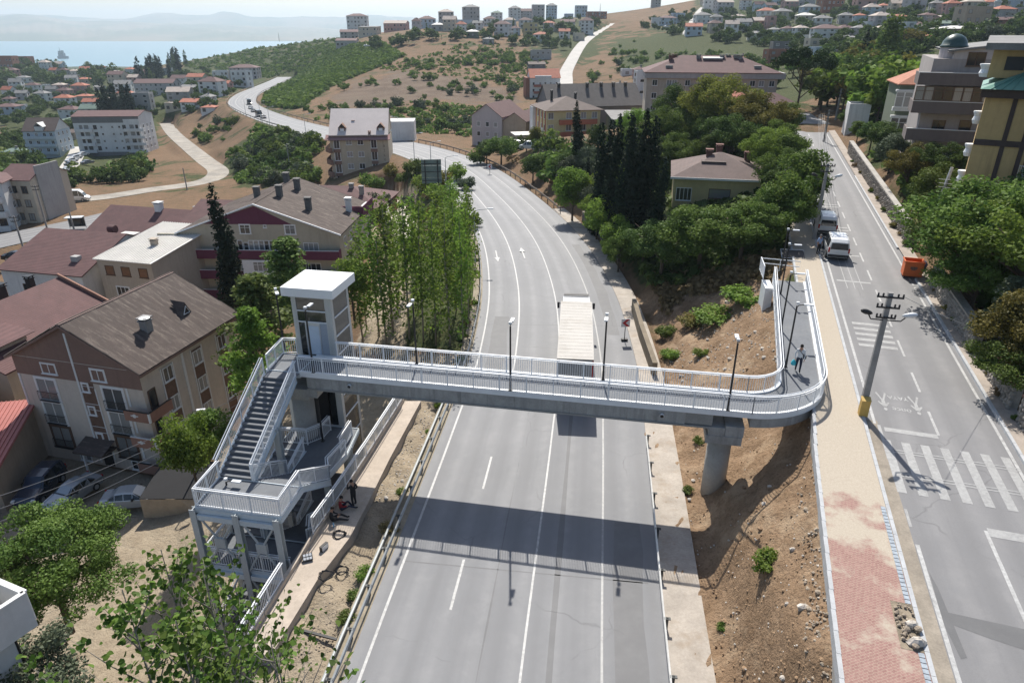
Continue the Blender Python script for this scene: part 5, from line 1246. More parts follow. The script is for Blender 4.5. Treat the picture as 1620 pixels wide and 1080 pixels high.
for k in range(4):
    z = .4 + k * 2.85
    for u in (1.9, 5.2, 6.4, 9.4, 13.1, 16.5, 20, 24, 26.0, 28.3): win(b, 'F', u, z + .7, 1.2, 1.3, 1)
    for u in (5.8, 11.2, 22.0): balcony(b, 'F', u, z, 2.6, .8, .9, WALLS['grey'] if u < 8 else WALLS['tan'])
# --- yellow and orange block by the highway
p = at(842, 232, -1.2)
M_OR = stucco('orange_render', (.42, .13, .07)); M_YE = stucco('pale_yellow_render', (.58, .50, .27))
b = bldg('apartment_block', 'yellow and orange three-storey building with brown roofs near the highway', 'apartment block', (8.4, 172, -1.5), 12, 13.5, 14, 8.4, M_YE, deep=3)
o = b['o']; rf = roof_hip(b, 2.6, ROOFS['brown'], .7)
for z in (2.8, 5.6): balcony(b, 'F', 7.8, z - .3, 9.4, 1.0, .95, M_OR)
for z in (.4, 3.2, 6.0):
    for u in (1.0, 5.5, 9.2, 12): win(b, 'F', u, z + .4, 1.4, 1.5, 1)
    for u in (2.5, 5.5, 9, 12): win(b, 'L', u, z + .3, 1.1, 1.5, 0)
for u in (1.2, 4.2, 7.4, 10.6): obj('orange_pilaster', MB().b2(-.09, -.003, u - .35, u + .35, 0, 8.3), M_OR, o)
obj('white_bay', MB().b2(-.9, -.003, 10.8, 14, 0, 8.2), WALLS['white'], o)
for x, y, h in ((3.5, 9, 2.2), (9.4, 8, 1.6)): chimney(b, x, y, 9.8, BLACKST, h, .55)
obj('sign_board', MB().b2(-.16, -.1, 3.4, 4.6, 1.5, 4.0), M_FRAME, o); obj('shop_canopy', MB().b2(-6.5, -.01, 6, 12, 1.9, 2.1).b2(-6.5, -6.35, 6, 12, -.5, .7).b2(-6.48, -.02, 6.0, 6.15, -.5, .6), ROOFS['white'], o); 
b = bldg('house', 'building with big charcoal gabled roof rising behind the yellow and orange block', 'house', (10, 190, -1.5), 12, 26, 14, 7.5, WALLS['dark'], deep=3)
roof_gable(b, 5.0, 'x', tiles('charcoal_roof', (.085, .075, .072)), .4, gm=WALLS['dark'])
for x in (4, 12, 16, 19.5, 23): chimney(b, x, 6, 11.6, BLACKST, 1.0, .7)
b = bldg('house', 'green single-storey hall with pale grey roof beside the cypresses', 'house', (24, 168, 0.5), 4, 12, 9, 4.8, WALLS['green'], deep=3); roof_shed(b, 1.0, 'y', ROOFS['grey'], .5); chimney(b, 5, 3, 5.2, ROOFS['grey'], .6, .6)
# --- pale block left of it across the highway
b = bldg('apartment_block', 'pale grey apartment block with pinkish gabled roof and terrace by the highway bend', 'apartment block', (-11.5, 203.5, -8.5), -25, 9.5, 15, 10.8, WALLS['lilac'], deep=3)
roof_gable(b, 3.2, 'y', ROOFS['maroon'], .3)
for z in (2.5, 5.3, 8.0):
    for u in (2.2, 5.0, 7.6): win(b, 'F', u, z, 1.1, 1.3, 0)
    for u in (2, 5, 8, 11.5): win(b, 'R', u, z, 1.3, 1.6, 1)
    balcony(b, 'R', 4.0, z - .7, 3.0, 1.0, .95, WALLS['lilac'])
b = bldg('house', 'tan annexe with roof terrace beside the pale grey block', 'house', (-2.5, 200, -7.5), -25, 7, 13, 8.8, WALLS['tan'], deep=3); roof_gable(b, 2.2, 'y', ROOFS['maroon'], .2)
# --- red and white block on the hill road
p = at(840, 153, -4)
b = bldg('apartment_block', 'white block with red-brown balconies and tiled roof at the foot of the hill road', 'apartment block', (8.2, 326, -5), 6, 13.5, 12, 9.6, WALLS['white'], deep=3)
roof_gable(b, 3.4, 'x', ROOFS['red'], .3); obj('brick_side', MB().b2(-1.8, -.003, 2, 11, 0, 9.6), WALLS['brick'], b['o']); g_ = obj('front_gable', MB().prism([(2.2, -.3), (9.5, -.3), (9.5, 5), (2.2, 5)], 9.0, 10.5), WALLS['white'], b['o'])
for z in (.8, 3.6, 6.4):
    for u in (1.5, 4.5, 6.8, 9.2, 12.0): win(b, 'F', u, z, 1.0, 1.4, 0)
    for u in (3.2, 10.6): balcony(b, 'F', u, z - .4, 3.4, 1.0, .9, stucco('brick_red_balcony', (.36, .13, .09)))

# --- right side: grey block with dome
b = bldg('apartment_block', 'grey apartment block with long dark balcony bands and a green corner dome', 'apartment block', (46.6, 81.5, 9.3), -24, 18, 14, 12.6, stucco('taupe_grey_render', (.33, .30, .29)), deep=4)
o = b['o']; M_TAUPE = stucco('dark_taupe_render', (.15, .125, .12))
for k in range(4):
    z = 1.3 + k * 2.95; wd = 7.6
    q = MB().b2(-1.2, wd, -1.5, -.003, z - .2, z).b2(-1.2, wd, -1.5, -1.35, z + .001, z + 1.05).b2(wd - .15, wd, -1.349, -.003, z + .001, z + 1.05).b2(-1.2, -1.05, -1.349, 3, z + .001, z + 1.05).b2(-1.2, -.003, .001, 3, z - .2, z)
    bl_ = obj('balcony', q, M_TAUPE, o); obj('coping', MB().b2(-1.25, wd + .03, -1.55, -1.3, z + 1.051, z + 1.12), M_TRIM, bl_)
    if k in (2,): 
        for j in range(9): win(b, 'F', -.75 + j * .92, z + 1.13, .9, 1.5, 0, 1, fr=M_BFRAME, out=1.36)
    elif k < 2: win(b, 'F', 2.0, z + .2, 1.3, 1.75, 1, fr=M_BFRAME); win(b, 'F', 4.6, z + .2, 1.2, 1.85, 0, fr=M_BFRAME)
    if k < 3: win(b, 'F', 9.2, z + .3, 1.5, 1.6, 1, fr=M_BFRAME); win(b, 'F', 14, z + .3, 1.5, 1.6, 1, fr=M_BFRAME)
for j in range(6): win(b, 'F', .3 + j * 1.2, -.9, 1.15, 1.5, 0, 1, fr=M_BFRAME)
obj('attic_wall', MB().prism([(1.8, 0.02), (18, .02), (18, 13), (1.8, 13)], 12.6, 13.0).poly([(1.8, .0, 12.9), (18, .0, 12.9), (18, .0, 15.6), (1.8, .0, 13.6)]), WALLS['lilac'], o)
obj('attic_wall', MB().poly([(8.5, -.03, 10.2), (18, -.03, 10.2), (18, -.03, 15.6), (8.5, -.03, 14.4)]), M_TAUPE, o)
obj('roof', MB().poly([(1.2, -.5, 13.5), (18.5, -.5, 15.75), (18.5, 14, 15.75), (1.2, 14, 13.5)]).poly([(1.2, 14, 13.3), (18.5, 14, 15.55), (18.5, -.5, 15.55), (1.2, -.5, 13.3)]).poly([(1.2, -.5, 13.3), (18.5, -.5, 15.55), (18.5, -.5, 15.75), (1.2, -.5, 13.5)]), ROOFS['grey'], o)
win(b, 'F', 4.0, 11.7 + .2, 1.7, 1.4, 1, fr=M_BFRAME); win(b, 'F', 9.9, 11.6, 1.9, 1.9, 0, trim=.12, out=.03); win(b, 'F', 15.4, 12.0, 1.9, 1.9, 0, trim=.12, out=.03)
dm = obj('dome', MB().lathe([(1.4, 0), (1.4, .2), (1.3, .24), (1.2, .65), (.9, 1.05), (.5, 1.3), (.1, 1.4)], (1.9, 2.4, 13.7), 20), mat('dome_green', (.035, .07, .065), .1, 1, .35), o, True)
obj('dome_drum', MB().cyl((1.9, 2.4, 12.6), (1.9, 2.4, 13.7), 1.3, n=20), WALLS['lilac'], o)
chimney(b, 14.5, 5, 15.2, BLACKST, 1.3, .8)
# --- yellow building in front
b = bldg('apartment_block', 'ochre yellow building with dark timber bands and green metal eaves at the right edge', 'apartment block', (37.6, 57.3, 10.0), -33, 13, 12, 10.3, stucco('ochre_render', (.46, .32, .15)), deep=3)
o = b['o']; M_TB = stucco('dark_timber_band', (.065, .045, .04)); M_GM = mat('green_metal_roof', (.10, .24, .19), .08, .5, .45)
for x in (2.0, 3.3, 6.6, 8.6): obj('timber_band', MB().b2(x - .16, x + .16, -.07, -.003, 0, 10.2), M_TB, o)
for z in (6.6,): obj('timber_band', MB().b2(0, 13, -.09, -.003, z - .25, z + .2), M_TB, o)
obj('eave_beam', MB().b2(-.4, 13.4, -.6, 12.4, 10.0, 10.6), M_TB, o)
e_ = obj('green_eave', MB().poly([(-.5, -1.0, 10.65), (13.4, -1.0, 10.65), (13.4, 2.2, 11.8), (2.2, 2.2, 11.8)]).poly([(-.5, 10, 10.65), (-.5, -1.0, 10.65), (2.2, 2.2, 11.8), (2.2, 10, 11.8)]), M_GM, o)
for k in range(20): obj('standing_seam', MB().wall([(.2 + k * .68, -1.0, 10.66), (max(2.2, .2 + k * .68), 2.2, 11.82)], 0, .05, .04), M_GM, e_)
for z in (4.0, 7.2): win(b, 'F', 4.95, z + .1, 2.5, 2.2, 3, 1, fr=M_BFRAME); win_rail(b, 'F', 4.95, z + .1, 2.9, .95, WHITE, d=.4); win(b, 'F', 11.3, z + .4, 1.5, 1.8, 1, fr=M_BFRAME)
win(b, 'F', 4.95, .8, 2.5, 2.0, 3, 1, fr=M_BFRAME)
u_ = obj('upper_storey', MB().b2(-.3, 5, 2.6, 9, 11.3, 13.4).b2(5.0, 13, 1.6, 9, 11.3, 13.2), bpy.data.materials['ochre_render'], o); obj('upper_roof', MB().box((2.2, 5.2, 13.9), (6.2, 8, .5), 0, .06).box((10, 5, 13.7), (8, 8.2, .4), 0, .1), ROOFS['grey'], u_)
obj('green_box', MB().b2(6.5, 13, 4, 9, 13.6, 16.0), mat('dark_green_cladding', (.03, .06, .05), .1, 1, .6), u_)
w_ = obj('window', MB().b2(.7, 2.0, 2.5, 2.59, 11.9, 12.9), BLACKST, u_); a_ = obj('air_conditioner', MB().b2(2.4, 3.7, 2.0, 2.55, 11.9, 12.9), LAMPW, o); obj('fan_grille', MB().cyl((3.05, 1.995, 12.4), (3.05, 1.96, 12.4), .38, n=16), BLACKST, a_); win(b, 'F', 8.3, 12.0, 1.5, .9, 1, out=-1.55)
for z in (3.0, 5.2, 7.8): obj('side_balcony', MB().lathe([(.3, 0), (.4, .3), (.3, .6), (.42, .9), (.42, 1.0)], (-.15, 1.6, z), 12), WHITE, o)
obj('side_balcony', MB().lathe([(.5, 0), (.62, .3), (.5, .6), (.66, .9), (.66, 1.0)], (-.35, 3.6, 11.3), 12), WHITE, o)
# --- small green house with terracotta roof
p = atY(1392, 215, 101)
b = bldg('house', 'small green house with terracotta tiled roof and white enclosed verandas', 'house', (54.0, 101, 10.6), -18, 6.2, 9, 7.3, WALLS['green'], deep=3)
roof_hip(b, 1.9, tiles('terracotta_roof', (.38, .15, .085), 5.), .4)
for z in (.9, 4.3): 
    obj('veranda_frame', MB().b2(-.5, 4.8, -.75, -.003, z - .5, z + 0.0).b2(-.5, 4.8, -.75, -.003, z + 2.05, z + 2.3), WALLS['white'], b['o'])
    for k in range(5): win(b, 'F', .1 + k * 1.05, z + .02, 1.03, 2.0, 0, 1, out=.7)
b = bldg('house', 'white garden annexe wall left of the small green house', 'house', (55.5, 118, 10.2), -17, 3.2, 4, 3.2, WALLS['white'], deep=3); roof_flat(b, ROOFS['grey'], .3)
# --- small houses under the pine
for x, y, Y, W, D, H, wl, rfm, lb in ((1165, 196, 150, 11, 9, 4.2, 'pink', 'red', 'low house with rusty red hipped roof behind the yellow-green poplar'), (1225, 190, 158, 9, 7, 3.4, 'pink', 'maroon', 'low maroon-roofed house at the foot of the umbrella pine'), (1183, 158, 200, 9, 8, 4.5, 'cream', 'pale', 'small pale house just left of the umbrella pine'), (630, 217, 196, 9, 8, 4.0, 'white', 'white', 'large white shed with pale roof beyond the highway bend')):
    p = atY(x, y, Y); b = bldg('house', lb, 'house', (p[0] - W / 2, p[1], p[2]), 4, W, D, H, WALLS[wl], deep=4); (roof_flat(b, ROOFS[rfm], .1) if wl == 'white' else roof_hip(b, 2.0, ROOFS[rfm]))
    for u in np.arange(2, W - 1, 3): win(b, 'F', float(u), 1.2, 1.2, 1.3, 1) if wl != 'white' else None
# ---------------------------------------------------------------- vegetation
from mathutils import noise
def leafmat(name, dark, light, trans=.25, oty=.22):
    t = NT(name); a = t.attr('tint'); oi = t.N('ShaderNodeObjectInfo')
    c = t.mix(a.outputs['Fac'], dark, light)
    hs = t.N('ShaderNodeHueSaturation'); t.L(c, hs.inputs['Color'])
    t.L(t.rng(oi.outputs['Random'], 0, 1, .485, .515), hs.inputs['Hue']); t.L(t.rng(oi.outputs['Random'], 0, 1, 1 - oty, 1 + oty), hs.inputs['Value'])
    d = t.N('ShaderNodeBsdfDiffuse'); tr = t.N('ShaderNodeBsdfTranslucent'); mx = t.N('ShaderNodeMixShader'); mx.inputs[0].default_value = trans
    gl = t.N('ShaderNodeBsdfGlossy'); gl.inputs['Roughness'].default_value = .6; gl.inputs['Color'].default_value = (1, 1, 1, 1); m2 = t.N('ShaderNodeMixShader'); m2.inputs[0].default_value = .012
    t.L(hs.outputs[0], d.inputs[0]); t.L(hs.outputs[0], tr.inputs[0]); t.L(d.outputs[0], mx.inputs[1]); t.L(tr.outputs[0], mx.inputs[2])
    t.L(mx.outputs[0], m2.inputs[1]); t.L(gl.outputs[0], m2.inputs[2]); t.L(m2.outputs[0], t.out.inputs['Surface']); t.n.remove(t.b); return t.m
LEAF = dict(sap=leafmat('poplar_leaf_green', (.045, .10, .014), (.13, .21, .035), .35), mid=leafmat('leaf_green', (.052, .098, .018), (.155, .215, .044), .33), dark=leafmat('leaf_dark_green', (.037, .072, .017), (.11, .16, .037)), bright=leafmat('leaf_bright_green', (.08, .145, .02), (.21, .30, .05), .42), yellow=leafmat('leaf_yellow_green', (.10, .12, .02), (.24, .25, .05), .35), cyp=leafmat('cypress_green', (.008, .017, .010), (.024, .042, .02), .1), pine=leafmat('pine_green', (.07, .11, .028), (.16, .21, .055), .3), dpine=leafmat('umbrella_pine_green', (.014, .034, .012), (.045, .085, .022), .12), olive=leafmat('olive_grey_green', (.05, .07, .04), (.12, .14, .085), .2), ochre=leafmat('leaf_ochre_green', (.07, .07, .015), (.20, .17, .04), .3), dry=leafmat('dry_grass_straw', (.14, .10, .045), (.28, .21, .10), .2))
BARK = mat('bark', (.10, .075, .055), .25, 4, .95, bump=.4); BARK2 = mat('pale_bark', (.24, .215, .18), .2, 4, .9)
def leaves(P, O, s, rg, flat=.5):
    n = len(P); N = O * flat + rg.normal(size=(n, 3)) * .6; N[:, 2] += .25; N /= np.linalg.norm(N, axis=1)[:, None] + 1e-9
    a = np.cross(N, rg.normal(size=(n, 3))); a /= np.linalg.norm(a, axis=1)[:, None] + 1e-9; b = np.cross(N, a)
    s = (s * (.6 + .8 * rg.random(n)))[:, None]
    V = np.stack([P + a * s, P + b * s * .62 + N * s * .12, P - a * s, P - b * s * .62 + N * s * .12], 1).reshape(-1, 3)
    return V, np.arange(n * 4).reshape(n, 4)
def crown(name, n, clumps, size, seed, m, squash=.8, flat=.5, fill=.45):
    rg = np.random.default_rng(seed); C = np.array([c[:3] for c in clumps]); r = np.array([c[3] for c in clumps]); w = r ** 2 / (r ** 2).sum()
    k = rg.choice(len(C), n, p=w); d = rg.normal(size=(n, 3)); d /= np.linalg.norm(d, axis=1)[:, None]
    rad = r[k] * rg.random(n) ** fill; P = C[k] + d * rad[:, None] * np.array([1, 1, squash])
    V, F = leaves(P, d, size, rg, flat)
    ct = rg.random(len(C)) * .5; tint = np.clip(ct[k] + rg.random(n) * .5, 0, 1)
    return npmesh(name, V, F, m, {'tint': np.repeat(tint, 4)})
def round_clumps(seed, k=18, rx=.30, rz=.34, cz=.62, r0=.10, r1=.17):
    rg = np.random.default_rng(seed); out = [(0, 0, cz, r1 * 1.2)]
    for i in range(k):
        d = rg.normal(size=3); d /= np.linalg.norm(d); q = .55 + .45 * rg.random()
        out.append((d[0] * rx * q, d[1] * rx * q, cz + d[2] * rz * q * (1 if d[2] > 0 else .75), r0 + (r1 - r0) * rg.random()))
    return out
def trunk(name, seed, h, r, spread, m=None, limbs=6, lean=0.):
    rg = random.Random(seed); q = MB(); m = m or BARK
    pts = [(0, 0, -.05), (lean * .3, .0, h * .35), (lean * .6, .01, h * .7), (lean, 0, h)]
    q.tube(pts, [r, r * .8, r * .6, r * .3], 7)
    for i in range(limbs):
        a = rg.random() * 6.28; z = h * (.45 + .45 * i / limbs); L = spread * (.6 + .5 * rg.random())
        p0 = (lean * z / h, 0, z); q.tube([p0, (p0[0] + math.cos(a) * L * .5, math.sin(a) * L * .5, z + L * .45), (p0[0] + math.cos(a) * L, math.sin(a) * L, z + L * .95)], [r * .45, r * .3, r * .1], 5)
    return q.mesh(name, m, True)
PROTO = {}
def proto(k, *parts): PROTO[k] = parts       # [(part name, mesh), ...]
for i in range(3):
    proto('round%d' % i, ('crown', crown('crown', 6500, round_clumps(10 + i, 26), .018, i, LEAF['mid'])), ('trunk', trunk('trunk', i, .62, .022, .22)))
    proto('big%d' % i, ('crown', crown('crown', 16000, round_clumps(30 + i, 40, .40, .33, .60, .07, .13), .0115, 30 + i, LEAF['mid'])), ('trunk', trunk('trunk', 9 + i, .6, .024, .3, None, 9)))
    rg = np.random.default_rng(50 + i)
    cl = [(rg.normal() * .035 * (1.2 - z), rg.normal() * .035 * (1.2 - z), z, .035 + .055 * math.sin(math.pi * min(1, (1.04 - z) * 1.1))) for z in np.linspace(.13, .98, 28)]
    proto('poplar%d' % i, ('crown', crown('crown', 1050, cl, .0115, 60 + i, LEAF['bright'], 1.2, .3, .7)), ('trunk', trunk('trunk', 70 + i, .95, .007, .05, BARK2, 9)))
proto('walnut', ('crown', crown('crown', 42000, round_clumps(77, 60, .44, .34, .58, .06, .12), .0082, 77, LEAF['mid'])), ('trunk', trunk('trunk', 78, .6, .02, .32, None, 10)))
for i in range(2):
    cl = [(0.012 * math.sin(z * 9 + i), .012 * math.cos(z * 7), z, .012 + .095 * (1 - z) ** .55 * min(1, (z + .08) * 5)) for z in np.linspace(.04, .985, 30)]
    proto('cypress%d' % i, ('crown', crown('crown', 3800, cl, .0135, 80 + i, LEAF['cyp'], 1.4, .5, .35)), ('trunk', trunk('trunk', 82 + i, .5, .012, .02, None, 2)))
    rg = np.random.default_rng(90 + i)
    cl = [(math.cos(a) * q, math.sin(a) * q, z, .09) for z, q0 in ((.18, .24), (.34, .25), (.5, .21), (.66, .16), (.8, .10), (.92, .03)) for a, q in [(rg.random() * 6.28, q0 * (.3 + .8 * rg.random())) for _ in range(8)]]
    proto('pine%d' % i, ('crown', crown('crown', 5200, cl, .017, 92 + i, LEAF['pine'], .8, .3, .5)), ('trunk', trunk('trunk', 93 + i, .8, .015, .15)))
    proto('shrub%d' % i, ('crown', crown('crown', 1300, round_clumps(100 + i, 12, .55, .35, .42, .2, .32), .055, 102 + i, LEAF['mid'])), ('stem', trunk('stem', 103 + i, .4, .03, .3)))
rg = np.random.default_rng(5); cl = [(math.cos(a) * q, math.sin(a) * q, .80 + .12 * (1 - (q / .40) ** 2) + rg.normal() * .02, .10) for a, q in [(rg.random() * 6.28, .40 * rg.random() ** .5) for _ in range(34)]]
proto('umbrella', ('crown', crown('crown', 7000, cl, .016, 120, LEAF['dpine'], .75, .4, .4)), ('trunk', trunk('trunk', 121, .78, .02, .26, None, 9)))
# far trees: a single small mesh each
def farmesh(name, n, clumps, size, seed, lm, th, tr):
    a = crown(name, n, clumps, size, seed, lm, .85, .6, .4); t = trunk('t', seed, th, tr, .1, None, 3)
    V = np.empty(len(a.vertices) * 3, np.float32); a.vertices.foreach_get('co', V); V = V.reshape(-1, 3)
    tint = np.empty(len(V), np.float32); a.attributes['tint'].data.foreach_get('value', tint)
    me = bpy.data.meshes.new(name); tv = [tuple(v.co) for v in t.vertices]; nv = len(V)
    fs = [tuple(range(i * 4, i * 4 + 4)) for i in range(nv // 4)] + [tuple(nv + k for k in p.vertices) for p in t.polygons]
    me.from_pydata([tuple(v) for v in V] + tv, [], fs); at_ = me.attributes.new('tint', 'FLOAT', 'POINT'); at_.data.foreach_set('value', np.concatenate([tint, np.zeros(len(tv), np.float32)]))
    me.materials.append(lm); me.materials.append(BARK); me.polygons.foreach_set('material_index', np.array([0] * (nv // 4) + [1] * len(t.polygons), np.int32)); me.update(); return me
FAR = {}
for i in range(3):
    FAR['round%d' % i] = farmesh('far_tree', 420, round_clumps(200 + i, 12, .34, .34, .60, .13, .22), .065, 200 + i, LEAF['mid'], .5, .03)
    FAR['bush%d' % i] = farmesh('far_bush', 260, round_clumps(210 + i, 8, .6, .38, .42, .2, .36), .11, 210 + i, LEAF['mid'], .3, .03)
FAR['cypress0'] = farmesh('far_cypress', 380, [(0, 0, z, .02 + .12 * (1 - z) ** .6) for z in np.linspace(.05, .98, 14)], .04, 220, LEAF['cyp'], .3, .02)
FAR['poplar0'] = farmesh('far_poplar', 420, [(0, 0, z, .03 + .12 * math.sin(math.pi * min(1, (1.05 - z)))) for z in np.linspace(.15, .98, 14)], .035, 221, LEAF['mid'], .3, .02)
def setmat(o, lm):
    if lm: o.material_slots[0].link = 'OBJECT'; o.material_slots[0].material = LEAF[lm]
def tree(kind, p, h, label, name='tree', cat='tree', group=None, lm=None, wx=1., rz=None, lean=0., leandir=0.):
    o = thing(name, label, cat, p, random.random() * 6.28 if rz is None else rz, group)
    o.scale = (h * wx, h * wx, h)
    if lean: o.rotation_euler = (lean * math.sin(leandir), lean * math.cos(leandir), o.rotation_euler[2])
    for nm, me in PROTO[kind]:
        c = link(nm, me, o)
        if nm == 'crown': setmat(c, lm)
    return o
def fartree(kind, p, h, label, group, name='tree', cat='tree', lm=None, wx=1.):
    o = tag(link(name, FAR[kind], None, p, random.random() * 6.28), label, cat, group); o.scale = (h * wx, h * wx, h); setmat(o, lm); return o
SEENL = set()
TONE = {'mid': 'green', 'dark': 'dark green', 'olive': 'grey-green', 'bright': 'bright green', 'ochre': 'ochre-green', 'cyp': 'dark', 'dry': 'straw-coloured'}
def autolabel(x, y, refs, what, sizes, tone):
    lb, (hx, hy) = min(refs, key=lambda n: (n[1][0] - x) ** 2 + 4 * (n[1][1] - y) ** 2); dx, dy = x - hx, y - hy
    side = 'left of' if dx < -14 else 'right of' if dx > 14 else 'in front of' if dy > 0 else 'behind'
    for far in (('just ', 'close ', '') if math.hypot(dx, dy) < 45 else ('further ', 'well ', 'far ')):
        for sz in sizes:
            t_ = sz + ' ' + TONE[tone] + ' ' + what + ' ' + far + side + ' the ' + ' '.join(lb.split()[:7])
            if t_ not in SEENL: SEENL.add(t_); return t_
    return None
GREF = [('ochre house with the hipped roof', (1138, 270)), ('row of dark cypresses', (995, 330)), ('chevron sign by the highway', (990, 480)), ('two parked white vans', (1300, 370)), ('yellow and orange building', (905, 240)), ('yellow-green plane tree', (1132, 195)), ('bend at the top of the street', (1262, 225)), ('green hall with grey roof', (985, 215)), ('bare dirt slope', (1120, 440)), ('inner highway curve', (890, 330)), ('ochre house roof', (1060, 250)), ('dark street pole', (1280, 310))]
LREF = [('mouth of the garage', (605, 305)), ('big direction sign', (684, 300)), ('cream tower block', (560, 300)), ('poplar stand', (690, 370)), ('pale garage lane', (640, 360)), ('highway curve', (740, 290)), ('purple-banded block', (565, 350))]
def T(x, y, hpx, kind, label, lm=None, wx=1., Y=None, name='tree', cat='tree', group=None, tm=0, dz=0., **kw):   # x, y: foot in the photo; hpx: height in photo pixels
    p = hit(x, y, tm) if Y is None else atY(x, y, Y)
    if p is None: return None
    h = hpx / ppm(p[1], p[2]) / max(.5, math.cos(math.atan2(CAM_H - p[2], p[1])))
    return tree(kind, (p[0], p[1], p[2] - .1 + dz), h, label, name, cat, group, lm, wx, **kw)
POPL = ['young poplar %s' % w for w in ('just behind the right side of the lift tower', 'second right of the lift tower, in the front row', 'third right of the lift tower, in the front row', 'left of the lamp post in front of the stand', 'right of the lamp post in front of the stand', 'in the front row near the middle of the stand', 'at the front right corner of the stand by the guardrail', 'second from the front along the guardrail side', 'in the second row, left of the guardrail ones', 'in the second row near the middle of the stand', 'third from the front along the guardrail side', 'fourth from the front along the guardrail side', 'in the back rows just left of the guardrail', 'in the second row beside the pale dirt lane', 'in the third row beside the pale dirt lane', 'in the back rows on the highway side', 'last in the stand on the highway side', 'last in the stand on the lane side', 'at the far left front beside the lift glazing', 'broad-crowned, at the left front above the bridge railing', 'nearest the back of the lift tower', 'in the back middle of the stand', 'on the lane side between lift tower and stand', 'at the left edge of the back rows')]
# poplars between the highway and the garage lane
for i, (x, y, hp) in enumerate(((600, 532, 185), (622, 525, 200), (648, 536, 205), (670, 541, 215), (690, 546, 200), (712, 548, 205), (733, 548, 200), (742, 520, 188), (722, 492, 170), (697, 482, 165), (744, 470, 160), (735, 440, 130), (716, 428, 140), (662, 492, 170), (640, 472, 150), (720, 402, 112), (738, 385, 90), (702, 385, 90), (575, 545, 150), (612, 548, 165), (580, 520, 160), (690, 440, 115), (630, 500, 160), (660, 440, 110))):
    T(x, y, hp, 'poplar%d' % (i % 3), POPL[i], None, (1.15 if x < 650 else .75) + .4 * random.random(), name='poplar_tree', group='young poplars beside the highway', lean=.03 * random.random(), leandir=random.random() * 6)
T(372, 486, 180, 'cypress0', 'dark pointed cypress in front of the purple-banded apartment block', None, 1.15, name='cypress_tree', Y=69)
T(420, 575, 135, 'pine0', 'light green pine just left of the lift tower, near the stair lamp', None, 1.55, name='pine_tree', Y=54)
T(470, 505, 125, 'pine1', 'taller olive-green pine behind the lift tower roof', None, 1.5, name='pine_tree', Y=62)
T(415, 632, 140, 'pine1', 'bushy bright pine between the brown block and the stair head', 'bright', 1.1, name='pine_tree', Y=46)
T(560, 500, 90, 'round1', 'small rounded tree at the left end of the poplars', 'bright', 1., Y=60)
T(316, 785, 128, 'round0', 'leafy green tree at the corner of the brown block beside the street lamp', 'bright', .75, Y=38)
T(345, 740, 85, 'round2', 'lower green tree between the brown block and the staircase', 'mid', 1.1, Y=41)
T(110, 990, 146, 'walnut', 'large dark green walnut tree in the yard at the bottom left', 'mid', 1.25, Y=27)
T(5, 1040, 120, 'walnut', 'dark broad tree crown behind the white house corner', 'dark', 1.1, Y=25)
T(60, 1150, 105, 'big1', 'low grey-green shrub tree at the bottom left corner', 'olive', 1.3, Y=20)
# saplings with big heart-shaped leaves at the bottom
def sapling(p, h, seed, label, nl=300):
    rg = np.random.default_rng(seed); o = thing('poplar_tree', label, 'tree', p); q = MB(); P = []; O = []
    q.tube([(0, 0, 0), (.05, .02, h * .5), (.02, .05, h * .99)], [.12, .075, .012], 6)
    for i in range(26):
        z = h * (.52 + .45 * i / 26); a = rg.random() * 6.28; L = (h - z) * (.45 + .3 * rg.random()) + .25
        b = np.array((.04, .03, z)); e = b + np.array((math.cos(a) * L * .55, math.sin(a) * L * .55, L * .8)); mid = (b + e) / 2 + np.array((math.cos(a), math.sin(a), 0)) * .08
        q.tube([b, mid, e], [.022, .014, .005], 5)
        for k in range(int(nl / 26 * (1.5 - i / 26))):
            f = .25 + .8 * rg.random(); c = b + (e - b) * f + rg.normal(size=3) * .12; P.append(c)
    obj('trunk', q, BARK2, o, True); ls = .078
    n = len(P); P = np.array(P); N = rg.normal(size=(n, 3)) * .55 + np.array((0, -.2, .8)); N /= np.linalg.norm(N, axis=1)[:, None]; a = np.cross(N, rg.normal(size=(n, 3))); a /= np.linalg.norm(a, axis=1)[:, None]; b = np.cross(N, a); s = (ls * (.6 + .7 * rg.random(n)))[:, None]
    V = np.stack([P - a * s, P - a * s * .55 + b * s * .8, P + a * s * .3 + b * s * .6 + N * s * .2, P + a * s * 1.1, P + a * s * .3 - b * s * .6 + N * s * .2, P - a * s * .55 - b * s * .8], 1).reshape(-1, 3)
    link('crown', npmesh('crown', V, np.arange(n * 6).reshape(n, 6), LEAF['sap'], {'tint': np.repeat(rg.random(n), 6)}), o); return o
for i, (x, y, D, nl, lb) in enumerate(((252, 872, 20.5, 1300, 'young poplar with large bright leaves in front of the sandy yard, lower left'), (318, 905, 19.5, 620, 'thin young poplar with sparse big leaves left of the staircase foot'), (190, 935, 19.0, 1300, 'leafy young poplar right of the walnut tree at the bottom edge'), (345, 975, 18.0, 700, 'young poplar with big leaves at the bottom edge below the staircase'), (425, 1015, 17.0, 260, 'sparse young poplar at the near end of the beige retaining wall'), (275, 985, 17.5, 1200, 'bushy young poplar cut by the bottom edge of the photo'))):
    r = ray(x, y); tp = r / np.linalg.norm(r) * D + np.array((0, 0, CAM_H)); sapling((tp[0], tp[1], -5.0), tp[2] + 5.2, i, lb, nl)
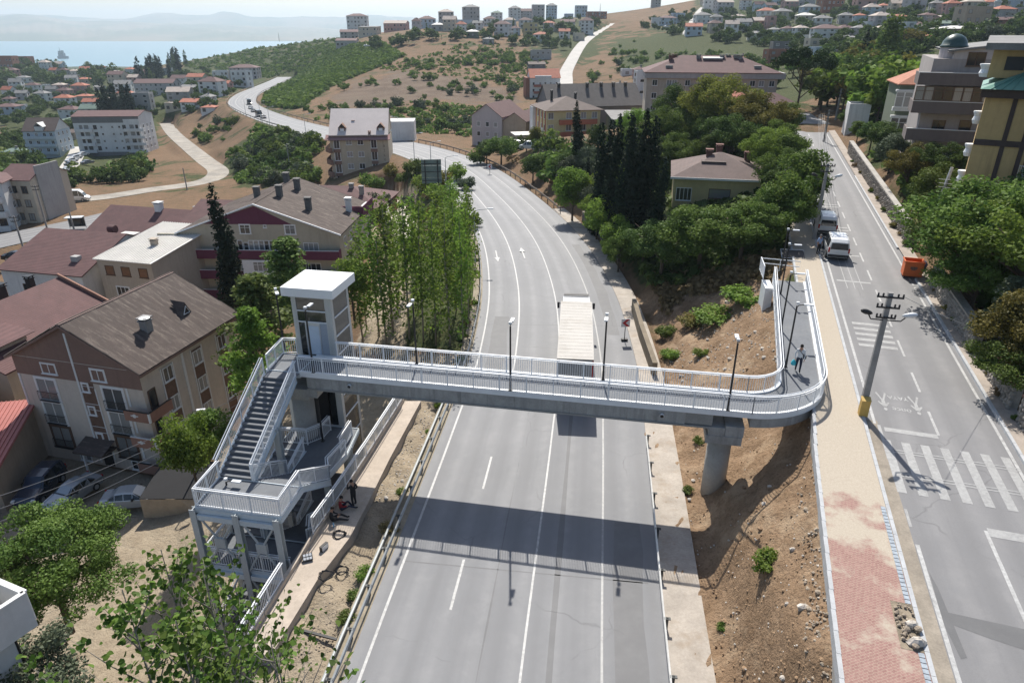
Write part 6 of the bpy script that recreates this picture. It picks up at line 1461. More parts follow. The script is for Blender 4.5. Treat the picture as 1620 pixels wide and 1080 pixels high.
def bare(p, h, seed, label):
    rg = np.random.default_rng(seed); q = MB()
    for i in range(13):
        a = rg.random() * 6.28; L = h * (.5 + .5 * rg.random()); e = np.array((math.cos(a) * L * .3, math.sin(a) * L * .3, L)); q.tube([(0, 0, 0), tuple(e * .5 + rg.normal(size=3) * .06), tuple(e)], [.018, .012, .004], 4)
        for k in range(5):
            f = .4 + .5 * rg.random(); s = e * f; q.tube([tuple(s), tuple(s + np.array((rg.normal() * .25, rg.normal() * .25, .35)))], [.008, .003], 3)
    tag(obj('bare_shrub', q, BARK, None, loc=p), label, 'shrub')
bare(at(385, 1010, -4.6), 3.4, 1, 'leafless shrub in front of the steel stair legs'); bare(at(432, 1060, -2), 3.0, 2, 'leafless branching shrub at the near end of the beige wall')
# grove between highway and street
G = 'trees in the grove between highway and street'
GROVE = 'rounded green tree in the dense grove between highway and street'
rg = random.Random(4); placed = []
GP = [(890, 285), (960, 240), (1060, 215), (1180, 205), (1250, 225), (1272, 300), (1285, 372), (1200, 398), (1080, 432), (1005, 462), (955, 412), (905, 340)]
tries = 0
while len(placed) < 62 and tries < 3000:
    tries += 1; x, y = rg.uniform(885, 1285), rg.uniform(205, 465)
    if not inpoly(np.array([x]), np.array([y]), GP)[0]: continue
    p = hit(x, y)
    if p is None or abs(p[0] - 25.5) < 7.5 and 82 < p[1] < 99: continue
    if 1040 < x < 1215 and y > 285: continue
    if any((p[0] - q[0]) ** 2 + (p[1] - q[1]) ** 2 < 5.5 for q in placed): continue
    placed.append(p); h = rg.uniform(4.5, 7.5); lm = rg.choice(['mid', 'mid', 'dark', 'bright', 'olive'])
    tree(('round%d' if rg.random() < .8 else 'big%d') % rg.randint(0, 2), (p[0], p[1], p[2] - .2), h, autolabel(x, y, GREF, 'tree', ('tall' if h > 6 else 'low', 'rounded', 'bushy', 'uneven'), lm) or GROVE, 'tree', 'tree', G, lm, 1.0 + .25 * rg.random())
CYP = ['left of the row beside the yellow-topped small tree', 'at the left end of the tall row', 'second from the left in the tall row', 'in the middle of the tall row', 'second from the right in the tall row', 'at the right end, shorter, nearest the ochre house', 'behind the left end of the tall row', 'hidden behind the middle of the tall row', 'low and alone behind the lone one']
for i, (x, y, hp, wx) in enumerate(((910, 292, 122, 1.), (945, 372, 165, 1.), (965, 396, 195, .9), (985, 402, 205, 1.), (1003, 408, 212, .95), (1020, 396, 195, .9), (1036, 410, 150, 1.), (958, 350, 150, 1.1), (994, 372, 160, 1.), (928, 320, 70, 1.1))):
    T(x, y, hp, 'cypress%d' % (i % 2), 'dark cypress ' + CYP[i - 1] if i else 'lone dark cypress standing in front of the yellow and orange building', None, wx, name='cypress_tree', group='cypresses in the grove' if i else None)
for x, y, hp, k, lm, wx, lb in ((955, 395, 88, 'round0', 'bright', 1.1, 'bright yellow-green bush tree at the highway edge of the grove'), (985, 422, 80, 'round1', 'bright', 1.2, 'light green leafy bush below the cypresses'), (905, 350, 80, 'round2', 'bright', 1.1, 'light green small tree left of the cypresses by the highway wall'), (968, 372, 75, 'round1', 'yellow', .9, 'yellowing small tree in front of the cypress row'), (1105, 425, 105, 'big0', 'mid', 1.5, 'broad green tree in front of the ochre house'), (1170, 415, 98, 'big2', 'mid', 1.6, 'wide dark green tree right of the ochre house front'), (1222, 392, 92, 'big1', 'mid', 1.3, 'dense dark green tree beside the parked white vans'), (1045, 442, 100, 'big2', 'dark', 1.4, 'dark tree overhanging the concrete channel'), (1255, 302, 58, 'round2', 'mid', 1.3, 'feathery green tree leaning over the street edge'), (1235, 268, 60, 'round0', 'mid', 1.2, 'glossy green tree behind the ochre house roof'), (1195, 240, 92, 'big1', 'ochre', 1.3, 'large olive-brown tree right of the yellow-green poplar'), (1150, 262, 85, 'big0', 'dark', 1.3, 'dark tree behind the ochre house'), (1055, 250, 85, 'big2', 'mid', 1.3, 'dark green tree below the long beige block'), (1225, 250, 60, 'round1', 'mid', 1.3, 'green tree by the bend at the top of the street'), (1132, 232, 118, 'big0', 'yellow', 1.15, 'tall yellow-green plane tree in front of the long beige block'), (1080, 225, 90, 'big1', 'dark', 1.2, 'dark rounded tree left of the yellow-green plane tree'), (843, 290, 45, 'round1', 'dark', 1.4, 'small round dark tree alone on the dry bank above the highway'), (793, 262, 48, 'round0', 'mid', 1.5, 'olive-green tree below the pale grey block'), (770, 258, 35, 'round2', 'dark', 1.5, 'low dark tree at the left of the pale grey block'), (848, 236, 36, 'round1', 'yellow', 1.1, 'bright yellow-green tree beside the parked white vans'), (832, 215, 35, 'round0', 'mid', 1.2, 'small green tree between the pale block and the orange building')):
    T(x, y, hp, k, lb, lm, wx)
p = atY(1256, 200, 140); tree('umbrella', p, 14.5, 'umbrella pine with flat dark crown at the top of the street', 'pine_tree', 'tree', None, None, .92)
# trees behind the wall on the right
for x, y, hp, k, lm, wx, lb in ((1545, 475, 195, 'big0', 'mid', 1.45, 'big spreading green mulberry tree overhanging the right street'), (1600, 510, 200, 'big1', 'bright', 1.3, 'tall green tree at the right edge behind the mulberry'), (1500, 350, 92, 'big2', 'mid', 1.6, 'glossy fig tree in front of the yellow building'), (1430, 305, 78, 'big1', 'ochre', 1.15, 'rounded ochre-green tree above the stone wall'), (1405, 275, 60, 'round2', 'olive', 1.4, 'grey-green shrub tree left of the ochre-green tree'), (1572, 560, 120, 'pine0', 'olive', 1.1, 'grey-green conifer behind the stone wall, right of the street'), (1615, 610, 150, 'big0', 'ochre', 1.2, 'ochre-leaved tree at the right edge of the photo'), (1530, 505, 110, 'big1', 'mid', 1.5, 'creeper-covered bush hanging over the stone wall'), (1590, 630, 95, 'big2', 'mid', 1.5, 'dark green bush behind the red-capped stone wall'), (1375, 240, 50, 'round0', 'dark', 1.2, 'dark green shrub below the small green house'), (1395, 248, 55, 'round1', 'dark', 1.3, 'dark palm-like bush at the foot of the grey block'), (1475, 290, 70, 'big2', 'dark', 1.3, 'dark shady tree under the grey block balconies'), (1560, 350, 95, 'big0', 'mid', 1.2, 'bright green tree in front of the yellow building'), (1610, 370, 95, 'big2', 'mid', 1.2, 'green tree at the right edge below the yellow building'), (1610, 470, 170, 'big2', 'mid', 1.4, 'deep green tree between the mulberry and the right edge'), (1505, 440, 120, 'big0', 'dark', 1.4, 'dark understorey tree below the mulberry crown'), (1340, 205, 32, 'round1', 'dark', 1.4, 'round dark bush beside the road bend'), (1355, 225, 32, 'round2', 'mid', 1.4, 'low green bush along the top of the street wall'), (1625, 430, 160, 'big2', 'dark', 1.2, 'large dark tree cut by the right edge')):
    T(x, y, hp, k, lb, lm, wx)
# roadside and slope bushes
def bush(x, y, hp, lb, lm='mid', wx=1.2, i=0): T(x, y, hp, 'shrub%d' % (i % 2), lb, lm, wx, name='bush', cat='bush')
bush(1130, 505, 25, 'broad green bush on the dirt slope beyond the footbridge', 'bright', 2.2); bush(1175, 478, 25, 'long green bush near the white end wall of the ramp', 'bright', 2.2, 1); bush(1095, 512, 20, 'brownish green bush left of the broad bush on the slope', 'ochre', 1.8); bush(1212, 896, 24, 'small green bush on the bare dirt slope in the foreground', 'bright', 1.3, 1)
bush(1055, 530, 20, 'small green tuft on the slope by the concrete channel', 'mid', 1.3); bush(1108, 562, 14, 'tiny green tuft in the middle of the dirt slope', 'bright', 1.4, 1); bush(1062, 565, 16, 'low green plant behind the far bridge railing', 'bright', 1.6); bush(1105, 700, 12, 'green weed near the round pier', 'mid', 1.3); bush(1088, 778, 10, 'green weed at the foot of the pier slope', 'mid', 1.4, 1)
bush(1141, 992, 9, 'tiny green weed on the lower dirt slope', 'mid', 1.2)
rg = random.Random(8)
for i in range(34):
    k = rg.randint(3, 50); q = HW[k]; o = offs(HW, -HWH - rg.uniform(.9, 1.6))[k]
    tree('shrub%d' % (i % 2), (o[0], o[1], o[2] - .35), rg.uniform(.35, .8), 'small weedy green bush along the left highway guardrail', 'bush', 'bush', 'weeds along the left guardrail', rg.choice(['mid', 'bright', 'bright', 'dry']), rg.uniform(.9, 1.5))
for i in range(26):
    t = rg.uniform(-30, 60)
    if 10 < t < 20: continue
    tree('shrub%d' % (i % 2), S(t, 7.1 + rg.uniform(-.1, .15), .1), rg.uniform(.3, .7), 'dry weedy tuft at the foot of the stone wall along the street', 'bush', 'bush', 'weeds along the stone wall', rg.choice(['dry', 'ochre', 'mid']), rg.uniform(.9, 1.4))
for i, (x, y) in enumerate(((600, 300), (640, 290), (655, 275), (620, 280), (668, 300), (600, 330), (690, 318), (560, 330), (575, 345), (650, 330), (700, 295), (712, 322), (585, 300), (540, 315), (740, 300), (725, 285), (755, 260), (600, 350), (560, 360), (645, 395), (690, 350), (730, 345), (705, 345), (670, 350), (655, 420), (740, 360))):
    lm = rg.choice(['mid', 'mid', 'olive', 'bright', 'ochre'])
    T(x, y, rg.uniform(18, 34), 'shrub%d' % (i % 2), autolabel(x, y, LREF, 'bush', ('rounded', 'low', 'bushy', 'uneven'), lm) or 'rounded bush on the bank around the garage lane', lm, rg.uniform(.8, 1.2), name='bush', cat='bush', group='bushes around the garage lane')
# scattered far vegetation
def scatter(poly, n, kinds, h0, h1, label, group, lms, seed, sep=2.0, name='tree', cat='tree', wx=(.9, 1.3), avoid=True):
    rg = random.Random(seed); xs = [p[0] for p in poly]; ys = [p[1] for p in poly]; got = 0; tries = 0
    while got < n and tries < n * 20:
        tries += 1; x, y = rg.uniform(min(xs), max(xs)), rg.uniform(min(ys), max(ys))
        if not inpoly(np.array([x]), np.array([y]), poly)[0]: continue
        p = hit(x, y)
        if p is None or p[1] > 2000: continue
        if road_gap(p[0], p[1]) < 2 or name == 'bush' and noise.noise(Vector(p) * .022) < rg.uniform(-.25, .1): continue
        if any(abs(p[0] - c[0]) < c[2] and abs(p[1] - c[1]) < c[2] for c in BLD): continue
        got += 1; h = rg.uniform(h0, h1); CAND.append((h * wx[0] * ppm(p[1], p[2]), rg.choice(kinds), (p[0], p[1], p[2] - .2), h, label, group, name, cat, rg.choice(lms), rg.uniform(*wx), x, y))
CAND = []
BLD = [(o.location.x + 5, o.location.y + 5, 9) for o in bpy.data.objects if o.parent is None and o.get('category') in ('house', 'apartment block') and o.location.y > 130]
# ---------------------------------------------------------------- far houses: (x, y of the foot, width, height in photo pixels, storeys, turn, wall, roof kind, roof, label)
FH = [
 # hilltop, left to right
 (566, 50, 32, 24, 4, 4, 'white', 'hip', 'maroon', 'white four-storey house with dark bands on the skyline at the left end of the hilltop'),
 (553, 62, 28, 12, 2, 8, 'grey', 'gable', 'maroon', 'low grey house with maroon roof below the skyline block'), (582, 58, 30, 13, 2, -8, 'cream', 'shed', 'grey', 'cream shed-roofed house with a rust-red end wall'), (548, 75, 32, 11, 1, 2, 'grey', 'gable', 'maroon', 'long low house with maroon roof on the near side of the hilltop'),
 (625, 50, 36, 14, 2, -6, 'pink', 'gable', 'pale', 'pinkish house with pale roof behind hilltop trees'), (659, 48, 14, 16, 2, 3, 'lilac', 'hip', 'maroon', 'small pale house with red roof left of the blue one'), (677, 45, 26, 16, 2, 12, 'blue', 'hip', 'maroon', 'pale blue two-storey hilltop house'), (692, 50, 18, 11, 1, -4, 'grey', 'hip', 'white', 'grey bungalow with white hipped roof'), (706, 32, 24, 14, 2, 6, 'grey', 'hip', 'pale', 'grey house with pale hipped roof on the skyline'), (711, 50, 20, 20, 3, -5, 'cream', 'gable', 'pale', 'cream three-storey house with dark openings'), (746, 36, 26, 24, 4, 8, 'grey', 'hip', 'grey', 'grey four-storey skyline block with small top storey'), (748, 60, 20, 10, 1, 2, 'green', 'hip', 'white', 'bungalow with bright white roof on the bare shoulder of the hill'), (772, 70, 17, 8, 1, -6, 'grey', 'hip', 'grey', 'small grey roof low on the hill shoulder'), (735, 42, 24, 8, 1, 3, 'blue', 'flat', 'grey', 'blue-grey flat-roofed shed below the skyline block'),
 (786, 30, 18, 10, 2, 3, 'white', 'hip', 'green', 'white house with greenish roof on the skyline'), (815, 30, 18, 17, 4, 8, 'white', 'hip', 'grey', 'white block at the left of the skyline group'), (833, 30, 20, 13, 3, -4, 'lilac', 'gable', 'maroon', 'pinkish block in the middle of the skyline group'), (852, 34, 19, 22, 5, 6, 'lilac', 'flat', 'grey', 'pale tower block in the skyline group'), (872, 26, 17, 17, 4, -6, 'blue', 'hip', 'grey', 'bluish tower block at the right of the skyline group'),
 (793, 57, 24, 20, 3, -14, 'white', 'hip', 'maroon', 'white three-storey block where the hill road ends'), (832, 45, 20, 14, 2, 5, 'white', 'hip', 'maroon', 'white house with red roof above the ochre block'), (840, 58, 23, 18, 3, 3, 'yellow', 'flat', 'grey', 'ochre flat-roofed block among cypresses'), (868, 46, 18, 10, 2, -8, 'lilac', 'hip', 'red', 'house with bright red roof right of the cypress'), (885, 50, 18, 10, 2, 10, 'grey', 'gable', 'maroon', 'greyish house with maroon roof in the hill village'), (898, 46, 22, 12, 2, -5, 'lilac', 'gable', 'maroon', 'wide pale house with maroon roof in the hill village'), (857, 68, 24, 14, 2, 4, 'white', 'hip', 'red', 'pink-roofed house above the dark garden trees'), (928, 54, 20, 22, 4, -8, 'white', 'hip', 'maroon', 'white four-storey house beside the hill road'), (917, 65, 16, 10, 1, 10, 'cream', 'flat', 'pale', 'low pale building at the edge of the hill road'), (920, 26, 18, 14, 3, 5, 'blue', 'flat', 'grey', 'bluish block on the skyline above the hill road'), (945, 30, 30, 9, 2, 3, 'brick', 'flat', 'grey', 'long brick-brown building on the skyline'), (900, 30, 14, 6, 1, 0, 'blue', 'flat', 'white', 'small blue shed on the skyline'),
 (855, 95, 32, 12, 2, -6, 'grey', 'flat', 'grey', 'unfinished grey concrete house beside the hill road'), (850, 112, 26, 10, 2, 8, 'dark', 'gable', 'brown', 'dark-roofed house behind the white and red block'),
 # right slope, upper rows
 (1058, 40, 26, 12, 2, 6, 'blue', 'hip', 'maroon', 'blue-grey house right of the upper lane'), (1040, 42, 18, 11, 1, -4, 'white', 'flat', 'grey', 'white garage building beside the upper lane'), (1073, 36, 20, 12, 2, 0, 'blue', 'flat', 'grey', 'flat-roofed blue house at the top of the dry slope'), (1038, 12, 14, 10, 3, 0, 'grey', 'flat', 'grey', 'grey block standing alone on the skyline'), (1125, 20, 24, 16, 3, -6, 'white', 'flat', 'white', 'white three-storey house left half of the long hillside block'), (1147, 20, 26, 17, 3, 6, 'lilac', 'gable', 'pale', 'pale pink-roofed block on the upper hillside'), (1113, 38, 24, 15, 2, 4, 'white', 'hip', 'grey', 'white villa with grey roof above the dark hedge'), (1133, 42, 18, 16, 2, -5, 'lilac', 'hip', 'grey', 'narrow pale house with bay window'), (1132, 52, 20, 16, 2, 3, 'cream', 'hip', 'maroon', 'cream house with pink roof in the hillside row'), (1157, 55, 20, 18, 2, -8, 'white', 'gable', 'pale', 'white gabled house with arched porch'), (1178, 50, 24, 16, 2, 8, 'white', 'gable', 'grey', 'white house with grey gables in the hillside row'), (1205, 48, 26, 16, 2, 2, 'tan', 'gable', 'pale', 'wide tan house left of the red-striped block'), (1219, 50, 14, 20, 3, 0, 'pink', 'flat', 'grey', 'narrow block with a red-brown and white end wall'), (1227, 58, 18, 11, 2, 6, 'white', 'hip', 'grey', 'small white house below the red-striped block'), (1247, 58, 19, 13, 2, -6, 'white', 'hip', 'maroon', 'white house with maroon eaves right of the small white house'), (1268, 58, 20, 14, 2, 4, 'white', 'hip', 'pale', 'white house with pale pyramid roof'), (1275, 38, 26, 14, 2, -4, 'cream', 'hip', 'white', 'cream villa with white roof and terrace posts'), (1317, 18, 34, 40, 5, 3, 'brick', 'flat', 'grey', 'unfinished brick tower block on the upper right slope'), (1252, 14, 22, 12, 2, 5, 'pink', 'gable', 'pale', 'pinkish house high on the slope'), (1226, 8, 16, 12, 2, 0, 'blue', 'flat', 'grey', 'small bluish house near the top edge'), (1370, 16, 30, 24, 4, -3, 'pink', 'flat', 'grey', 'rose-pink block near the top edge'), (1450, 22, 28, 38, 6, 8, 'lilac', 'flat', 'grey', 'pale tower block with dark window columns at the top edge'),
 (1308, 66, 42, 22, 3, -8, 'white', 'hip', 'maroon', 'long white three-storey block with maroon roof on the right slope'), (1338, 60, 24, 16, 2, 5, 'white', 'hip', 'maroon', 'white house with red-brown roof right of the long white block'), (1362, 58, 22, 14, 2, -5, 'lilac', 'hip', 'grey', 'pale house with grey roof right of the red-roofed white house'), (1396, 44, 28, 20, 3, 6, 'lilac', 'hip', 'pale', 'pale three-storey house behind the tall poplars'), (1377, 48, 14, 10, 2, 0, 'white', 'flat', 'grey', 'small white house left of the tall poplars'), (1345, 70, 24, 10, 1, 4, 'grey', 'hip', 'grey', 'low house with grey roof among green trees'), (1380, 70, 18, 8, 1, 0, 'grey', 'hip', 'maroon', 'low maroon roof behind the dark cypress'), (1294, 82, 30, 16, 2, 3, 'cream', 'flat', 'maroon', 'wide cream house with red edge below the long white block'), (1280, 65, 16, 5, 1, 0, 'white', 'flat', 'white', 'small white flat shed left of the long white block'),
 (1236, 82, 28, 12, 2, -5, 'dark', 'flat', 'grey', 'raw grey concrete house on the green slope'), (1229, 98, 30, 15, 2, 4, 'brick', 'flat', 'maroon', 'red brick house with maroon roof on the green slope'), (1275, 100, 26, 14, 2, -10, 'white', 'gable', 'grey', 'white house left of the blue-white house'), (1302, 103, 32, 22, 3, 8, 'blue', 'flat', 'white', 'blue and white three-storey house above the umbrella pine'), (1325, 98, 14, 7, 1, 0, 'pink', 'hip', 'maroon', 'small maroon roof right of the blue and white house'), (1176, 100, 18, 6, 1, 4, 'cream', 'hip', 'red', 'small low house with pale red roof right of the long beige block'),
 (1438, 58, 16, 18, 3, 6, 'white', 'flat', 'grey', 'narrow white house with a plain side wall right of the poplars'), (1450, 52, 14, 12, 2, 0, 'brick', 'gable', 'maroon', 'brick house with maroon roof right of the narrow white house'), (1466, 54, 22, 10, 2, -6, 'white', 'gable', 'grey', 'white gabled house above the green dome'), (1460, 66, 30, 10, 1, 3, 'lilac', 'gable', 'pale', 'long house with pale pinkish roof above the green dome'), (1452, 75, 34, 18, 2, -4, 'grey', 'hip', 'red', 'house with bright terracotta roof left of the green dome'), (1470, 36, 20, 12, 2, 4, 'grey', 'hip', 'maroon', 'brown-roofed house under the upper retaining wall'), (1495, 50, 28, 12, 2, -4, 'blue', 'gable', 'green', 'bluish house with greenish roof right of the brown-roofed one'), (1500, 36, 26, 6, 1, 3, 'pink', 'gable', 'pale', 'long low pale roof on the upper slope'), (1541, 52, 42, 34, 3, 2, 'tan', 'flat', 'white', 'tan and red balconied block with a small white roof'), (1540, 20, 28, 18, 2, -3, 'cream', 'hip', 'pale', 'cream house with pale hipped roof near the minaret'), (1590, 32, 30, 18, 3, 4, 'grey', 'hip', 'red', 'house with terracotta hipped roof at the upper right'), (1588, 44, 28, 12, 2, -6, 'brick', 'gable', 'maroon', 'dark red-roofed house at the right behind the grey block'), (1610, 30, 24, 14, 2, 3, 'grey', 'flat', 'green', 'grey house with green roof at the upper right corner'), (1520, 60, 56, 14, 2, 2, 'pink', 'hip', 'white', 'pinkish house with wide white hipped roof behind the grey block'), (1600, 10, 40, 30, 4, 0, 'blue', 'flat', 'grey', 'bluish grey block at the top right corner'),
 # left valley
 (6, 108, 30, 16, 2, 6, 'brick', 'flat', 'grey', 'brick-brown building at the left edge on the ridge above the sea'), (32, 102, 26, 10, 2, 2, 'brick', 'flat', 'grey', 'long brick row on the ridge above the sea'), (17, 122, 18, 12, 2, 4, 'pink', 'hip', 'maroon', 'pink house with maroon roof below the ridge'), (85, 122, 12, 12, 2, -6, 'cream', 'gable', 'red', 'narrow red-roofed house on the ridge slope'), (117, 120, 16, 8, 1, 3, 'white', 'hip', 'pale', 'pale house near the shore'), (152, 126, 16, 9, 2, -4, 'lilac', 'hip', 'maroon', 'pinkish house near the shore'), (183, 122, 18, 8, 2, 5, 'grey', 'hip', 'pale', 'pale-roofed shore house beside the mast'), (132, 133, 18, 8, 1, 3, 'cream', 'hip', 'red', 'small house with peach-coloured roof in the valley'), (70, 141, 9, 5, 1, 0, 'white', 'flat', 'white', 'tiny white hut in the valley trees'), (132, 161, 24, 9, 1, 2, 'tan', 'hip', 'red', 'low orange-roofed house in the middle of the valley'), (156, 143, 14, 5, 1, 0, 'white', 'gable', 'grey', 'low pale-roofed barn in the valley'), (172, 156, 18, 8, 1, 4, 'grey', 'hip', 'pale', 'pale roof behind the cypress group'),
 (10, 182, 34, 14, 2, 4, 'blue', 'hip', 'maroon', 'blue-grey house with maroon roof at the left edge of the valley'), (30, 176, 14, 7, 1, 2, 'white', 'flat', 'grey', 'white annexe next to the blue-grey house'), (108, 188, 30, 16, 2, -6, 'white', 'hip', 'maroon', 'house with maroon hipped roof left of the green-roofed one'), (145, 190, 30, 20, 3, 6, 'grey', 'gable', 'green', 'dark house with green and brown roof beside the cypress group'), (112, 200, 36, 10, 2, -3, 'tan', 'hip', 'green', 'low house with dull green roof behind the long white block'), (104, 222, 30, 12, 2, 5, 'tan', 'gable', 'brown', 'brown-roofed house left of the long white block'), (96, 232, 16, 16, 2, -5, 'white', 'gable', 'maroon', 'white house with red-brown roof behind the pale blue house'), (20, 252, 34, 12, 1, 4, 'grey', 'hip', 'green', 'low green-roofed house left of the pale blue house'),
 (246, 152, 60, 22, 3, 3, 'lilac', 'gable', 'maroon', 'long pinkish apartment house with orange roof in the valley'), (284, 165, 34, 22, 3, 8, 'grey', 'gable', 'pale', 'dark-banded house with pale arched roof'), (302, 175, 32, 14, 2, -6, 'white', 'gable', 'red', 'low white house with terracotta roof in the valley'), (278, 176, 32, 10, 1, 2, 'cream', 'flat', 'pale', 'long cream garden house'), (332, 155, 34, 28, 4, -12, 'white', 'hip', 'maroon', 'white four-storey block beside the lane to the highway'), (350, 128, 24, 13, 2, 4, 'white', 'flat', 'grey', 'white house with dark window bands near the highway bend'), (380, 138, 26, 22, 3, -10, 'white', 'flat', 'maroon', 'white block in front of the terraced building'), (386, 126, 42, 20, 3, 4, 'lilac', 'hip', 'maroon', 'terraced pinkish building with maroon roof near the highway bend'), (228, 182, 26, 30, 4, 6, 'grey', 'flat', 'white', 'grey apartment house with white roof edge right of the cypresses'), (265, 118, 12, 8, 1, 0, 'white', 'flat', 'white', 'small white building beneath the conifers on the slope'),
 # middle distance between the beige block and orange building
 (978, 152, 26, 16, 2, -4, 'white', 'hip', 'grey', 'white house with grey roof left of the long beige block'), (990, 165, 36, 10, 1, 3, 'tan', 'hip', 'brown', 'low brown-roofed house behind the charcoal roof'), (994, 172, 34, 7, 1, 2, 'pink', 'gable', 'red', 'low pinkish-roofed shed behind the green hall'), (1014, 160, 18, 40, 5, 2, 'white', 'flat', 'grey', 'narrow white house with stacked balconies next to the long beige block'), (1012, 124, 20, 14, 2, -3, 'pink', 'hip', 'maroon', 'pink house with maroon roof above the narrow white house'), (992, 120, 16, 5, 1, 0, 'white', 'flat', 'white', 'low white shed on the dry slope'), (927, 148, 12, 10, 1, 0, 'white', 'flat', 'white', 'small white hut at the lower end of the hill road'),
]
# smaller houses filling the rows between them
rg = random.Random(21); NF = [(f[9], (f[0], f[1])) for f in FH]; SEENH = set()
for poly, n, w0, w1 in (([(1080, 62), (1230, 66), (1330, 72), (1440, 46), (1600, 22), (1600, 8), (1120, 6)], 46, 15, 27), ([(10, 130), (220, 132), (240, 170), (150, 176), (40, 170), (0, 195)], 22, 14, 26), ([(60, 108), (230, 118), (230, 128), (60, 122)], 9, 10, 15), ([(640, 46), (950, 34), (910, 62), (800, 62)], 12, 13, 20), ([(420, 118), (250, 140), (300, 190), (400, 160)], 6, 16, 26)):
    k = 0; tr = 0
    while k < n and tr < 900:
        tr += 1; x, y = rg.uniform(min(p[0] for p in poly), max(p[0] for p in poly)), rg.uniform(min(p[1] for p in poly), max(p[1] for p in poly)); w = rg.uniform(w0, w1)
        if not inpoly(np.array([x]), np.array([y]), poly)[0] or any(abs(x - f[0]) < (w + f[2]) * .5 and abs(y - f[1]) < 11 for f in FH): continue
        if y > 46:
            p = hit(x, y)
            if p is None or road_gap(p[0], p[1]) < 6: continue
        st = rg.choice((1, 2, 2, 3)); wl = rg.choice(('white', 'white', 'white', 'cream', 'lilac', 'grey', 'pink', 'blue')); rf_ = rg.choice(('maroon', 'red', 'red', 'pale', 'grey')); kd = rg.choice(('hip', 'gable', 'hip'))
        nb, (hx, hy) = min(NF, key=lambda q: (q[1][0] - x) ** 2 + 4 * (q[1][1] - y) ** 2)
        lb = {1: 'low', 2: 'two-storey', 3: 'three-storey'}[st] + ' ' + {'lilac': 'pale'}.get(wl, wl) + ' house, ' + {'red': 'terracotta', 'pale': 'pale tiled'}.get(rf_, rf_) + ' roof, ' + ('left of' if x < hx - 8 else 'right of' if x > hx + 8 else 'below' if y > hy else 'above') + ' the ' + ' '.join(nb.split()[:7])
        if lb in SEENH: continue
        SEENH.add(lb); k += 1; FH.append((x, y, w, 5 + st * w * .22, st, rg.uniform(-14, 14), wl, kd, rf_, lb))
for (x, y, wp, hp, st, rz, wl, rk_, rf_, lb) in FH:
    p = hit(x, y) if y > 46 else None
    if p is None or p[1] > 1150:
        Yc = np.arange(320, 900, 10.); Q = np.array([atY(x, y, Y_) for Y_ in Yc]); p = tuple(Q[int(np.argmin(np.abs(Q[:, 2] - zq(Q[:, 0], Q[:, 1])) / Yc))])
    s = ppm(p[1], p[2]); W = wp / s; st_h = 2.9; H = hp / s / .98 + .8
    rise = min(2.4, H * .25) if rk_ in ('hip', 'gable') else .5; H = max(2.4, H - rise); D = max(6, min(14, W * .75))
    b = bldg('apartment_block' if st > 3 else 'house', lb, 'apartment block' if st > 3 else 'house', (p[0] - W / 2 * math.cos(R(rz)), p[1] - W / 2 * math.sin(R(rz)), p[2]), rz, W, D, H, WALLS[wl], 'houses on the far slopes', 7)
    {'hip': lambda: roof_hip(b, rise, ROOFS[rf_], .4), 'gable': lambda: roof_gable(b, rise, 'x', ROOFS[rf_], .4), 'shed': lambda: roof_shed(b, rise, 'y', ROOFS[rf_], .4), 'flat': lambda: roof_flat(b, ROOFS[rf_], .5)}[rk_]()
    n = max(1, int(W / 3.1)); sh = H / st; wh = min(1.5, sh * .52); ww = min(1.5, W / n * .45)
    wh = round(wh * 5) / 5 or .6; ww = round(ww * 5) / 5 or .6
    for k in range(st):
        for i in range(n):
            if (i * 7 + k * 3 + int(x)) % 6 == 0: continue
            win(b, 'F', W * (i + .5) / n, sh * k + sh * .3, ww, wh, 0, fr=M_BFRAME if (int(x) % 3) else None)
        if st > 1 and (int(x) + k) % 2 == 0 and k: balcony(b, 'F', W * (.3 if int(x) % 2 else .7), sh * k, min(W * .4, 4), .9, .8, WALLS[wl])
        for i in range(max(1, int(D / 5))): win(b, 'R' if p[0] < 0 else 'L', D * (i + .5) / max(1, int(D / 5)), sh * k + sh * .3, ww, wh, 0, fr=M_BFRAME)
    if rk_ in ('hip', 'gable'): chimney(b, W * .6, D * .5, H + rise * .55, bpy.data.materials['chimney_grey'], .9, .6)
    BLD.append((p[0], p[1] + D / 2, max(W, D) * .7))
# minaret with blue top
p = atY(1571, 34, 420); mn = thing('minaret', 'slender white minaret with blue cap at the upper right', 'minaret', p)
obj('shaft', MB().lathe([(1.6, 0), (1.5, 9), (1.9, 9.2), (1.9, 10.2), (1.3, 10.3), (1.25, 13)], n=14), WALLS['white'], mn); obj('cap', MB().lathe([(1.5, 13), (1.4, 16), (.2, 21)], n=14), mat('blue_cap', (.05, .08, .40), .05, 1, .5), mn)
# far vegetation
scatter([(0, 112), (60, 108), (210, 122), (330, 112), (430, 140), (330, 172), (240, 195), (140, 200), (60, 240), (0, 250)], 330, ['round0', 'round1', 'round2', 'bush0'], 3.5, 7, 'rounded tree among the houses of the left valley', 'trees in the left valley', ['mid', 'dark', 'dark', 'olive'], 11)
scatter([(0, 92), (60, 96), (200, 116), (260, 104), (200, 135), (0, 135)], 60, ['round0', 'round1', 'bush1'], 6, 11, 'dark tree on the ridge above the sea', 'trees on the sea ridge', ['dark', 'mid'], 12)
scatter([(215, 128), (268, 104), (300, 100), (300, 112), (240, 135)], 34, ['cypress0'], 13, 22, 'tall dark conifer in the stand above the valley houses', 'conifer stand above the valley', ['cyp'], 13, name='conifer', wx=(1., 1.5))
scatter([(158, 188), (215, 182), (220, 192), (160, 196)], 16, ['cypress0'], 14, 19, 'tall cypress in the group behind the long white block', 'cypresses behind the long white block', ['cyp'], 14, name='cypress_tree', wx=(1., 1.3))
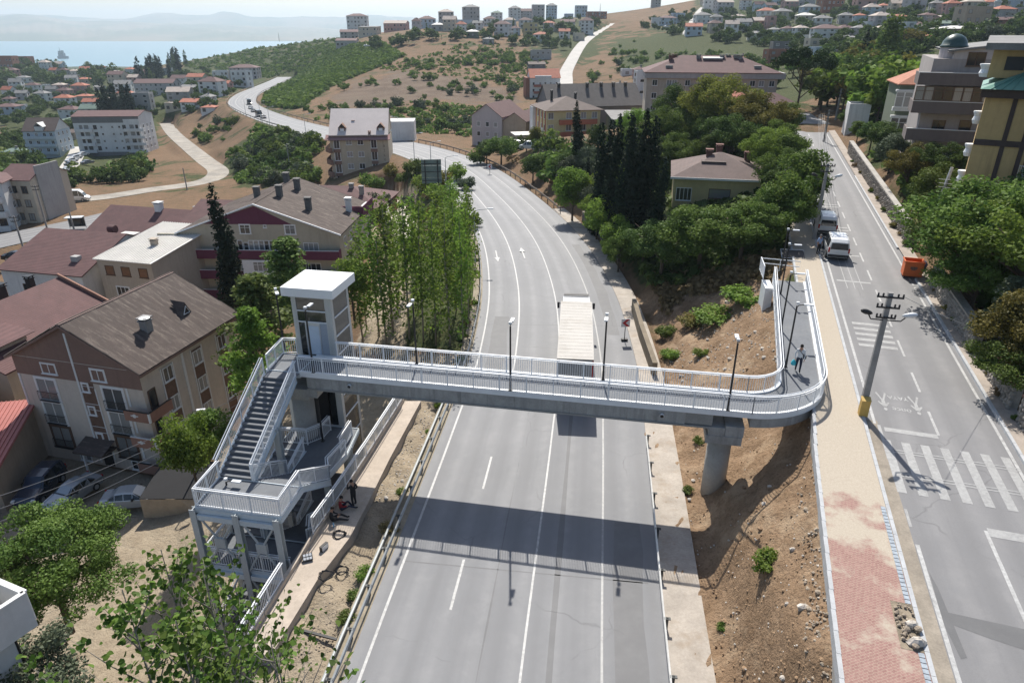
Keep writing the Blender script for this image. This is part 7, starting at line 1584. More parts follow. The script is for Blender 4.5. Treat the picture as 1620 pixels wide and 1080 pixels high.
scatter([(540, 78), (640, 60), (760, 44), (900, 34), (960, 36), (930, 66), (900, 82), (820, 74), (700, 62), (560, 88)], 100, ['round0', 'round1', 'round2', 'bush2', 'cypress0'], 4, 9, 'tree among the hilltop houses', 'trees on the hilltop', ['mid', 'dark', 'dark'], 15)
scatter([(1000, 45), (1060, 20), (1250, 8), (1620, 2), (1620, 60), (1440, 90), (1300, 110), (1240, 108), (1210, 75), (1090, 62)], 430, ['round0', 'round1', 'round2', 'bush0'], 3.5, 7, 'green tree between the houses of the right slope', 'trees on the right slope', ['mid', 'dark', 'mid', 'olive'], 16)
scatter([(1240, 112), (1300, 100), (1440, 70), (1440, 150), (1400, 200), (1340, 195), (1300, 185), (1285, 150)], 80, ['round0', 'round1', 'round2'], 5, 9, 'leafy tree in the green gully behind the street', 'trees in the gully behind the street', ['mid', 'bright', 'dark', 'ochre'], 17)
for x, y, hp in ((1395, 105, 75), (1410, 95, 66), (1385, 108, 52)): fartree('poplar0', atY(x, y, 220), hp / ppm(220, 15), {1395: 'tallest feathery poplar, left of its pair in the gully', 1410: 'right-hand tall feathery poplar in the gully', 1385: 'shorter feathery poplar left of the tall pair in the gully'}[x], 'tall poplars in the gully', 'poplar_tree', 'tree', 'mid', 1.3)
for x, y, hp, lb in ((1362, 108, 55, 'dark cypress left of the tall feathery poplars'), (1352, 195, 26, 'small dark cypress by the wall at the top of the street')): p = hit(x, y); fartree('cypress0', p, hp / ppm(p[1], p[2]), lb, None, 'cypress_tree', 'tree', 'cyp', 1.4)
scatter([(1000, 130), (1030, 100), (1200, 105), (1240, 150), (1210, 165)], 40, ['round0', 'round1'], 4, 7, 'tree in the gardens around the long beige block', 'trees around the long beige block', ['mid', 'dark'], 18)
scatter([(480, 175), (560, 120), (830, 125), (880, 190), (760, 225), (640, 215), (500, 195)], 150, ['bush0', 'bush1', 'bush2', 'round0'], 1.6, 4.2, 'low bush dotted over the dry hillside', 'bushes on the dry hillside', ['mid', 'dark', 'olive'], 19, name='bush', cat='bush')
scatter([(560, 100), (700, 70), (860, 90), (880, 140), (780, 120), (640, 110)], 110, ['bush0', 'bush1', 'bush2'], 1.5, 4, 'green bush on the upper flank of the dry hill', 'bushes on the upper hill flank', ['mid', 'dark'], 20, name='bush', cat='bush')
scatter([(380, 195), (430, 185), (500, 222), (505, 300), (430, 300), (340, 262), (280, 215), (300, 190)], 130, ['bush0', 'bush1', 'bush2', 'round1'], 1.5, 4.5, 'bush on the green bank below the highway', 'bushes below the highway', ['mid', 'dark', 'olive', 'mid'], 21, name='bush', cat='bush')
scatter([(930, 100), (1000, 65), (1200, 85), (1190, 110), (1010, 120), (960, 130), (920, 145)], 70, ['bush0', 'bush1', 'round0'], 1.5, 4, 'bush on the grassy slope right of the hill road', 'bushes right of the hill road', ['mid', 'dark', 'olive'], 22, name='bush', cat='bush')
scatter([(0, 240), (60, 262), (60, 290), (150, 280), (240, 262), (240, 285), (130, 296), (0, 300)], 50, ['round0', 'bush0', 'bush1'], 2.5, 6.5, 'dark tree or bush near the long white block', 'trees by the long white block', ['dark', 'mid'], 23)
scatter([(770, 235), (880, 215), (930, 260), (900, 300), (840, 275)], 26, ['bush0', 'round0', 'bush1'], 2, 5, 'bush on the bank by the orange building', 'bushes by the orange building', ['mid', 'dark', 'olive'], 24, name='bush', cat='bush')
scatter([(640, 235), (700, 238), (760, 262), (690, 236)], 14, ['round0', 'bush1'], 3, 6, 'green tree along the outer curve of the highway', 'trees along the outer curve', ['mid', 'bright', 'olive'], 25)
# the largest are trees and bushes of their own, each named by the house it stands by; the small far rest is one mass
NEARH = [(o['label'], topx(o.location.x + 4, o.location.y, o.location.z + 2)) for o in bpy.data.objects if o.parent is None and o.get('category') in ('house', 'apartment block')]
CAND.sort(key=lambda c: -c[0]); lim = {'tree': 300 - sum(1 for o in bpy.data.objects if o.get('category') == 'tree'), 'bush': 300 - sum(1 for o in bpy.data.objects if o.get('category') == 'bush')}; REST = []
for c in CAND:
    if lim[c[7]] <= 0: REST.append(c); continue
    what = {'cypress_tree': 'cypress', 'conifer': 'conifer'}.get(c[6], c[7]); lab = autolabel(c[10], c[11], NEARH, what, (('tall' if c[3] > 7 else 'small') if c[7] == 'tree' else ('large' if c[3] > 3 else 'low'), 'rounded', 'bushy', 'uneven'), c[8])
    if lab is None: REST.append(c); continue
    lim[c[7]] -= 1; fartree(c[1], c[2], c[3], lab, c[5], c[6], c[7], c[8], c[9])
def mass(name, L):
    V = []; F = []; T_ = []; mi = []; b0 = 0; cache = {}; mats = []
    for c in L:
        me = FAR[c[1]]
        if c[1] not in cache:
            v = np.empty(len(me.vertices) * 3, np.float32); me.vertices.foreach_get('co', v); t_ = np.empty(len(me.vertices), np.float32); me.attributes['tint'].data.foreach_get('value', t_); nq = int((np.array([p.material_index for p in me.polygons]) == 0).sum()) * 4; cache[c[1]] = (v.reshape(-1, 3)[:nq], t_[:nq])
        v, t_ = cache[c[1]]; a = random.random() * 6.28; cs, sn = math.cos(a), math.sin(a); h = c[3]; w = h * c[9]
        v = np.stack([(v[:, 0] * cs - v[:, 1] * sn) * w, (v[:, 0] * sn + v[:, 1] * cs) * w, v[:, 2] * h], 1) + np.array(c[2]); V.append(v); T_.append(t_); F.append(np.arange(len(v)).reshape(-1, 4) + b0); b0 += len(v)
    o = link(name, npmesh(name, np.concatenate(V), np.concatenate(F), LEAF['dark' if name == 'distant_trees' else 'mid'], {'tint': np.concatenate(T_)})); o['kind'] = 'stuff'
if any(c[7] == 'tree' for c in REST): mass('distant_trees', [c for c in REST if c[7] == 'tree'])
if any(c[7] == 'bush' for c in REST): mass('distant_bushes', [c for c in REST if c[7] == 'bush'])
# maquis covering the green hill: countless small clumps joined into one
def maquis(name, polys, n, s0, s1, seed, lm, ymax=1400):
    rg = np.random.default_rng(seed); pts = []
    for poly in polys:
        xs = np.array([p[0] for p in poly]); ys = np.array([p[1] for p in poly]); k = 0
        while k < n // len(polys):
            x, y = rg.uniform(xs.min(), xs.max()), rg.uniform(ys.min(), ys.max())
            if not inpoly(np.array([x]), np.array([y]), poly)[0]: continue
            k += 1; p = hit(x, y)
            if p is None or p[1] > ymax: continue
            if road_gap(p[0], p[1]) < 1.5: continue
            pts.append(p)
    pts = np.array(pts); m = len(pts); q = 16
    r = rg.uniform(s0, s1, m); d = rg.normal(size=(m, q, 3)); d /= np.linalg.norm(d, axis=2)[..., None]; d[..., 2] = np.abs(d[..., 2])
    P = (pts[:, None] + d * r[:, None, None] * np.array([1, 1, .8])).reshape(-1, 3); V, F = leaves(P, d.reshape(-1, 3), np.repeat(r, q) * .52, rg, .9)
    t = np.repeat(np.clip(np.repeat(rg.random(m) * .6, q) + rg.random(m * q) * .4, 0, 1), 4)
    o = link(name, npmesh(name, V, F, LEAF[lm], {'tint': t})); o['kind'] = 'stuff'
maquis('hillside_scrub', [GREEN[0], [(415, 168), (470, 172), (520, 140), (570, 105), (560, 70), (480, 110), (440, 135)], [(450, 165), (540, 130), (640, 90), (600, 66), (520, 80)]], 6000, 1.1, 2.4, 31, 'mid')
maquis('bank_scrub', [GREEN[2], GREEN[5][:6], [(600, 110), (760, 60), (860, 95), (880, 150), (760, 130)], [(500, 190), (640, 160), (880, 180), (760, 220), (620, 205)]], 2200, .6, 1.4, 32, 'mid')
maquis('grove_undergrowth', [[(890, 300), (1000, 240), (1250, 215), (1280, 375), (1200, 408), (1040, 462), (990, 455)]], 1500, .5, 1.0, 33, 'dark')
maquis('wall_undergrowth', [[(1385, 260), (1620, 300), (1620, 380), (1440, 380)], [(1475, 440), (1620, 360), (1620, 650), (1560, 570)]], 1700, .5, 1.15, 34, 'mid')
# dry grass tufts on banks
maquis('dry_grass', [[(560, 300), (650, 260), (760, 290), (750, 420), (620, 400)], [(800, 250), (890, 250), (960, 420), (900, 380)], [(1010, 440), (1240, 400), (1230, 440), (1080, 470), (1040, 520)]], 1500, .25, .6, 35, 'dry')
# ---------------------------------------------------------------- vehicles
def carpaint(name, c, rough=.25, metal=0.):
    if name in _mats: return _mats[name]
    t = NT(name); p = t.oco(); n = t.noise(p, 2.5, 4); t.L(t.mix(t.rng(n, .3, .7, 0, .25), c, tuple(x * .8 + .02 for x in c)), t.b.inputs['Base Color']); t.b.inputs['Roughness'].default_value = rough; t.b.inputs['Metallic'].default_value = metal; t.b.inputs['Coat Weight'].default_value = .4; _mats[name] = t.m; return t.m
CARGLASS = tinted('car_glass', (.014, .018, .021), .06); TYRE = mat('tyre_rubber', (.02, .02, .02), .2, 5, .9); RIM = mat('wheel_rim', (.42, .43, .44), .05, 2, .35, .6); PLAST = mat('black_plastic', (.025, .025, .027), .1, 4, .6)
RED = mat('red_lamp', (.35, .015, .012), .05, 3, .2); HEADL = mat('clear_lamp', (.55, .57, .58), .05, 3, .1); PLATE = mat('plate_white', (.65, .65, .62), .05, 3, .5)
# x runs from the tail (0) to the nose; (x, sill, belt, roof, half width at belt, half width at roof)
CARS = {
 'mpv': (4.25, [(0, .38, .98, 1.02, .80, .66), (.06, .28, 1.02, 1.62, .86, .68), (.35, .26, 1.02, 1.80, .88, .70), (1.4, .24, 1.0, 1.86, .90, .72), (2.5, .24, .98, 1.82, .90, .71), (3.05, .24, .98, 1.45, .89, .66), (3.45, .24, 1.0, 1.02, .88, .80), (4.0, .27, .88, .90, .84, .74), (4.25, .36, .66, .68, .72, .62)], (.82, 3.42), .33),
 'sedan': (4.45, [(0, .40, .78, .80, .70, .62), (.08, .26, .92, .95, .82, .70), (.7, .22, .95, 1.0, .86, .74), (1.25, .20, .95, 1.38, .87, .60), (1.9, .20, .94, 1.45, .88, .60), (2.55, .20, .93, 1.40, .88, .60), (3.2, .20, .93, .97, .87, .74), (4.1, .24, .80, .83, .82, .70), (4.45, .36, .58, .60, .68, .58)], (.86, 3.52), .32),
 'suv': (4.7, [(0, .50, 1.05, 1.08, .84, .70), (.06, .36, 1.12, 1.60, .92, .70), (.4, .32, 1.12, 1.78, .94, .72), (1.5, .30, 1.10, 1.84, .95, .74), (2.6, .30, 1.08, 1.78, .95, .73), (3.3, .30, 1.08, 1.14, .94, .80), (4.3, .34, .98, 1.02, .90, .80), (4.7, .48, .72, .75, .76, .66)], (.92, 3.75), .37),
 'minibus': (6.2, [(0, .45, 1.3, 1.35, .95, .85), (.06, .38, 1.3, 2.45, 1.0, .84), (.4, .36, 1.3, 2.62, 1.02, .86), (2.5, .36, 1.28, 2.66, 1.03, .87), (4.3, .36, 1.25, 2.6, 1.03, .86), (5.0, .36, 1.2, 2.0, 1.02, .82), (5.45, .38, 1.15, 1.22, 1.0, .9), (6.0, .40, .95, .98, .95, .86), (6.2, .5, .7, .72, .85, .75)], (1.3, 4.9), .36),
}
_vm = {}
def car_meshes(kind):
    if kind in _vm: return _vm[kind]
    L, st, ax, wr = CARS[kind]; body = MB(); wins = []; n = len(st)
    def ring(s):
        x, a, b, c, w, wrf = s
        mid = a + (b - a) * .55
        return [(x, -w * .93, a), (x, -w, mid), (x, -w, b - .05), (x, -w * .975, b), (x, -wrf - .02, c - .05), (x, -wrf * .82, c), (x, wrf * .82, c), (x, wrf + .02, c - .05), (x, w * .975, b), (x, w, b - .05), (x, w, mid), (x, w * .93, a)]
    rs = [ring(s) for s in st]; k = 12
    for r in rs: body.v += r
    for i in range(n - 1):
        for j in range(k): body.f.append((i * k + j, i * k + (j + 1) % k, (i + 1) * k + (j + 1) % k, (i + 1) * k + j))
    body.f.append(tuple(range(k))[::-1]); body.f.append(tuple((n - 1) * k + j for j in range(k)))
    def inset(q, f=.10, out=.012):
        q = [Vector(p) for p in q]; c = sum(q, Vector()) / 4; nn = (q[1] - q[0]).cross(q[3] - q[0]).normalized()
        return [tuple(p + (c - p) * f + nn * out) for p in q]
    for i in range(n - 1):
        hi = st[i][3] - st[i][2] > .3 or st[i + 1][3] - st[i + 1][2] > .3
        if not hi: continue
        a, b = rs[i], rs[i + 1]; both = st[i][3] - st[i][2] > .3 and st[i + 1][3] - st[i + 1][2] > .3
        if both and st[i + 1][0] - st[i][0] > .5 or (kind == 'sedan' and (i in (2, 5))) or (not both and st[i + 1][0] - st[i][0] > .4):
            for s in (0, 1):
                q = [a[3], b[3], b[4], a[4]] if not s else [b[8], a[8], a[7], b[7]]
                wins.append(('side_window', inset(q[::-1] if False else q, .09)))
        drop = abs(st[i + 1][3] - st[i][3])
        if drop > .3:
            q = [a[5], a[6], b[6], b[5]] if st[i + 1][3] < st[i][3] else [a[6], a[5], b[5], b[6]][::-1]
            q = [a[4], a[7], b[8] if st[i + 1][3] - st[i + 1][2] < .12 else b[7], b[3] if st[i + 1][3] - st[i + 1][2] < .12 else b[4]] if st[i + 1][3] < st[i][3] else [a[3] if st[i][3] - st[i][2] < .12 else a[4], b[4], b[7], a[8] if st[i][3] - st[i][2] < .12 else a[7]]
            nn = (Vector(q[1]) - Vector(q[0])).cross(Vector(q[3]) - Vector(q[0]))
            if nn.z < 0: q = q[::-1]
            wins.append(('windscreen' if st[i + 1][3] < st[i][3] else 'rear_window', inset(q, .10, .035)))
    x1 = st[1]; parts = [('body', body.mesh('body', None, False), 'P')]
    for nm, q in wins: parts.append((nm, MB().poly(q).mesh(nm, CARGLASS), None))
    wm = MB().cyl((0, -.11, 0), (0, .11, 0), wr, n=18).mesh('wheel', TYRE, False); rm = MB().cyl((0, -.118, 0), (0, .118, 0), wr * .62, n=14).mesh('rim', RIM)
    W = st[len(st) // 2][4]
    wl = [(x, y, wr) for x in ax for y in (-W + .08, W - .08)]
    for s in (-1, 1):
        parts.append(('tail_light', MB().box((.045, s * (x1[4] - .07), (x1[1] + x1[2]) / 2 + .28), (.10, .14, .40 if kind != 'sedan' else .18)).mesh('tail_light', RED), None))
        parts.append(('headlight', MB().box((L - .16, s * (st[-2][4] - .16), st[-2][2] - .14), (.22, .26, .16)).mesh('headlight', HEADL), None))
        parts.append(('mirror', MB().box((st[-4][0] + .05, s * (W + .1), st[-4][2] + .08), (.12, .2, .16)).mesh('mirror', PLAST), None))
    parts += [('bumper', MB().box((.03, 0, .45), (.14, x1[4] * 1.9, .2)).mesh('bumper', PLAST if kind != 'minibus' else PLAST), None), ('bumper', MB().box((L - .06, 0, .42), (.14, st[-2][4] * 1.7, .18)).mesh('bumper', PLAST), None), ('number_plate', MB().box((-.045, .0, .72 if kind != 'sedan' else .62), (.02, .5, .12)).mesh('number_plate', PLATE), None)]
    _vm[kind] = (parts, wl, wm, rm); return _vm[kind]
def car(kind, p, head, paint_m, label, cat='car', name='parked_car', group=None, tilt=0.):
    parts, wl, wm, rm = car_meshes(kind); o = thing(name, label, cat, p, head, group); L = CARS[kind][0]
    if tilt: o.rotation_euler = (0, -tilt, head)
    for nm, me, f in parts:
        c = link(nm, me, o)
        if f:
            if not me.materials: me.materials.append(paint_m)
            c.material_slots[0].link = 'OBJECT'; c.material_slots[0].material = paint_m
    for w in wl: q = link('wheel', wm, o, w); link('rim', rm, q)
    return o
P_WH = carpaint('white_car_paint', (.66, .67, .67)); P_SIL = carpaint('silver_car_paint', (.30, .33, .36), .3, .4); P_BL = carpaint('dark_blue_car_paint', (.012, .022, .045)); P_BK = carpaint('black_car_paint', (.012, .012, .013)); P_GR = carpaint('grey_car_paint', (.14, .15, .16))
sh = math.atan2(SD[1], SD[0])
def on_street(x, y): t, o = S_at(x, y); return t, o
t, o_ = on_street(1324, 413); car('mpv', S(t, o_ , .01), sh, P_WH, 'white van parked nearest, with the blue-shirted man beside it', 'van', 'parked_van', tilt=.029)
t, o_ = on_street(1307, 374); car('mpv', S(t, o_, .01), sh, P_WH, 'white van parked in front, further up the street by the trees', 'van', 'parked_van', tilt=.029)
def park(kind, tail, nose, z, pm, lb):
    a, b = at(*tail, z), at(*nose, z); car(kind, a, math.atan2(b[1] - a[1], b[0] - a[0]), pm, lb)
park('suv', (92, 752), (42, 806), -9.1, P_BL, 'dark blue car parked beside the brown apartment block'); park('sedan', (155, 762), (100, 800), -9.05, P_SIL, 'silver grey car parked by the entrance of the brown block')
car('sedan', at(165, 800, -9.0), R(8), carpaint('pale_silver_paint', (.42, .44, .46), .3, .3), 'pale silver car half hidden by the walnut tree in the shaded yard')
# far cars and vans
p = at(25, 411, -10.5); car('sedan', (p[0] - 2, p[1], p[2]), R(10), P_BK, 'dark blue-black car on the pavement at the left edge below the west road', 'car')
p = at(42, 350, -11.8); car('sedan', (p[0] - 2, p[1], hit(42, 350)[2]), R(25), P_WH, 'white car parked by the beige block with the tall side wall')
for x, y, lb in ((78, 325, 'white minibus nearest the utility pole on the dirt road'), (120, 318, 'white minibus on the right on the dirt road across the field')):
    p = hit(x, y); car('minibus', (p[0] - 3 * math.cos(R(14)), p[1] - .9, p[2] + .05), R(14) + (math.pi if x > 100 else 0) * 0, P_WH, lb, 'minibus', 'minibus')
for i, (x, y, pm, lb) in enumerate(((100, 272, P_WH, 'white car nearest at the left side of the narrow lane'), (104, 264, P_BK, 'dark car second in the line along the narrow lane'), (105, 258, P_WH, 'white car third in the line along the narrow lane'), (112, 253, P_WH, 'white car at the far end of the line along the narrow lane'), (124, 248, P_WH, 'white car on the right side of the narrow lane'), (130, 261, P_GR, 'blue-grey car beside the basement of the long white block'))):
    p = hit(x, y); car('sedan', p, R(70), pm, lb, 'car', 'parked_car', 'cars parked along the narrow lane')
for x, y, k, pm, lb in ((394, 165, 'minibus', P_BK, 'dark lorry leading the traffic on the far highway bend'), (396, 172, 'sedan', P_GR, 'grey car right behind the dark lorry on the far highway bend'), (400, 177, 'sedan', P_BK, 'black car in the middle of the traffic on the far bend'), (408, 184, 'minibus', P_BK, 'dark van near the end of the traffic on the far bend'), (415, 187, 'sedan', P_BK, 'dark car at the tail of the traffic on the far bend')):
    p = hit(x, y); i = int(np.argmin(np.hypot(HW[:, 0] - p[0], HW[:, 1] - p[1]))); d = HW[i + 1] - HW[i]; o = car(k, (p[0], p[1], HW[i][2] + .01), math.atan2(d[1], d[0]) + math.pi, pm, lb, 'lorry' if 'lorry' in lb else 'van' if k == 'minibus' else 'car', 'moving_car')
for x, y, k, lb in ((826, 233, 'mpv', 'white van parked left of the orange building'), (838, 230, 'sedan', 'white car between the vans by the orange building'), (852, 237, 'mpv', 'white van parked right under the orange building')):
    p = hit(x, y); car(k, p, R(165), P_WH, lb, 'van' if k == 'mpv' else 'car')
p = at(605, 306, -10.6); car('sedan', (p[0], p[1] + .5, -11.2), R(-80), P_SIL, 'silver car in the garage under the cream tower block')
for x, y, lb in ((575, 74, 'white car parked near the low maroon-roofed hilltop house'), (1050, 44, 'white car beside the garage at the upper lane'), (1436, 22, 'white car under the pale tower block at the top'), (1512, 26, 'white car on the upper retaining road')):
    p = atY(x, y, 520); car('sedan', p, R(20), P_WH, lb)
# articulated lorry
def lorry():
    a = (4.42, 42.75); d = HW[hidx(52)] - HW[hidx(44)]; h = math.atan2(d[1], d[0]); o = thing('lorry', 'long lorry with pale box trailer passing under the footbridge', 'lorry', (a[0], a[1], .02), h)
    WT = mat('trailer_roof_white', (.40, .38, .35), .1, .5, .7, dirt=(.31, .28, .24)); GD = mat('trailer_grey_door', (.27, .28, .29), .08, 2, .5)
    obj('trailer_body', MB().b2(0.06, 11.0, -1.27, 1.27, 1.15, 3.93), mat('trailer_side', (.40, .40, .40), .06, 1, .5), o)
    rf = obj('trailer_roof', MB().b2(0, 11.05, -1.29, 1.29, 3.932, 4.0), WT, o)
    for k in range(18): obj('roof_rib', MB().b2(.4 + k * .6, .45 + k * .6, -1.2, 1.2, 4.001, 4.008), WT, rf)
    for s in (-1, 1):
        dd = obj('rear_door', MB().b2(-.03, .055, min(0.01 * s, 1.18 * s), max(.01 * s, 1.18 * s), 1.2, 3.85), GD, o)
        for k in range(5): obj('door_rib', MB().b2(-.06, -.031, s * (.15 + k * .22) - .03, s * (.15 + k * .22) + .03, 1.25, 3.8), GD, dd)
        obj('corner_post', MB().b2(-.05, .06, min(1.19 * s, 1.28 * s), max(1.19 * s, 1.28 * s), 1.15, 3.92), RED, o)
        obj('tail_light', MB().b2(-.06, .05, s * 1.0 - .18, s * 1.0 + .18, .95, 1.1), RED, o)
        obj('mirror', MB().box((13.3, s * 1.55, 2.75), (.14, .2, .55)).tube([(13.3, s * 1.2, 2.9), (13.3, s * 1.5, 2.9)], .03, 5), PLAST, o)
        obj('side_guard', MB().b2(3.5, 8.5, s * 1.2 - .03, s * 1.2 + .03, .5, 1.05), RIM, o)
        for x in (1.6, 2.9, 4.2, 10.3, 13.0):
            w = obj('wheel', MB().cyl((x, s * 1.22, .52), (x, s * .9, .52), .52, n=20), TYRE, o); obj('rim', MB().cyl((x, s * 1.225, .52), (x, s * 1.19, .52), .3, n=16), RIM, w)
    obj('chassis', MB().b2(.2, 10.8, -.45, .45, .85, 1.14).b2(9.4, 13.7, -.5, .5, .5, .9), PLAST, o); obj('rear_bumper', MB().b2(0, .15, -1.2, 1.2, .5, .68), PLAST, o)
    CB = carpaint('cab_white', (.60, .60, .60)); cb = MB(); cb.v = [(x - 2.6, y, z) for x, y, z in [(14.0, -1.22, .7), (16.45, -1.22, .7), (16.45, -1.2, 2.1), (16.15, -1.15, 3.5), (14.3, -1.15, 3.6), (14.0, -1.2, 2.1), (14.0, 1.22, .7), (16.45, 1.22, .7), (16.45, 1.2, 2.1), (16.15, 1.15, 3.5), (14.3, 1.15, 3.6), (14.0, 1.2, 2.1)]]
    cb.f = [(5, 4, 3, 2, 1, 0), (6, 7, 8, 9, 10, 11), (0, 1, 7, 6), (1, 2, 8, 7), (2, 3, 9, 8), (3, 4, 10, 9), (4, 5, 11, 10), (5, 0, 6, 11)]; c = obj('cab', cb, CB, o); obj('windscreen', MB().quad((13.87, -1.08, 2.15), (13.87, 1.08, 2.15), (13.6, 1.05, 3.3), (13.6, -1.05, 3.3)), CARGLASS, c)
    obj('number_plate', MB().b2(-.04, -.001, -.3, .3, .72, .86), PLATE, o); obj('sun_visor', MB().box((13.7, 0, 3.62), (.4, 2.2, .05)), PLAST, c)
lorry()

# ---------------------------------------------------------------- people
SKIN = mat('skin', (.36, .21, .145), .06, 8, .6)
def person(label, p, rz, pose, cols, extra=None, group=None):
    # pose: joint name -> position in metres, +y is the way the person faces
    o = thing('person', label, 'person', p, rz, group)
    J = pose; E = [('pelvis', 'waist'), ('waist', 'chest'), ('chest', 'neck'), ('neck', 'head0'), ('head0', 'head1')]; Rr = dict(pelvis=(.165, .12), waist=(.15, .105), chest=(.175, .12), neck=(.062, .062), head0=(.085, .095), head1=(.082, .092))
    for s in 'LR':
        E += [('pelvis', 'hip' + s), ('hip' + s, 'knee' + s), ('knee' + s, 'ankle' + s), ('ankle' + s, 'toe' + s), ('chest', 'sh' + s), ('sh' + s, 'el' + s), ('el' + s, 'wr' + s), ('wr' + s, 'palm' + s)]
        Rr.update({'hip' + s: (.095, .10), 'knee' + s: (.068, .07), 'ankle' + s: (.05, .05), 'toe' + s: (.042, .035), 'sh' + s: (.075, .075), 'el' + s: (.048, .048), 'wr' + s: (.034, .03), 'palm' + s: (.038, .024)})
    names = list(Rr); idx = {n: i for i, n in enumerate(names)}
    me = bpy.data.meshes.new('body'); me.from_pydata([J[n] for n in names], [(idx[a], idx[b]) for a, b in E], []); b = bpy.data.objects.new('body', me); COL.objects.link(b)
    sk = b.modifiers.new('skin', 'SKIN'); 
    for n in names: me.skin_vertices[0].data[idx[n]].radius = Rr[n]
    me.skin_vertices[0].data[0].use_root = True
    sb = b.modifiers.new('sub', 'SUBSURF'); sb.levels = 2; sb.render_levels = 2
    dg = bpy.context.evaluated_depsgraph_get(); m2 = bpy.data.meshes.new_from_object(b.evaluated_get(dg)); bpy.data.objects.remove(b)
    m2.materials.clear()
    for c in (SKIN, cols['top'], cols['legs'], cols['shoe']): m2.materials.append(c)
    P = np.array([J[n] for n in names]); seg = [(idx[a], idx[c]) for a, c in E]; lab = []
    for a, c in E:
        k = c[:-1] if c[-1] in 'LR' else c
        lab.append({'waist': 1, 'chest': 1, 'neck': 0, 'head0': 0, 'head1': 0, 'hip': 2, 'knee': 2, 'ankle': 2, 'toe': 3, 'sh': 1, 'el': 1, 'wr': cols.get('sleeve', 1), 'palm': 0}[k])
    for f in m2.polygons:
        c = np.array(f.center); best = (1e9, 0)
        for (i, j), l in zip(seg, lab):
            ab = P[j] - P[i]; t = np.clip(np.dot(c - P[i], ab) / (ab @ ab + 1e-9), 0, 1); d = np.linalg.norm(c - P[i] - ab * t)
            if d < best[0]: best = (d, l)
        f.material_index = best[1]; f.use_smooth = True
    bd = link('body', m2, o)
    H = Vector(J['head1']); N = Vector(J['neck']); up = (H - N).normalized(); fw = Vector(J.get('face', (0, 1, 0))); fw = (fw - up * fw.dot(up)).normalized(); rt = fw.cross(up)
    hm = MB()
    for k in range(7):
        a = k / 6 * math.pi * .62
        for i in range(14):
            t = i / 14 * 2 * math.pi; r = math.sin(a) * .104; q = H + up * (math.cos(a) * .115 - .0) + rt * (r * math.cos(t) * .95) + fw * (r * math.sin(t) * 1.05 - .018); hm.v.append(tuple(q))
    for k in range(6):
        for i in range(14): hm.f.append((k * 14 + i, k * 14 + (i + 1) % 14, (k + 1) * 14 + (i + 1) % 14, (k + 1) * 14 + i))
    obj('hair', hm, cols['hair'], bd, True)
    c = H - up * .01
    for s in (-1, 1):
        q = c + fw * .088 + rt * (.033 * s) + up * .005; obj('eye', MB().cyl(tuple(q), tuple(q + fw * .008), .011, n=6), BLACKST, bd); q = c + rt * (.088 * s); obj('ear', MB().box(tuple(q), (.02, .035, .06)), SKIN, bd)
    obj('nose', MB().cyl(tuple(c + fw * .085 - up * .005), tuple(c + fw * .115 - up * .035), .008, .015, 6), SKIN, bd); q = c + fw * .086 - up * .068; obj('mouth', MB().box(tuple(q), (.045, .012, .01)), mat('lips', (.22, .09, .075), .05, 5, .5), bd)
    for s in 'LR':
        w = Vector(J['wr' + s]); q = Vector(J['palm' + s]); d = (q - w).normalized(); sd = d.orthogonal().normalized()
        f = MB()
        for i, L in enumerate((.062, .072, .068, .052)):
            b0 = q + d * .02 + sd * (.022 * (i - 1.5)); m_ = b0 + d * L * .6; f.tube([tuple(b0), tuple(m_), tuple(m_ + d * L * .4 + sd.cross(d) * .02)], [.0095, .009, .007], 5)
        b0 = q - d * .02 + sd * .035; f.tube([tuple(b0), tuple(b0 + d * .035 + sd * .025), tuple(b0 + d * .065 + sd * .022)], [.012, .01, .008], 5)
        obj('fingers', f, SKIN, bd)
    if extra: extra(o)
    return o
def stand(lean=0., **kw):
    J = dict(pelvis=(0, 0, .94), waist=(0, .01, 1.10), chest=(0, .0, 1.34), neck=(0, .01, 1.50), head0=(0, .03, 1.59), head1=(0, .035, 1.67))
    for s, x in (('L', -1), ('R', 1)): J.update({'hip' + s: (.10 * x, 0, .86), 'knee' + s: (.11 * x, .03, .48), 'ankle' + s: (.11 * x, -.01, .09), 'toe' + s: (.13 * x, .14, .045), 'sh' + s: (.19 * x, 0, 1.40), 'el' + s: (.25 * x, -.03, 1.12), 'wr' + s: (.25 * x, .06, .88), 'palm' + s: (.25 * x, .09, .80)})
    J.update(kw); return J
def cloth(n, c): return mat(n, c, .15, 6, .9)
C_WH = cloth('white_shirt_cloth', (.62, .62, .62)); C_BK = cloth('black_cloth', (.018, .018, .02)); C_NV = cloth('navy_trousers', (.025, .03, .05)); C_LB = cloth('light_blue_shirt', (.30, .40, .58)); C_RD = cloth('red_black_shirt', (.25, .02, .025)); HAIR = cloth('dark_hair', (.015, .012, .01)); HAIRG = cloth('grey_hair', (.22, .21, .20)); SHOE = cloth('dark_shoe', (.02, .018, .016))
def bags(o):
    obj('shoulder_bag', MB().box((-.22, -.08, .95), (.26, .12, .2)), C_BK, o); obj('strap', MB().tube([(-.24, -.07, 1.03), (-.1, -.14, 1.25), (.14, -.1, 1.46), (.1, .1, 1.42), (-.12, .13, 1.2), (-.26, .03, 1.02)], .018, 5), C_BK, o)
    cb = obj('carrier_bag', MB().lathe([(.02, 0), (.13, .03), (.15, .16), (.1, .28), (.03, .36)], (.30, .10, .42), 10), cloth('turquoise_plastic', (.05, .42, .50)), o)
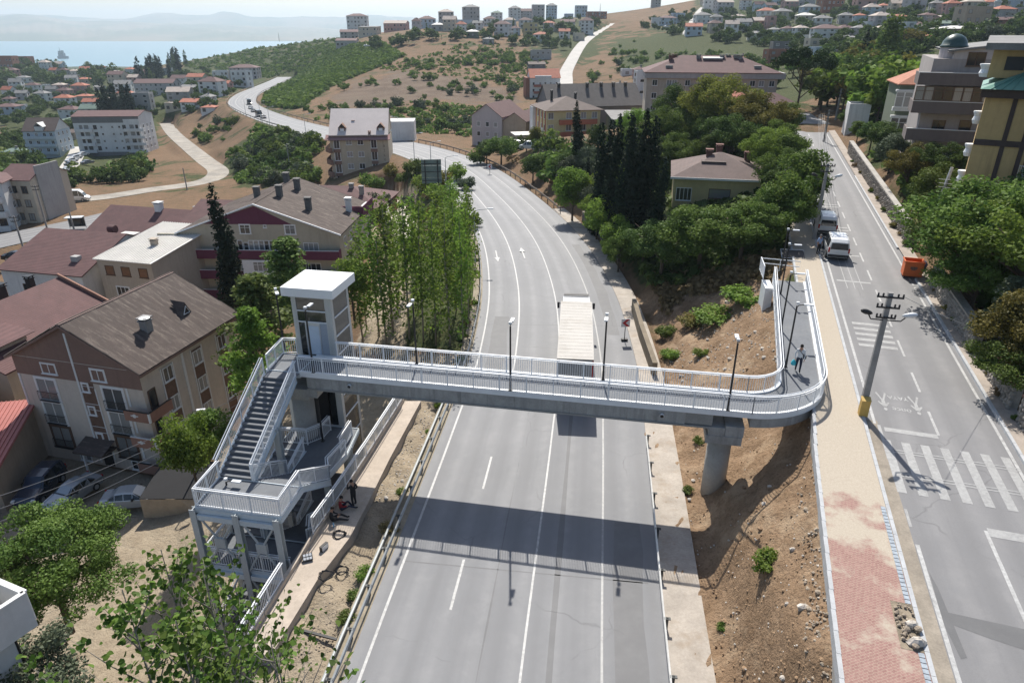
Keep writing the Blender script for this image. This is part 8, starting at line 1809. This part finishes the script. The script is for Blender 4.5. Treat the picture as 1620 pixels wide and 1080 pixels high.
pz = at(1262, 583, 6.62); person('person in white shirt with shoulder bag and turquoise bag on the bridge ramp', (pz[0], pz[1], 6.3 + .012 + .085 + .027 * 1.6), R(-20) + math.pi, stand(kneeL=(-.11, .12, .50), ankleL=(-.11, .12, .10), toeL=(-.12, .28, .06), ankleR=(.11, -.16, .12), toeR=(.12, -.04, .045), kneeR=(.11, .0, .47), elR=(.27, .0, 1.12)), dict(top=C_WH, legs=C_NV, shoe=SHOE, hair=HAIR), bags)
t, o_ = S_at(1293, 404); person('person in a light blue shirt and dark trousers standing beside the white vans', S(t, max(-2.2, o_), .14), R(200), stand(wrL=(-.16, .16, .98), palmL=(-.10, .2, .98)), dict(top=C_LB, legs=C_BK, shoe=SHOE, hair=HAIRG, sleeve=0))
pw = at(561, 799, .15); person('person in black clothes standing on the beige wall with a hand at the face', (pw[0], pw[1], .15), R(60), stand(elL=(-.27, .16, 1.24), wrL=(-.1, .24, 1.46), palmL=(-.06, .2, 1.54), elR=(.30, -.08, 1.13), wrR=(.22, .06, .98), palmR=(.16, .05, .96), head1=(0, .06, 1.66)), dict(top=C_BK, legs=C_BK, shoe=SHOE, hair=HAIR))
def sit(**kw):
    J = dict(pelvis=(0, 0, .13), waist=(0, -.05, .28), chest=(0, -.04, .52), neck=(0, .02, .68), head0=(0, .06, .77), head1=(0, .09, .85))
    for s, x in (('L', -1), ('R', 1)): J.update({'hip' + s: (.11 * x, .04, .11), 'knee' + s: (.15 * x, .44, .30), 'ankle' + s: (.13 * x, .82, .09), 'toe' + s: (.15 * x, .93, .13), 'sh' + s: (.19 * x, -.03, .58), 'el' + s: (.24 * x, .10, .34), 'wr' + s: (.14 * x, .32, .33), 'palm' + s: (.10 * x, .38, .34)})
    J.update(kw); return J
ps = at(540, 806, .15); person('person in a red and black top sitting on the beige wall against the railing', (ps[0], ps[1], .15), R(-75), sit(kneeL=(-.14, .40, .42), ankleL=(-.13, .62, .08), toeL=(-.14, .74, .06)), dict(top=C_RD, legs=C_NV, shoe=SHOE, hair=HAIR))
ps = at(526, 823, .15); person('person all in black sitting nearest on the beige wall with legs stretched out', (ps[0], ps[1], .15), R(-85), sit(kneeR=(.15, .44, .2)), dict(top=C_BK, legs=C_BK, shoe=SHOE, hair=HAIR))

# ---------------------------------------------------------------- poles, wires, signs
M_PC = mat('pole_concrete', (.27, .26, .25), .14, .9, .9, bump=.15, dirt=(.19, .185, .175))
def upole(label, p, h, rz=0., r0=.2, r1=.13, arms=(.0, .55, 1.1), lamps=True, box=False, tilt=0., m=None):
    o = thing('utility_pole', label, 'utility pole', p, rz); o.rotation_euler = (0, tilt, rz)
    q = MB(); n = len(q.v); q.v += [(x * r0, y * r0 * .8, -.5) for x, y in ((-1, -1), (1, -1), (1, 1), (-1, 1))] + [(x * r1, y * r1 * .8, h) for x, y in ((-1, -1), (1, -1), (1, 1), (-1, 1))]; q.f += [(3, 2, 1, 0), (4, 5, 6, 7), (0, 1, 5, 4), (1, 2, 6, 5), (2, 3, 7, 6), (3, 0, 4, 7)]; obj('pole', q, m or M_PC, o)
    for k, a in enumerate(arms):
        w = .62 - .08 * k; c = obj('crossarm', MB().b2(-w, w, -r1 - .06, -r1 + .02, h - .25 - a, h - .16 - a), PLAST, o)
        for s in (-1, -.6, .6, 1): obj('insulator', MB().lathe([(.03, 0), (.055, .04), (.04, .08), (.055, .12), (.02, .16)], (w * s * .93, -r1 - .02, h - .159 - a), 8), PLAST, c)
    if lamps:
        for s in (-1, 1): l = obj('lamp_arm', MB().tube([(s * .1, -r1, h - 1.45), (s * .7, -r1 - .1, h - 1.4), (s * .85, -r1 - .2, h - 1.15)], .035, 6), PLAST, o); obj('lamp_head', MB().lathe([(.03, -.3), (.1, -.18), (.14, .1), (.10, .32), (.03, .4)], (0, 0, 0), 10), LAMPW if s > 0 else PLAST, l, True, loc=(s * .95, -r1 - .25, h - 1.0)).rotation_euler = (R(20), s * R(70), 0)
    if box: obj('meter_box', MB().b2(-.24, .2, -.52, -.17, .0, .95).poly([(-.26, -.55, .95), (.22, -.55, .95), (.22, -.15, 1.05), (-.26, -.15, 1.05)]), mat('ochre_metal', (.50, .33, .09), .1, 2, .6), o)
    return o
U1 = upole('concrete utility pole with yellow box at its foot and two lamp arms beside the crossing', (18.98, 32.1, 6.05), 6.9, R(-14), .17, .115, box=True)
t, o_ = S_at(1287, 380); q2 = S(t, o_, .1); upole('dark utility pole behind the parked white vans', q2, 7.0, R(-14), .17, .11, arms=(0, .5))
for x, y, yt, lb, Y in ((1303, 225, 178, 'distant utility pole at the top of the street', None), (1322, 190, 145, 'utility pole under the umbrella pine', None)):
    p = hit(x, y); upole(lb, p, (y - yt) / ppm(p[1], p[2]) / .97, 0, .16, .1, lamps=False)
p = hit(1470, 375); pp = atY(1478, 322, 60); upole('pale leaning pole rising from the fig tree', (pp[0], pp[1], pp[2] - 3), 6.2, 0, .14, .1, arms=(), lamps=False, tilt=.12, m=M_KERB)
PL = []
for x, y, xt, yt, z, lb in ((80, 380, 55, 298, -11.5, 'tall dark pole beside the two minibuses and the west road'), (118, 366, 112, 336, -11.5, 'short dark pole by the small shelter on the west road'), (48, 428, 28, 345, -10.4, 'utility pole with crossarms at the left edge above the maroon roofs'), (297, 305, 290, 268, -13, 'pole on the bend of the dirt road'), (462, 292, 455, 232, -11.5, 'pole on the green bank left of the cream tower block')):
    p = at(x, y, z); h = (y - yt) / ppm(p[1], p[2]) / .95; upole(lb, p, h, R(20), .16, .1, arms=(0, .6) if yt in (298, 345) else (), lamps=False); PL.append((p, h))
def slamp(label, p, h, rz, group, m=GALV, arm=1.6):
    o = thing('street_lamp', label, 'street lamp', p, rz, group); obj('pole', MB().cyl((0, 0, -.2), (0, 0, h), .09, .055, 8), m, o); obj('arm', MB().tube([(0, 0, h - .05), (arm * .3, 0, h + .15), (arm, 0, h + .25)], .04, 6), m, o); obj('lamp_head', MB().box((arm + .25, 0, h + .27), (.65, .24, .1)), LAMPW, o)
for x, y, yt, lb in ((757, 420, 337, 'galvanised street lamp nearest behind the poplars at the left edge of the highway'), (743, 305, 265, 'galvanised street lamp at the start of the highway curve'), (711, 275, 228, 'galvanised street lamp right of the big direction sign'), (671, 258, 215, 'galvanised street lamp left of the big direction sign'), (473, 220, 195, 'street lamp on the far highway left of the cream tower'), (436, 198, 172, 'street lamp at the near side of the far bend'), (387, 185, 160, 'street lamp at the left of the far bend'), (407, 195, 165, 'street lamp in the middle of the far bend'), (622, 222, 190, 'street lamp beside the white shed')):
    p = hit(x, y); i = int(np.argmin(np.hypot(HW[:, 0] - p[0], HW[:, 1] - p[1]))); c = HW[i]; q = offs(HW, -HWH - 1.0)[i] if x != 622 else offs(HW, HWH + 1.2)[i]
    slamp(lb, tuple(q), max(6, (y - yt) / ppm(p[1], p[2]) / .97), math.atan2(c[1] - q[1], c[0] - q[0]), 'lamps along the highway')
p = at(324, 748, -8); slamp('black street lamp with pale head in front of the brown block', (p[0], p[1], -8.6), 6.2, R(10), None, BLACKST, .5)
bridge_lamp(-1.2, -6.9, ZL2, 0, 'black lamp post between the stair columns under the front landing'); bridge_lamp(.55, .6, ZP, -H, 'black lamp post under the footbridge in front of the lower lift door')
def wire(name, pts, label, group, sag=.5, r=.016):
    a, b = Vector(pts[0]), Vector(pts[1]); tag(obj(name, MB().tube([a.lerp(b, k / 14) - Vector((0, 0, sag * 4 * (k / 14) * (1 - k / 14))) for k in range(15)], r, 4), mat('wire_aluminium', (.30, .30, .30), .05, 1, .5)), label, 'wire', group)
for k in range(4): wire('power_wire', (atY(395 - 4 * k, 618 + k * 13, 45), atY(-70, 806 + k * 22, 34)), ('topmost', 'second highest', 'third highest', 'lowest')[k] + ' overhead wire crossing in front of the brown block', 'wires in front of the brown block', .6, .02)
for k in range(3): wire('power_wire', (atY(1485, 283 + k * 6, 60), atY(1680, 279 + k * 9, 50)), ('upper', 'middle', 'lower')[k] + ' wire running right from the pale leaning pole', 'wires by the yellow building', .3, .014)
def Uat(v): return U1.matrix_basis @ Vector(v)
wire('power_wire', (Uat((.55, -.17, 6.8)), atY(1700, 560, 44)), 'thin wire running right from the top of the concrete pole', None, .5, .012)
for k in range(4): wire('power_wire', ((q2[0] + .3 * (k - 1.5), q2[1], q2[2] + 6.8), (atY(1300, 181, 128)[0] + .3 * (k - 1.5), 128, atY(1300, 181, 128)[2])), ('leftmost', 'left inner', 'right inner', 'rightmost')[k] + ' wire over the street between the dark pole and the distant pole', 'wires over the street', .8, .02)
sr = mat('sign_red', (.42, .02, .025), .05, 2, .5); sw = mat('sign_white', (.66, .66, .66), .04, 2, .5)
p = at(988, 534, .3); s_ = thing('road_sign', 'red and white left-pointing chevron sign on a post beside the highway', 'road sign', (p[0], p[1], p[2] - .2), R(4)); obj('post', MB().cyl((0, 0, 0), (0, 0, 1.6), .035, n=8), PLAST, s_); bd_ = obj('board', MB().b2(-.38, .38, -.05, -.02, 1.25, 2.0), sw, s_); obj('chevron', MB().prism([(-.3, 0), (.05, .33), (.33, .33), (-.02, 0), (.33, -.33), (.05, -.33)], 0, .012), sr, bd_).matrix_basis = Matrix.Translation((.02, -.052, 1.625)) @ Matrix.Rotation(math.pi / 2, 4, 'X'); obj('foot', MB().b2(-.28, .28, -.15, .15, -.05, .1), PLAST, s_)
p = hit(775, 276); s_ = thing('road_sign', 'small chevron sign at the end of the barrier on the highway curve', 'road sign', p, R(10)); obj('post', MB().cyl((0, 0, 0), (0, 0, 1.4), .05, n=6), PLAST, s_); obj('board', MB().b2(-.45, .45, -.05, 0, 1.1, 2.0), sw, s_); obj('chevron', MB().prism([(-.3, 0), (.0, .3), (.3, .3), (0, 0), (.3, -.3), (0, -.3)], 0, .02), sr, s_).matrix_basis = Matrix.Translation((.0, -.06, 1.55)) @ Matrix.Rotation(math.pi / 2, 4, 'X')
t, o_ = S_at(1427, 372); s_ = thing('road_sign', 'round speed limit sign on a post above the stone wall', 'road sign', S(t, 7.9, .2), R(-12)); obj('post', MB().cyl((0, 0, 0), (0, 0, 2.6), .035, n=8), GALV, s_); dk = obj('disc', MB().cyl((0, -.06, 2.4), (0, -.03, 2.4), .32, n=24), sr, s_); obj('disc_face', MB().cyl((0, -.07, 2.4), (0, -.061, 2.4), .25, n=24), sw, dk); text_mesh('sign_number', '30', .3, BLACKST, Matrix.Translation((0, -.075, 2.295)) @ Matrix.Rotation(math.pi / 2, 4, 'X'), dk)
p = hit(685, 318); p = atY(684, 300, 122); s_ = thing('direction_sign', 'back of a large grey-green direction sign on posts beside the highway curve', 'road sign', (p[0], p[1], p[2] - 1.5), R(6))
for k in range(4): obj('panel', MB().b2(-1.75, 1.75, -.06, 0, 2.6 + k * 1.05, 3.62 + k * 1.05), mat('sign_back', (.15, .20, .185), .12, 1, .6), s_)
for x in (-1.1, 1.1): obj('post', MB().b2(x - .09, x + .09, -.26, -.08, -.6, 6.8), PLAST, s_)
for z in (3.1, 4.6, 6.0): obj('rail', MB().b2(-1.7, 1.7, -.14, -.065, z, z + .1), PLAST, s_)
# orange waste container
t, o_ = S_at(1441, 440); ct = thing('waste_container', 'orange open-topped waste container at the kerb under the mulberry tree', 'container', S(t + .3, o_, .02), R(-20)); OR = mat('orange_plastic', (.60, .13, .03), .08, 2, .5)
for f in ((-.68, -.62, -.5, .5), (.62, .68, -.5, .5)): obj('side', MB().b2(f[0], f[1], f[2], f[3], .15, 1.3), OR, ct)
obj('front', MB().b2(-.68, .68, -.56, -.501, .15, 1.3), OR, ct); obj('back', MB().b2(-.68, .68, .501, .56, .15, 1.3), OR, ct); obj('floor', MB().b2(-.6, .6, -.5, .5, .15, .2), OR, ct); obj('rim', MB().wall([(-.7, -.58, 1.3), (.7, -.58, 1.3), (.7, .58, 1.3), (-.7, .58, 1.3), (-.7, -.58, 1.3)], 0, .07, .1), OR, ct)
obj('emblem', MB().b2(-.25, .25, -.575, -.561, .75, .95).b2(-.15, .15, -.576, -.561, .66, .74), mat('grey_print', (.16, .10, .08), .3, 8, .7), ct); obj('lid', MB().box((.82, 0, .85), (.06, .9, .8), 0, 0, .2), mat('blue_plastic', (.03, .05, .14), .1, 2, .5), ct)
for s in (-.5, .5):
    for y in (-.4, .4): obj('castor', MB().cyl((s - .04, y, .09), (s + .04, y, .09), .09, n=10), PLAST, ct)
# stone walls along the street
STONE = mat('rubble_stone', (.27, .245, .215), .3, 2.5, .95, bump=.5, dirt=(.16, .14, .12)); CAPM = mat('red_brown_coping', (.20, .11, .085), .2, 2, .9)
_sm = [None] * 6
def stone_mesh(seed, m):
    rg = np.random.default_rng(seed); q = MB(); n = 7
    pr = [(.02, -.5), (.38, -.42), (.5, -.05), (.42, .3), (.2, .48), (.02, .5)]
    q.lathe([(r * (1 + .25 * (rg.random() - .5)), z) for r, z in pr], n=n); q.v = [(x * (1 + .3 * (rg.random() - .5)), y * (1 + .3 * (rg.random() - .5)), z + .12 * (rg.random() - .5)) for x, y, z in q.v]; return q.mesh('stone', m)
for i in range(6): _sm[i] = stone_mesh(i, STONE)
def stonewall(label, pts, h, cap, near=True, th=.45):
    P = resample(pts, 2.0); o = thing('stone_wall', label, 'wall', P[0]); q = [tuple(np.array(p) - np.array(P[0])) for p in P]
    obj('core', MB().wall(q, -.6, h - .08, th), STONE, o); obj('coping', MB().wall(q, h - .079, h + .06, th + .12), cap, o)
    rg = random.Random(len(label)); fine = resample(q, .34); cnt = 0
    big = MB()
    for k in range(len(fine) - 1):
        a = np.array(fine[k]); d = np.array(fine[k + 1]) - a; d /= np.linalg.norm(d); nn = np.array((-d[1], d[0], 0))
        for z in np.arange(.12, h - .12, .27):
            c = a + nn * (th / 2 + .0) + np.array((0, 0, z + rg.uniform(-.05, .05))); s = rg.uniform(.30, .42)
            if near and cnt < 280: so_ = link('stone', _sm[rg.randint(0, 5)], o, tuple(c), rg.random() * 6); so_.scale = (s, s * .55 + .08, s * .8); cnt += 1
            elif near or k % 2 == 0:
                M = Matrix.Translation(Vector(c)) @ Matrix.Rotation(rg.random() * 6, 4, 'Z') @ Matrix.Diagonal((s, s, s * .8, 1)); me = _sm[rg.randint(0, 5)]; b0 = len(big.v); big.v += [tuple(M @ v.co) for v in me.vertices]; big.f += [tuple(b0 + i for i in pl.vertices) for pl in me.polygons]
    if big.v: obj('stone_facing', big, STONE, o, kind='stuff')
    return o
def SW(t0, t1, o=7.3, dz=.1): return [S(t, o, dz) for t in np.linspace(t0, t1, max(2, int(abs(t1 - t0) / 3)))]
stonewall('long stone wall with pale coping along the upper street', SW(20.6, 66, 7.55), 1.6, M_CONC, False)
stonewall('stone wall below the mulberry tree beside the orange container', SW(-1.6, 10.4, 7.3), 1.5, STONE)
stonewall('short stone wall with red-brown coping on the right pavement', SW(-8.8, -3.9, 7.3), 1.4, CAPM)
stonewall('stone wall end with red-brown coping at the right edge', SW(-16, -9.8, 7.4), 1.4, CAPM)
pth = [at(1003, 478, .9), at(1015, 520, .9), at(1036, 580, .8)]; lw = obj('low_wall', MB().wall(pth, -1.2, .35, .4), mat('tan_wall_concrete', (.20, .165, .12), .2, 1, .95)); tag(lw, 'low tan concrete wall edging the dirt slope behind the chevron sign', 'wall')
G0 = [(p[0], p[1], p[2] - .2) for p in offs(R_GARAGE, -2.6)]; stonewall('curved grey stone retaining wall beside the garage lane', G0[2:-2:2], 2.6, STONE, False, .5)
hi_ = offs(HW, HWH + 2.9); st_ = [tuple(p) for p in hi_[hidx(76):hidx(112):4]]; stonewall('low dark stone wall between the highway and the grove', st_, 1.3, STONE, False)
# rubble
def rubble(name, pts, s0, s1, m, seed, on=None):
    rg = np.random.default_rng(seed); V = []; F = []
    ms = [stone_mesh(40 + i, m) for i in range(4)]; cache = [(np.array([v.co[:] for v in me.vertices]), [tuple(p.vertices) for p in me.polygons]) for me in ms]; b0 = 0
    for p in pts:
        v, f = cache[rg.integers(4)]; s = rg.uniform(s0, s1) * (1 if rg.random() > .06 else 2.2); a = rg.random() * 6.28; c, sn = math.cos(a), math.sin(a); v = v * s * np.array((1, 1, .7)); V.append(np.stack([v[:, 0] * c - v[:, 1] * sn, v[:, 0] * sn + v[:, 1] * c, v[:, 2]], 1) + np.array(p)); F += [tuple(b0 + i for i in q) for q in f]; b0 += len(v)
    me = bpy.data.meshes.new(name); me.from_pydata([tuple(x) for x in np.concatenate(V)], [], F); me.materials.append(m); o = link(name, me); o['kind'] = 'stuff'; return o
def sprinkle(poly, n, seed, lift=.0):
    rg = np.random.default_rng(seed); out = []; xs = [p[0] for p in poly]; ys = [p[1] for p in poly]
    while len(out) < n:
        x, y = rg.uniform(min(xs), max(xs)), rg.uniform(min(ys), max(ys))
        if inpoly(np.array([x]), np.array([y]), poly)[0]:
            p = hit(x, y); out.append((p[0], p[1], p[2] + lift))
    return out
SOILM = mat('soil_clod', (.27, .18, .11), .25, 3, .95); PALE = mat('pale_rubble', (.46, .42, .37), .2, 3, .9)
rubble('soil_clods', sprinkle(SOIL[0], 1000, 1), .035, .13, SOILM, 1); rubble('pale_stones', sprinkle(SOIL[0], 330, 2), .05, .13, PALE, 2)
rubble('edge_rubble', sprinkle([(1262, 780), (1322, 760), (1336, 1075), (1275, 1075)], 260, 3), .05, .16, mat('mixed_rubble', (.29, .24, .185), .35, 3, .95), 3); rubble('slope_stones', sprinkle([(1030, 590), (1150, 470), (1230, 450), (1240, 580), (1100, 600)], 420, 4), .05, .16, PALE, 4)
rubble('verge_litter', sprinkle([(590, 790), (640, 790), (690, 650), (660, 650)], 260, 5), .04, .12, PALE, 5); rubble('verge_stones', sprinkle([(440, 1060), (520, 1040), (690, 660), (650, 660)], 500, 6), .03, .1, mat('mixed_rubble', (.24, .19, .145)), 6)
rubble('paving_rubble', [(p[0], p[1], p[2] + .05) for p in [S(-27.5 + 2. * random.random(), -1.3 + .65 * random.random(), .16) for _ in range(60)]], .04, .15, mat('mixed_rubble', (.24, .19, .145)), 7)
for i, (x, y, s, lb) in enumerate(((1270, 961, .32, 'pale flat stone block lying on the dirt slope near the pavement'), (1254, 869, .2, 'pale small stone block on the slope below the bridge shadow'), (1448, 1022, .4, 'broken pale concrete lump in the hole in the red paving'), (1246, 955, .18, 'white broken stone left of the pale flat block'), (1440, 995, .35, 'grey rubble lump at the top of the hole in the paving'))):
    p = hit(x, y) if x < 1400 else S(*S_at(x, y), .2); me = stone_mesh(60 + i, PALE); o = tag(link('rock', me, None, p), lb, 'rock'); o.scale = (s * 1.6, s, s)
# things left lying on the beige wall
fl = thing('floodlight', 'black and white floodlight lying on the ledge by the wall opening', 'floodlight', at(487, 884, .2), R(20)); obj('frame', MB().box((0, 0, .12), (.5, .38, .1), 0, .5), PLAST, fl)
for i in range(3):
    for j in range(2): obj('lamp_cell', MB().box((-.15 + i * .15, -.09 + j * .16, .175 + (-.09 + j * .16) * .55), (.12, .13, .02), 0, .5), LAMPW, fl)
p = at(513, 868, .15); tb_ = thing('tool_box', 'small grey and black box standing on the beige wall', 'box', p, R(62)); obj('case', MB().b2(-.25, .25, -.08, .08, 0, .3), PLAST, tb_); obj('panel', MB().b2(-.22, .22, -.1, -.081, .03, .27), LAMPW, tb_)
def coil(x, y, r, lb, n=3, z=.17):
    c = at(x, y, z); tag(obj('cable_coil', MB().tube([(c[0] + r * (1 + .25 * math.sin(k * 1.7)) * math.cos(k * .45), c[1] + r * (1 + .2 * math.cos(k * 1.3)) * math.sin(k * .45), c[2] + .01 * (k % 5)) for k in range(14 * n)], .022, 4), BLACKST), lb, 'cable')
coil(537, 845, .32, 'black cable coil on the beige wall beside the seated man'); coil(516, 910, .34, 'loose cable loops on the beige wall below the grey box'); coil(541, 902, .3, 'tangled wire ball on the dirt next to the wall', 4, -.3)
tag(obj('water_bottle', MB().lathe([(.05, 0), (.055, .02), (.055, .2), (.02, .26), (.02, .3)], at(528, 833, .15), 10), mat('blue_clear_plastic', (.20, .34, .48), .05, 2, .2)), 'pale blue water bottle on the beige wall by the seated man', 'bottle')
tag(obj('plank', MB().wall([at(480, 998, -.3), at(533, 1012, -.3)], 0, .08, .12), PLAST), 'dark plank lying on the dirt beside the guardrail', 'plank')
p = hit(1253, 408); fr = thing('framed_panel', 'dark framed panel lying on the dirt beyond the end of the ramp', 'panel', (p[0], p[1], p[2] + .25), R(-10)); obj('panel', MB().box((0, 0, .1), (1.9, 1.2, .08), 0, .35), BLACKST, fr); obj('frame', MB().tube([(-.95, -.55, -.1), (.95, -.55, -.1), (.95, .55, .32), (-.95, .55, .32), (-.95, -.55, -.1)], .04, 5), LAMPW, fr)
# lean-to shelter and yard by the brown block
ln = thing('lean_to', 'lean-to shelter covered with black tarpaulin beside the pale silver car', 'shelter', at(228, 815, -9.0), R(8)); obj('tarpaulin', MB().poly([(0, 0, 1.6), (4.6, -.3, 1.3), (5.2, 3.6, 2.0), (.6, 4.0, 2.2)]).poly([(.6, 4.0, 2.16), (5.2, 3.6, 1.96), (4.6, -.3, 1.26), (0, 0, 1.56)]), C_BK, ln); obj('side_sheet', MB().poly([(3.0, -.33, 1.38), (4.65, -.33, 1.28), (5.6, 2.0, -.1), (4.4, -.9, -.2)]), mat('beige_tarpaulin', (.36, .29, .21), .15, 2, .9), ln); obj('front_sheet', MB().poly([(0, -.05, -.2), (4.4, -.4, -.2), (4.6, -.32, 1.25), (0, -.02, 1.55)]), bpy.data.materials['beige_tarpaulin'], ln)
for x, y in ((0.05, .05), (4.6, -.25), (.6, 3.9), (5.1, 3.5)): obj('post', MB().b2(x - .05, x + .05, y - .05, y + .05, -.3, 1.28), PLAST, ln)
sb_ = thing('bus_shelter', 'small grey shelter beside the west road', 'shelter', at(122, 362, -11.4), R(10)); obj('roof', MB().b2(-1.6, 1.6, -.8, .8, 2.3, 2.42), LAMPW, sb_); obj('back_panel', MB().b2(-1.5, 1.5, .68, .72, .3, 2.2), CARGLASS, sb_)
for x in (-1.5, 1.5): obj('post', MB().b2(x - .05, x + .05, .6, .7, 0, 2.3), GALV, sb_)
# ship on the gulf
c = at(100, 93, -92); sp = thing('ship', 'grey ship with tall superstructure on the gulf', 'ship', (c[0], c[1], -92), R(160)); k_ = c[1] / 1080.; G_ = mat('ship_grey', (.16, .20, .22), .1, .02, .7)
hl = MB(); hl.prism([(-9 * k_, -2.2 * k_), (7 * k_, -2.4 * k_), (11 * k_, 0), (7 * k_, 2.4 * k_), (-9 * k_, 2.2 * k_)], -1, 3.4 * k_); obj('hull', hl, G_, sp); obj('superstructure', MB().b2(-4 * k_, 6 * k_, -1.9 * k_, 1.9 * k_, 3.41 * k_, 7.5 * k_), G_, sp); obj('bridge_deck', MB().b2(0, 5 * k_, -1.8 * k_, 1.8 * k_, 7.51 * k_, 10.5 * k_), G_, sp); obj('funnel', MB().b2(-3 * k_, -1 * k_, -k_, k_, 7.51 * k_, 11 * k_), G_, sp); obj('mast', MB().cyl((3 * k_, 0, 10.51 * k_), (3 * k_, 0, 15 * k_), .4 * k_, .2 * k_, 6), G_, sp)
obj('wake', MB().prism([(9 * k_, -1.5 * k_), (16 * k_, -2.2 * k_), (16 * k_, 2.2 * k_), (9 * k_, 1.5 * k_)], .02, .05), sw, sp)
for x, y0, y1, lb in ((442, 66, 53, 'thin mast on the crest of the green hill'), (180, 118, 106, 'thin mast near the shore'), (949, 26, 8, 'tall mast with red panel on the skyline')):
    p = atY(x, y0, 850 if x < 500 else 700); tag(obj('mast', MB().cyl(p, (p[0], p[1], p[2] + (y0 - y1) / ppm(p[1], p[2])), .35, .15, 6), GALV), lb, 'mast')
# far water edge jetty lines and the west road stripes
for k in range(40):
    i = 3 + k * 4
    if i + 3 > len(R_WEST): break
    q = R_WEST[i:i + 3]
    for o2 in (-1.7, 1.7): a = offs(q, o2 - .08, .045); b_ = offs(q, o2 + .08, .045); m_ = link('lane_dash', npmesh('lane_dash', np.concatenate([a, b_]), np.array([(0, 3, 4, 1), (1, 4, 5, 2)]), M_P1), bpy.data.objects['west_road'])
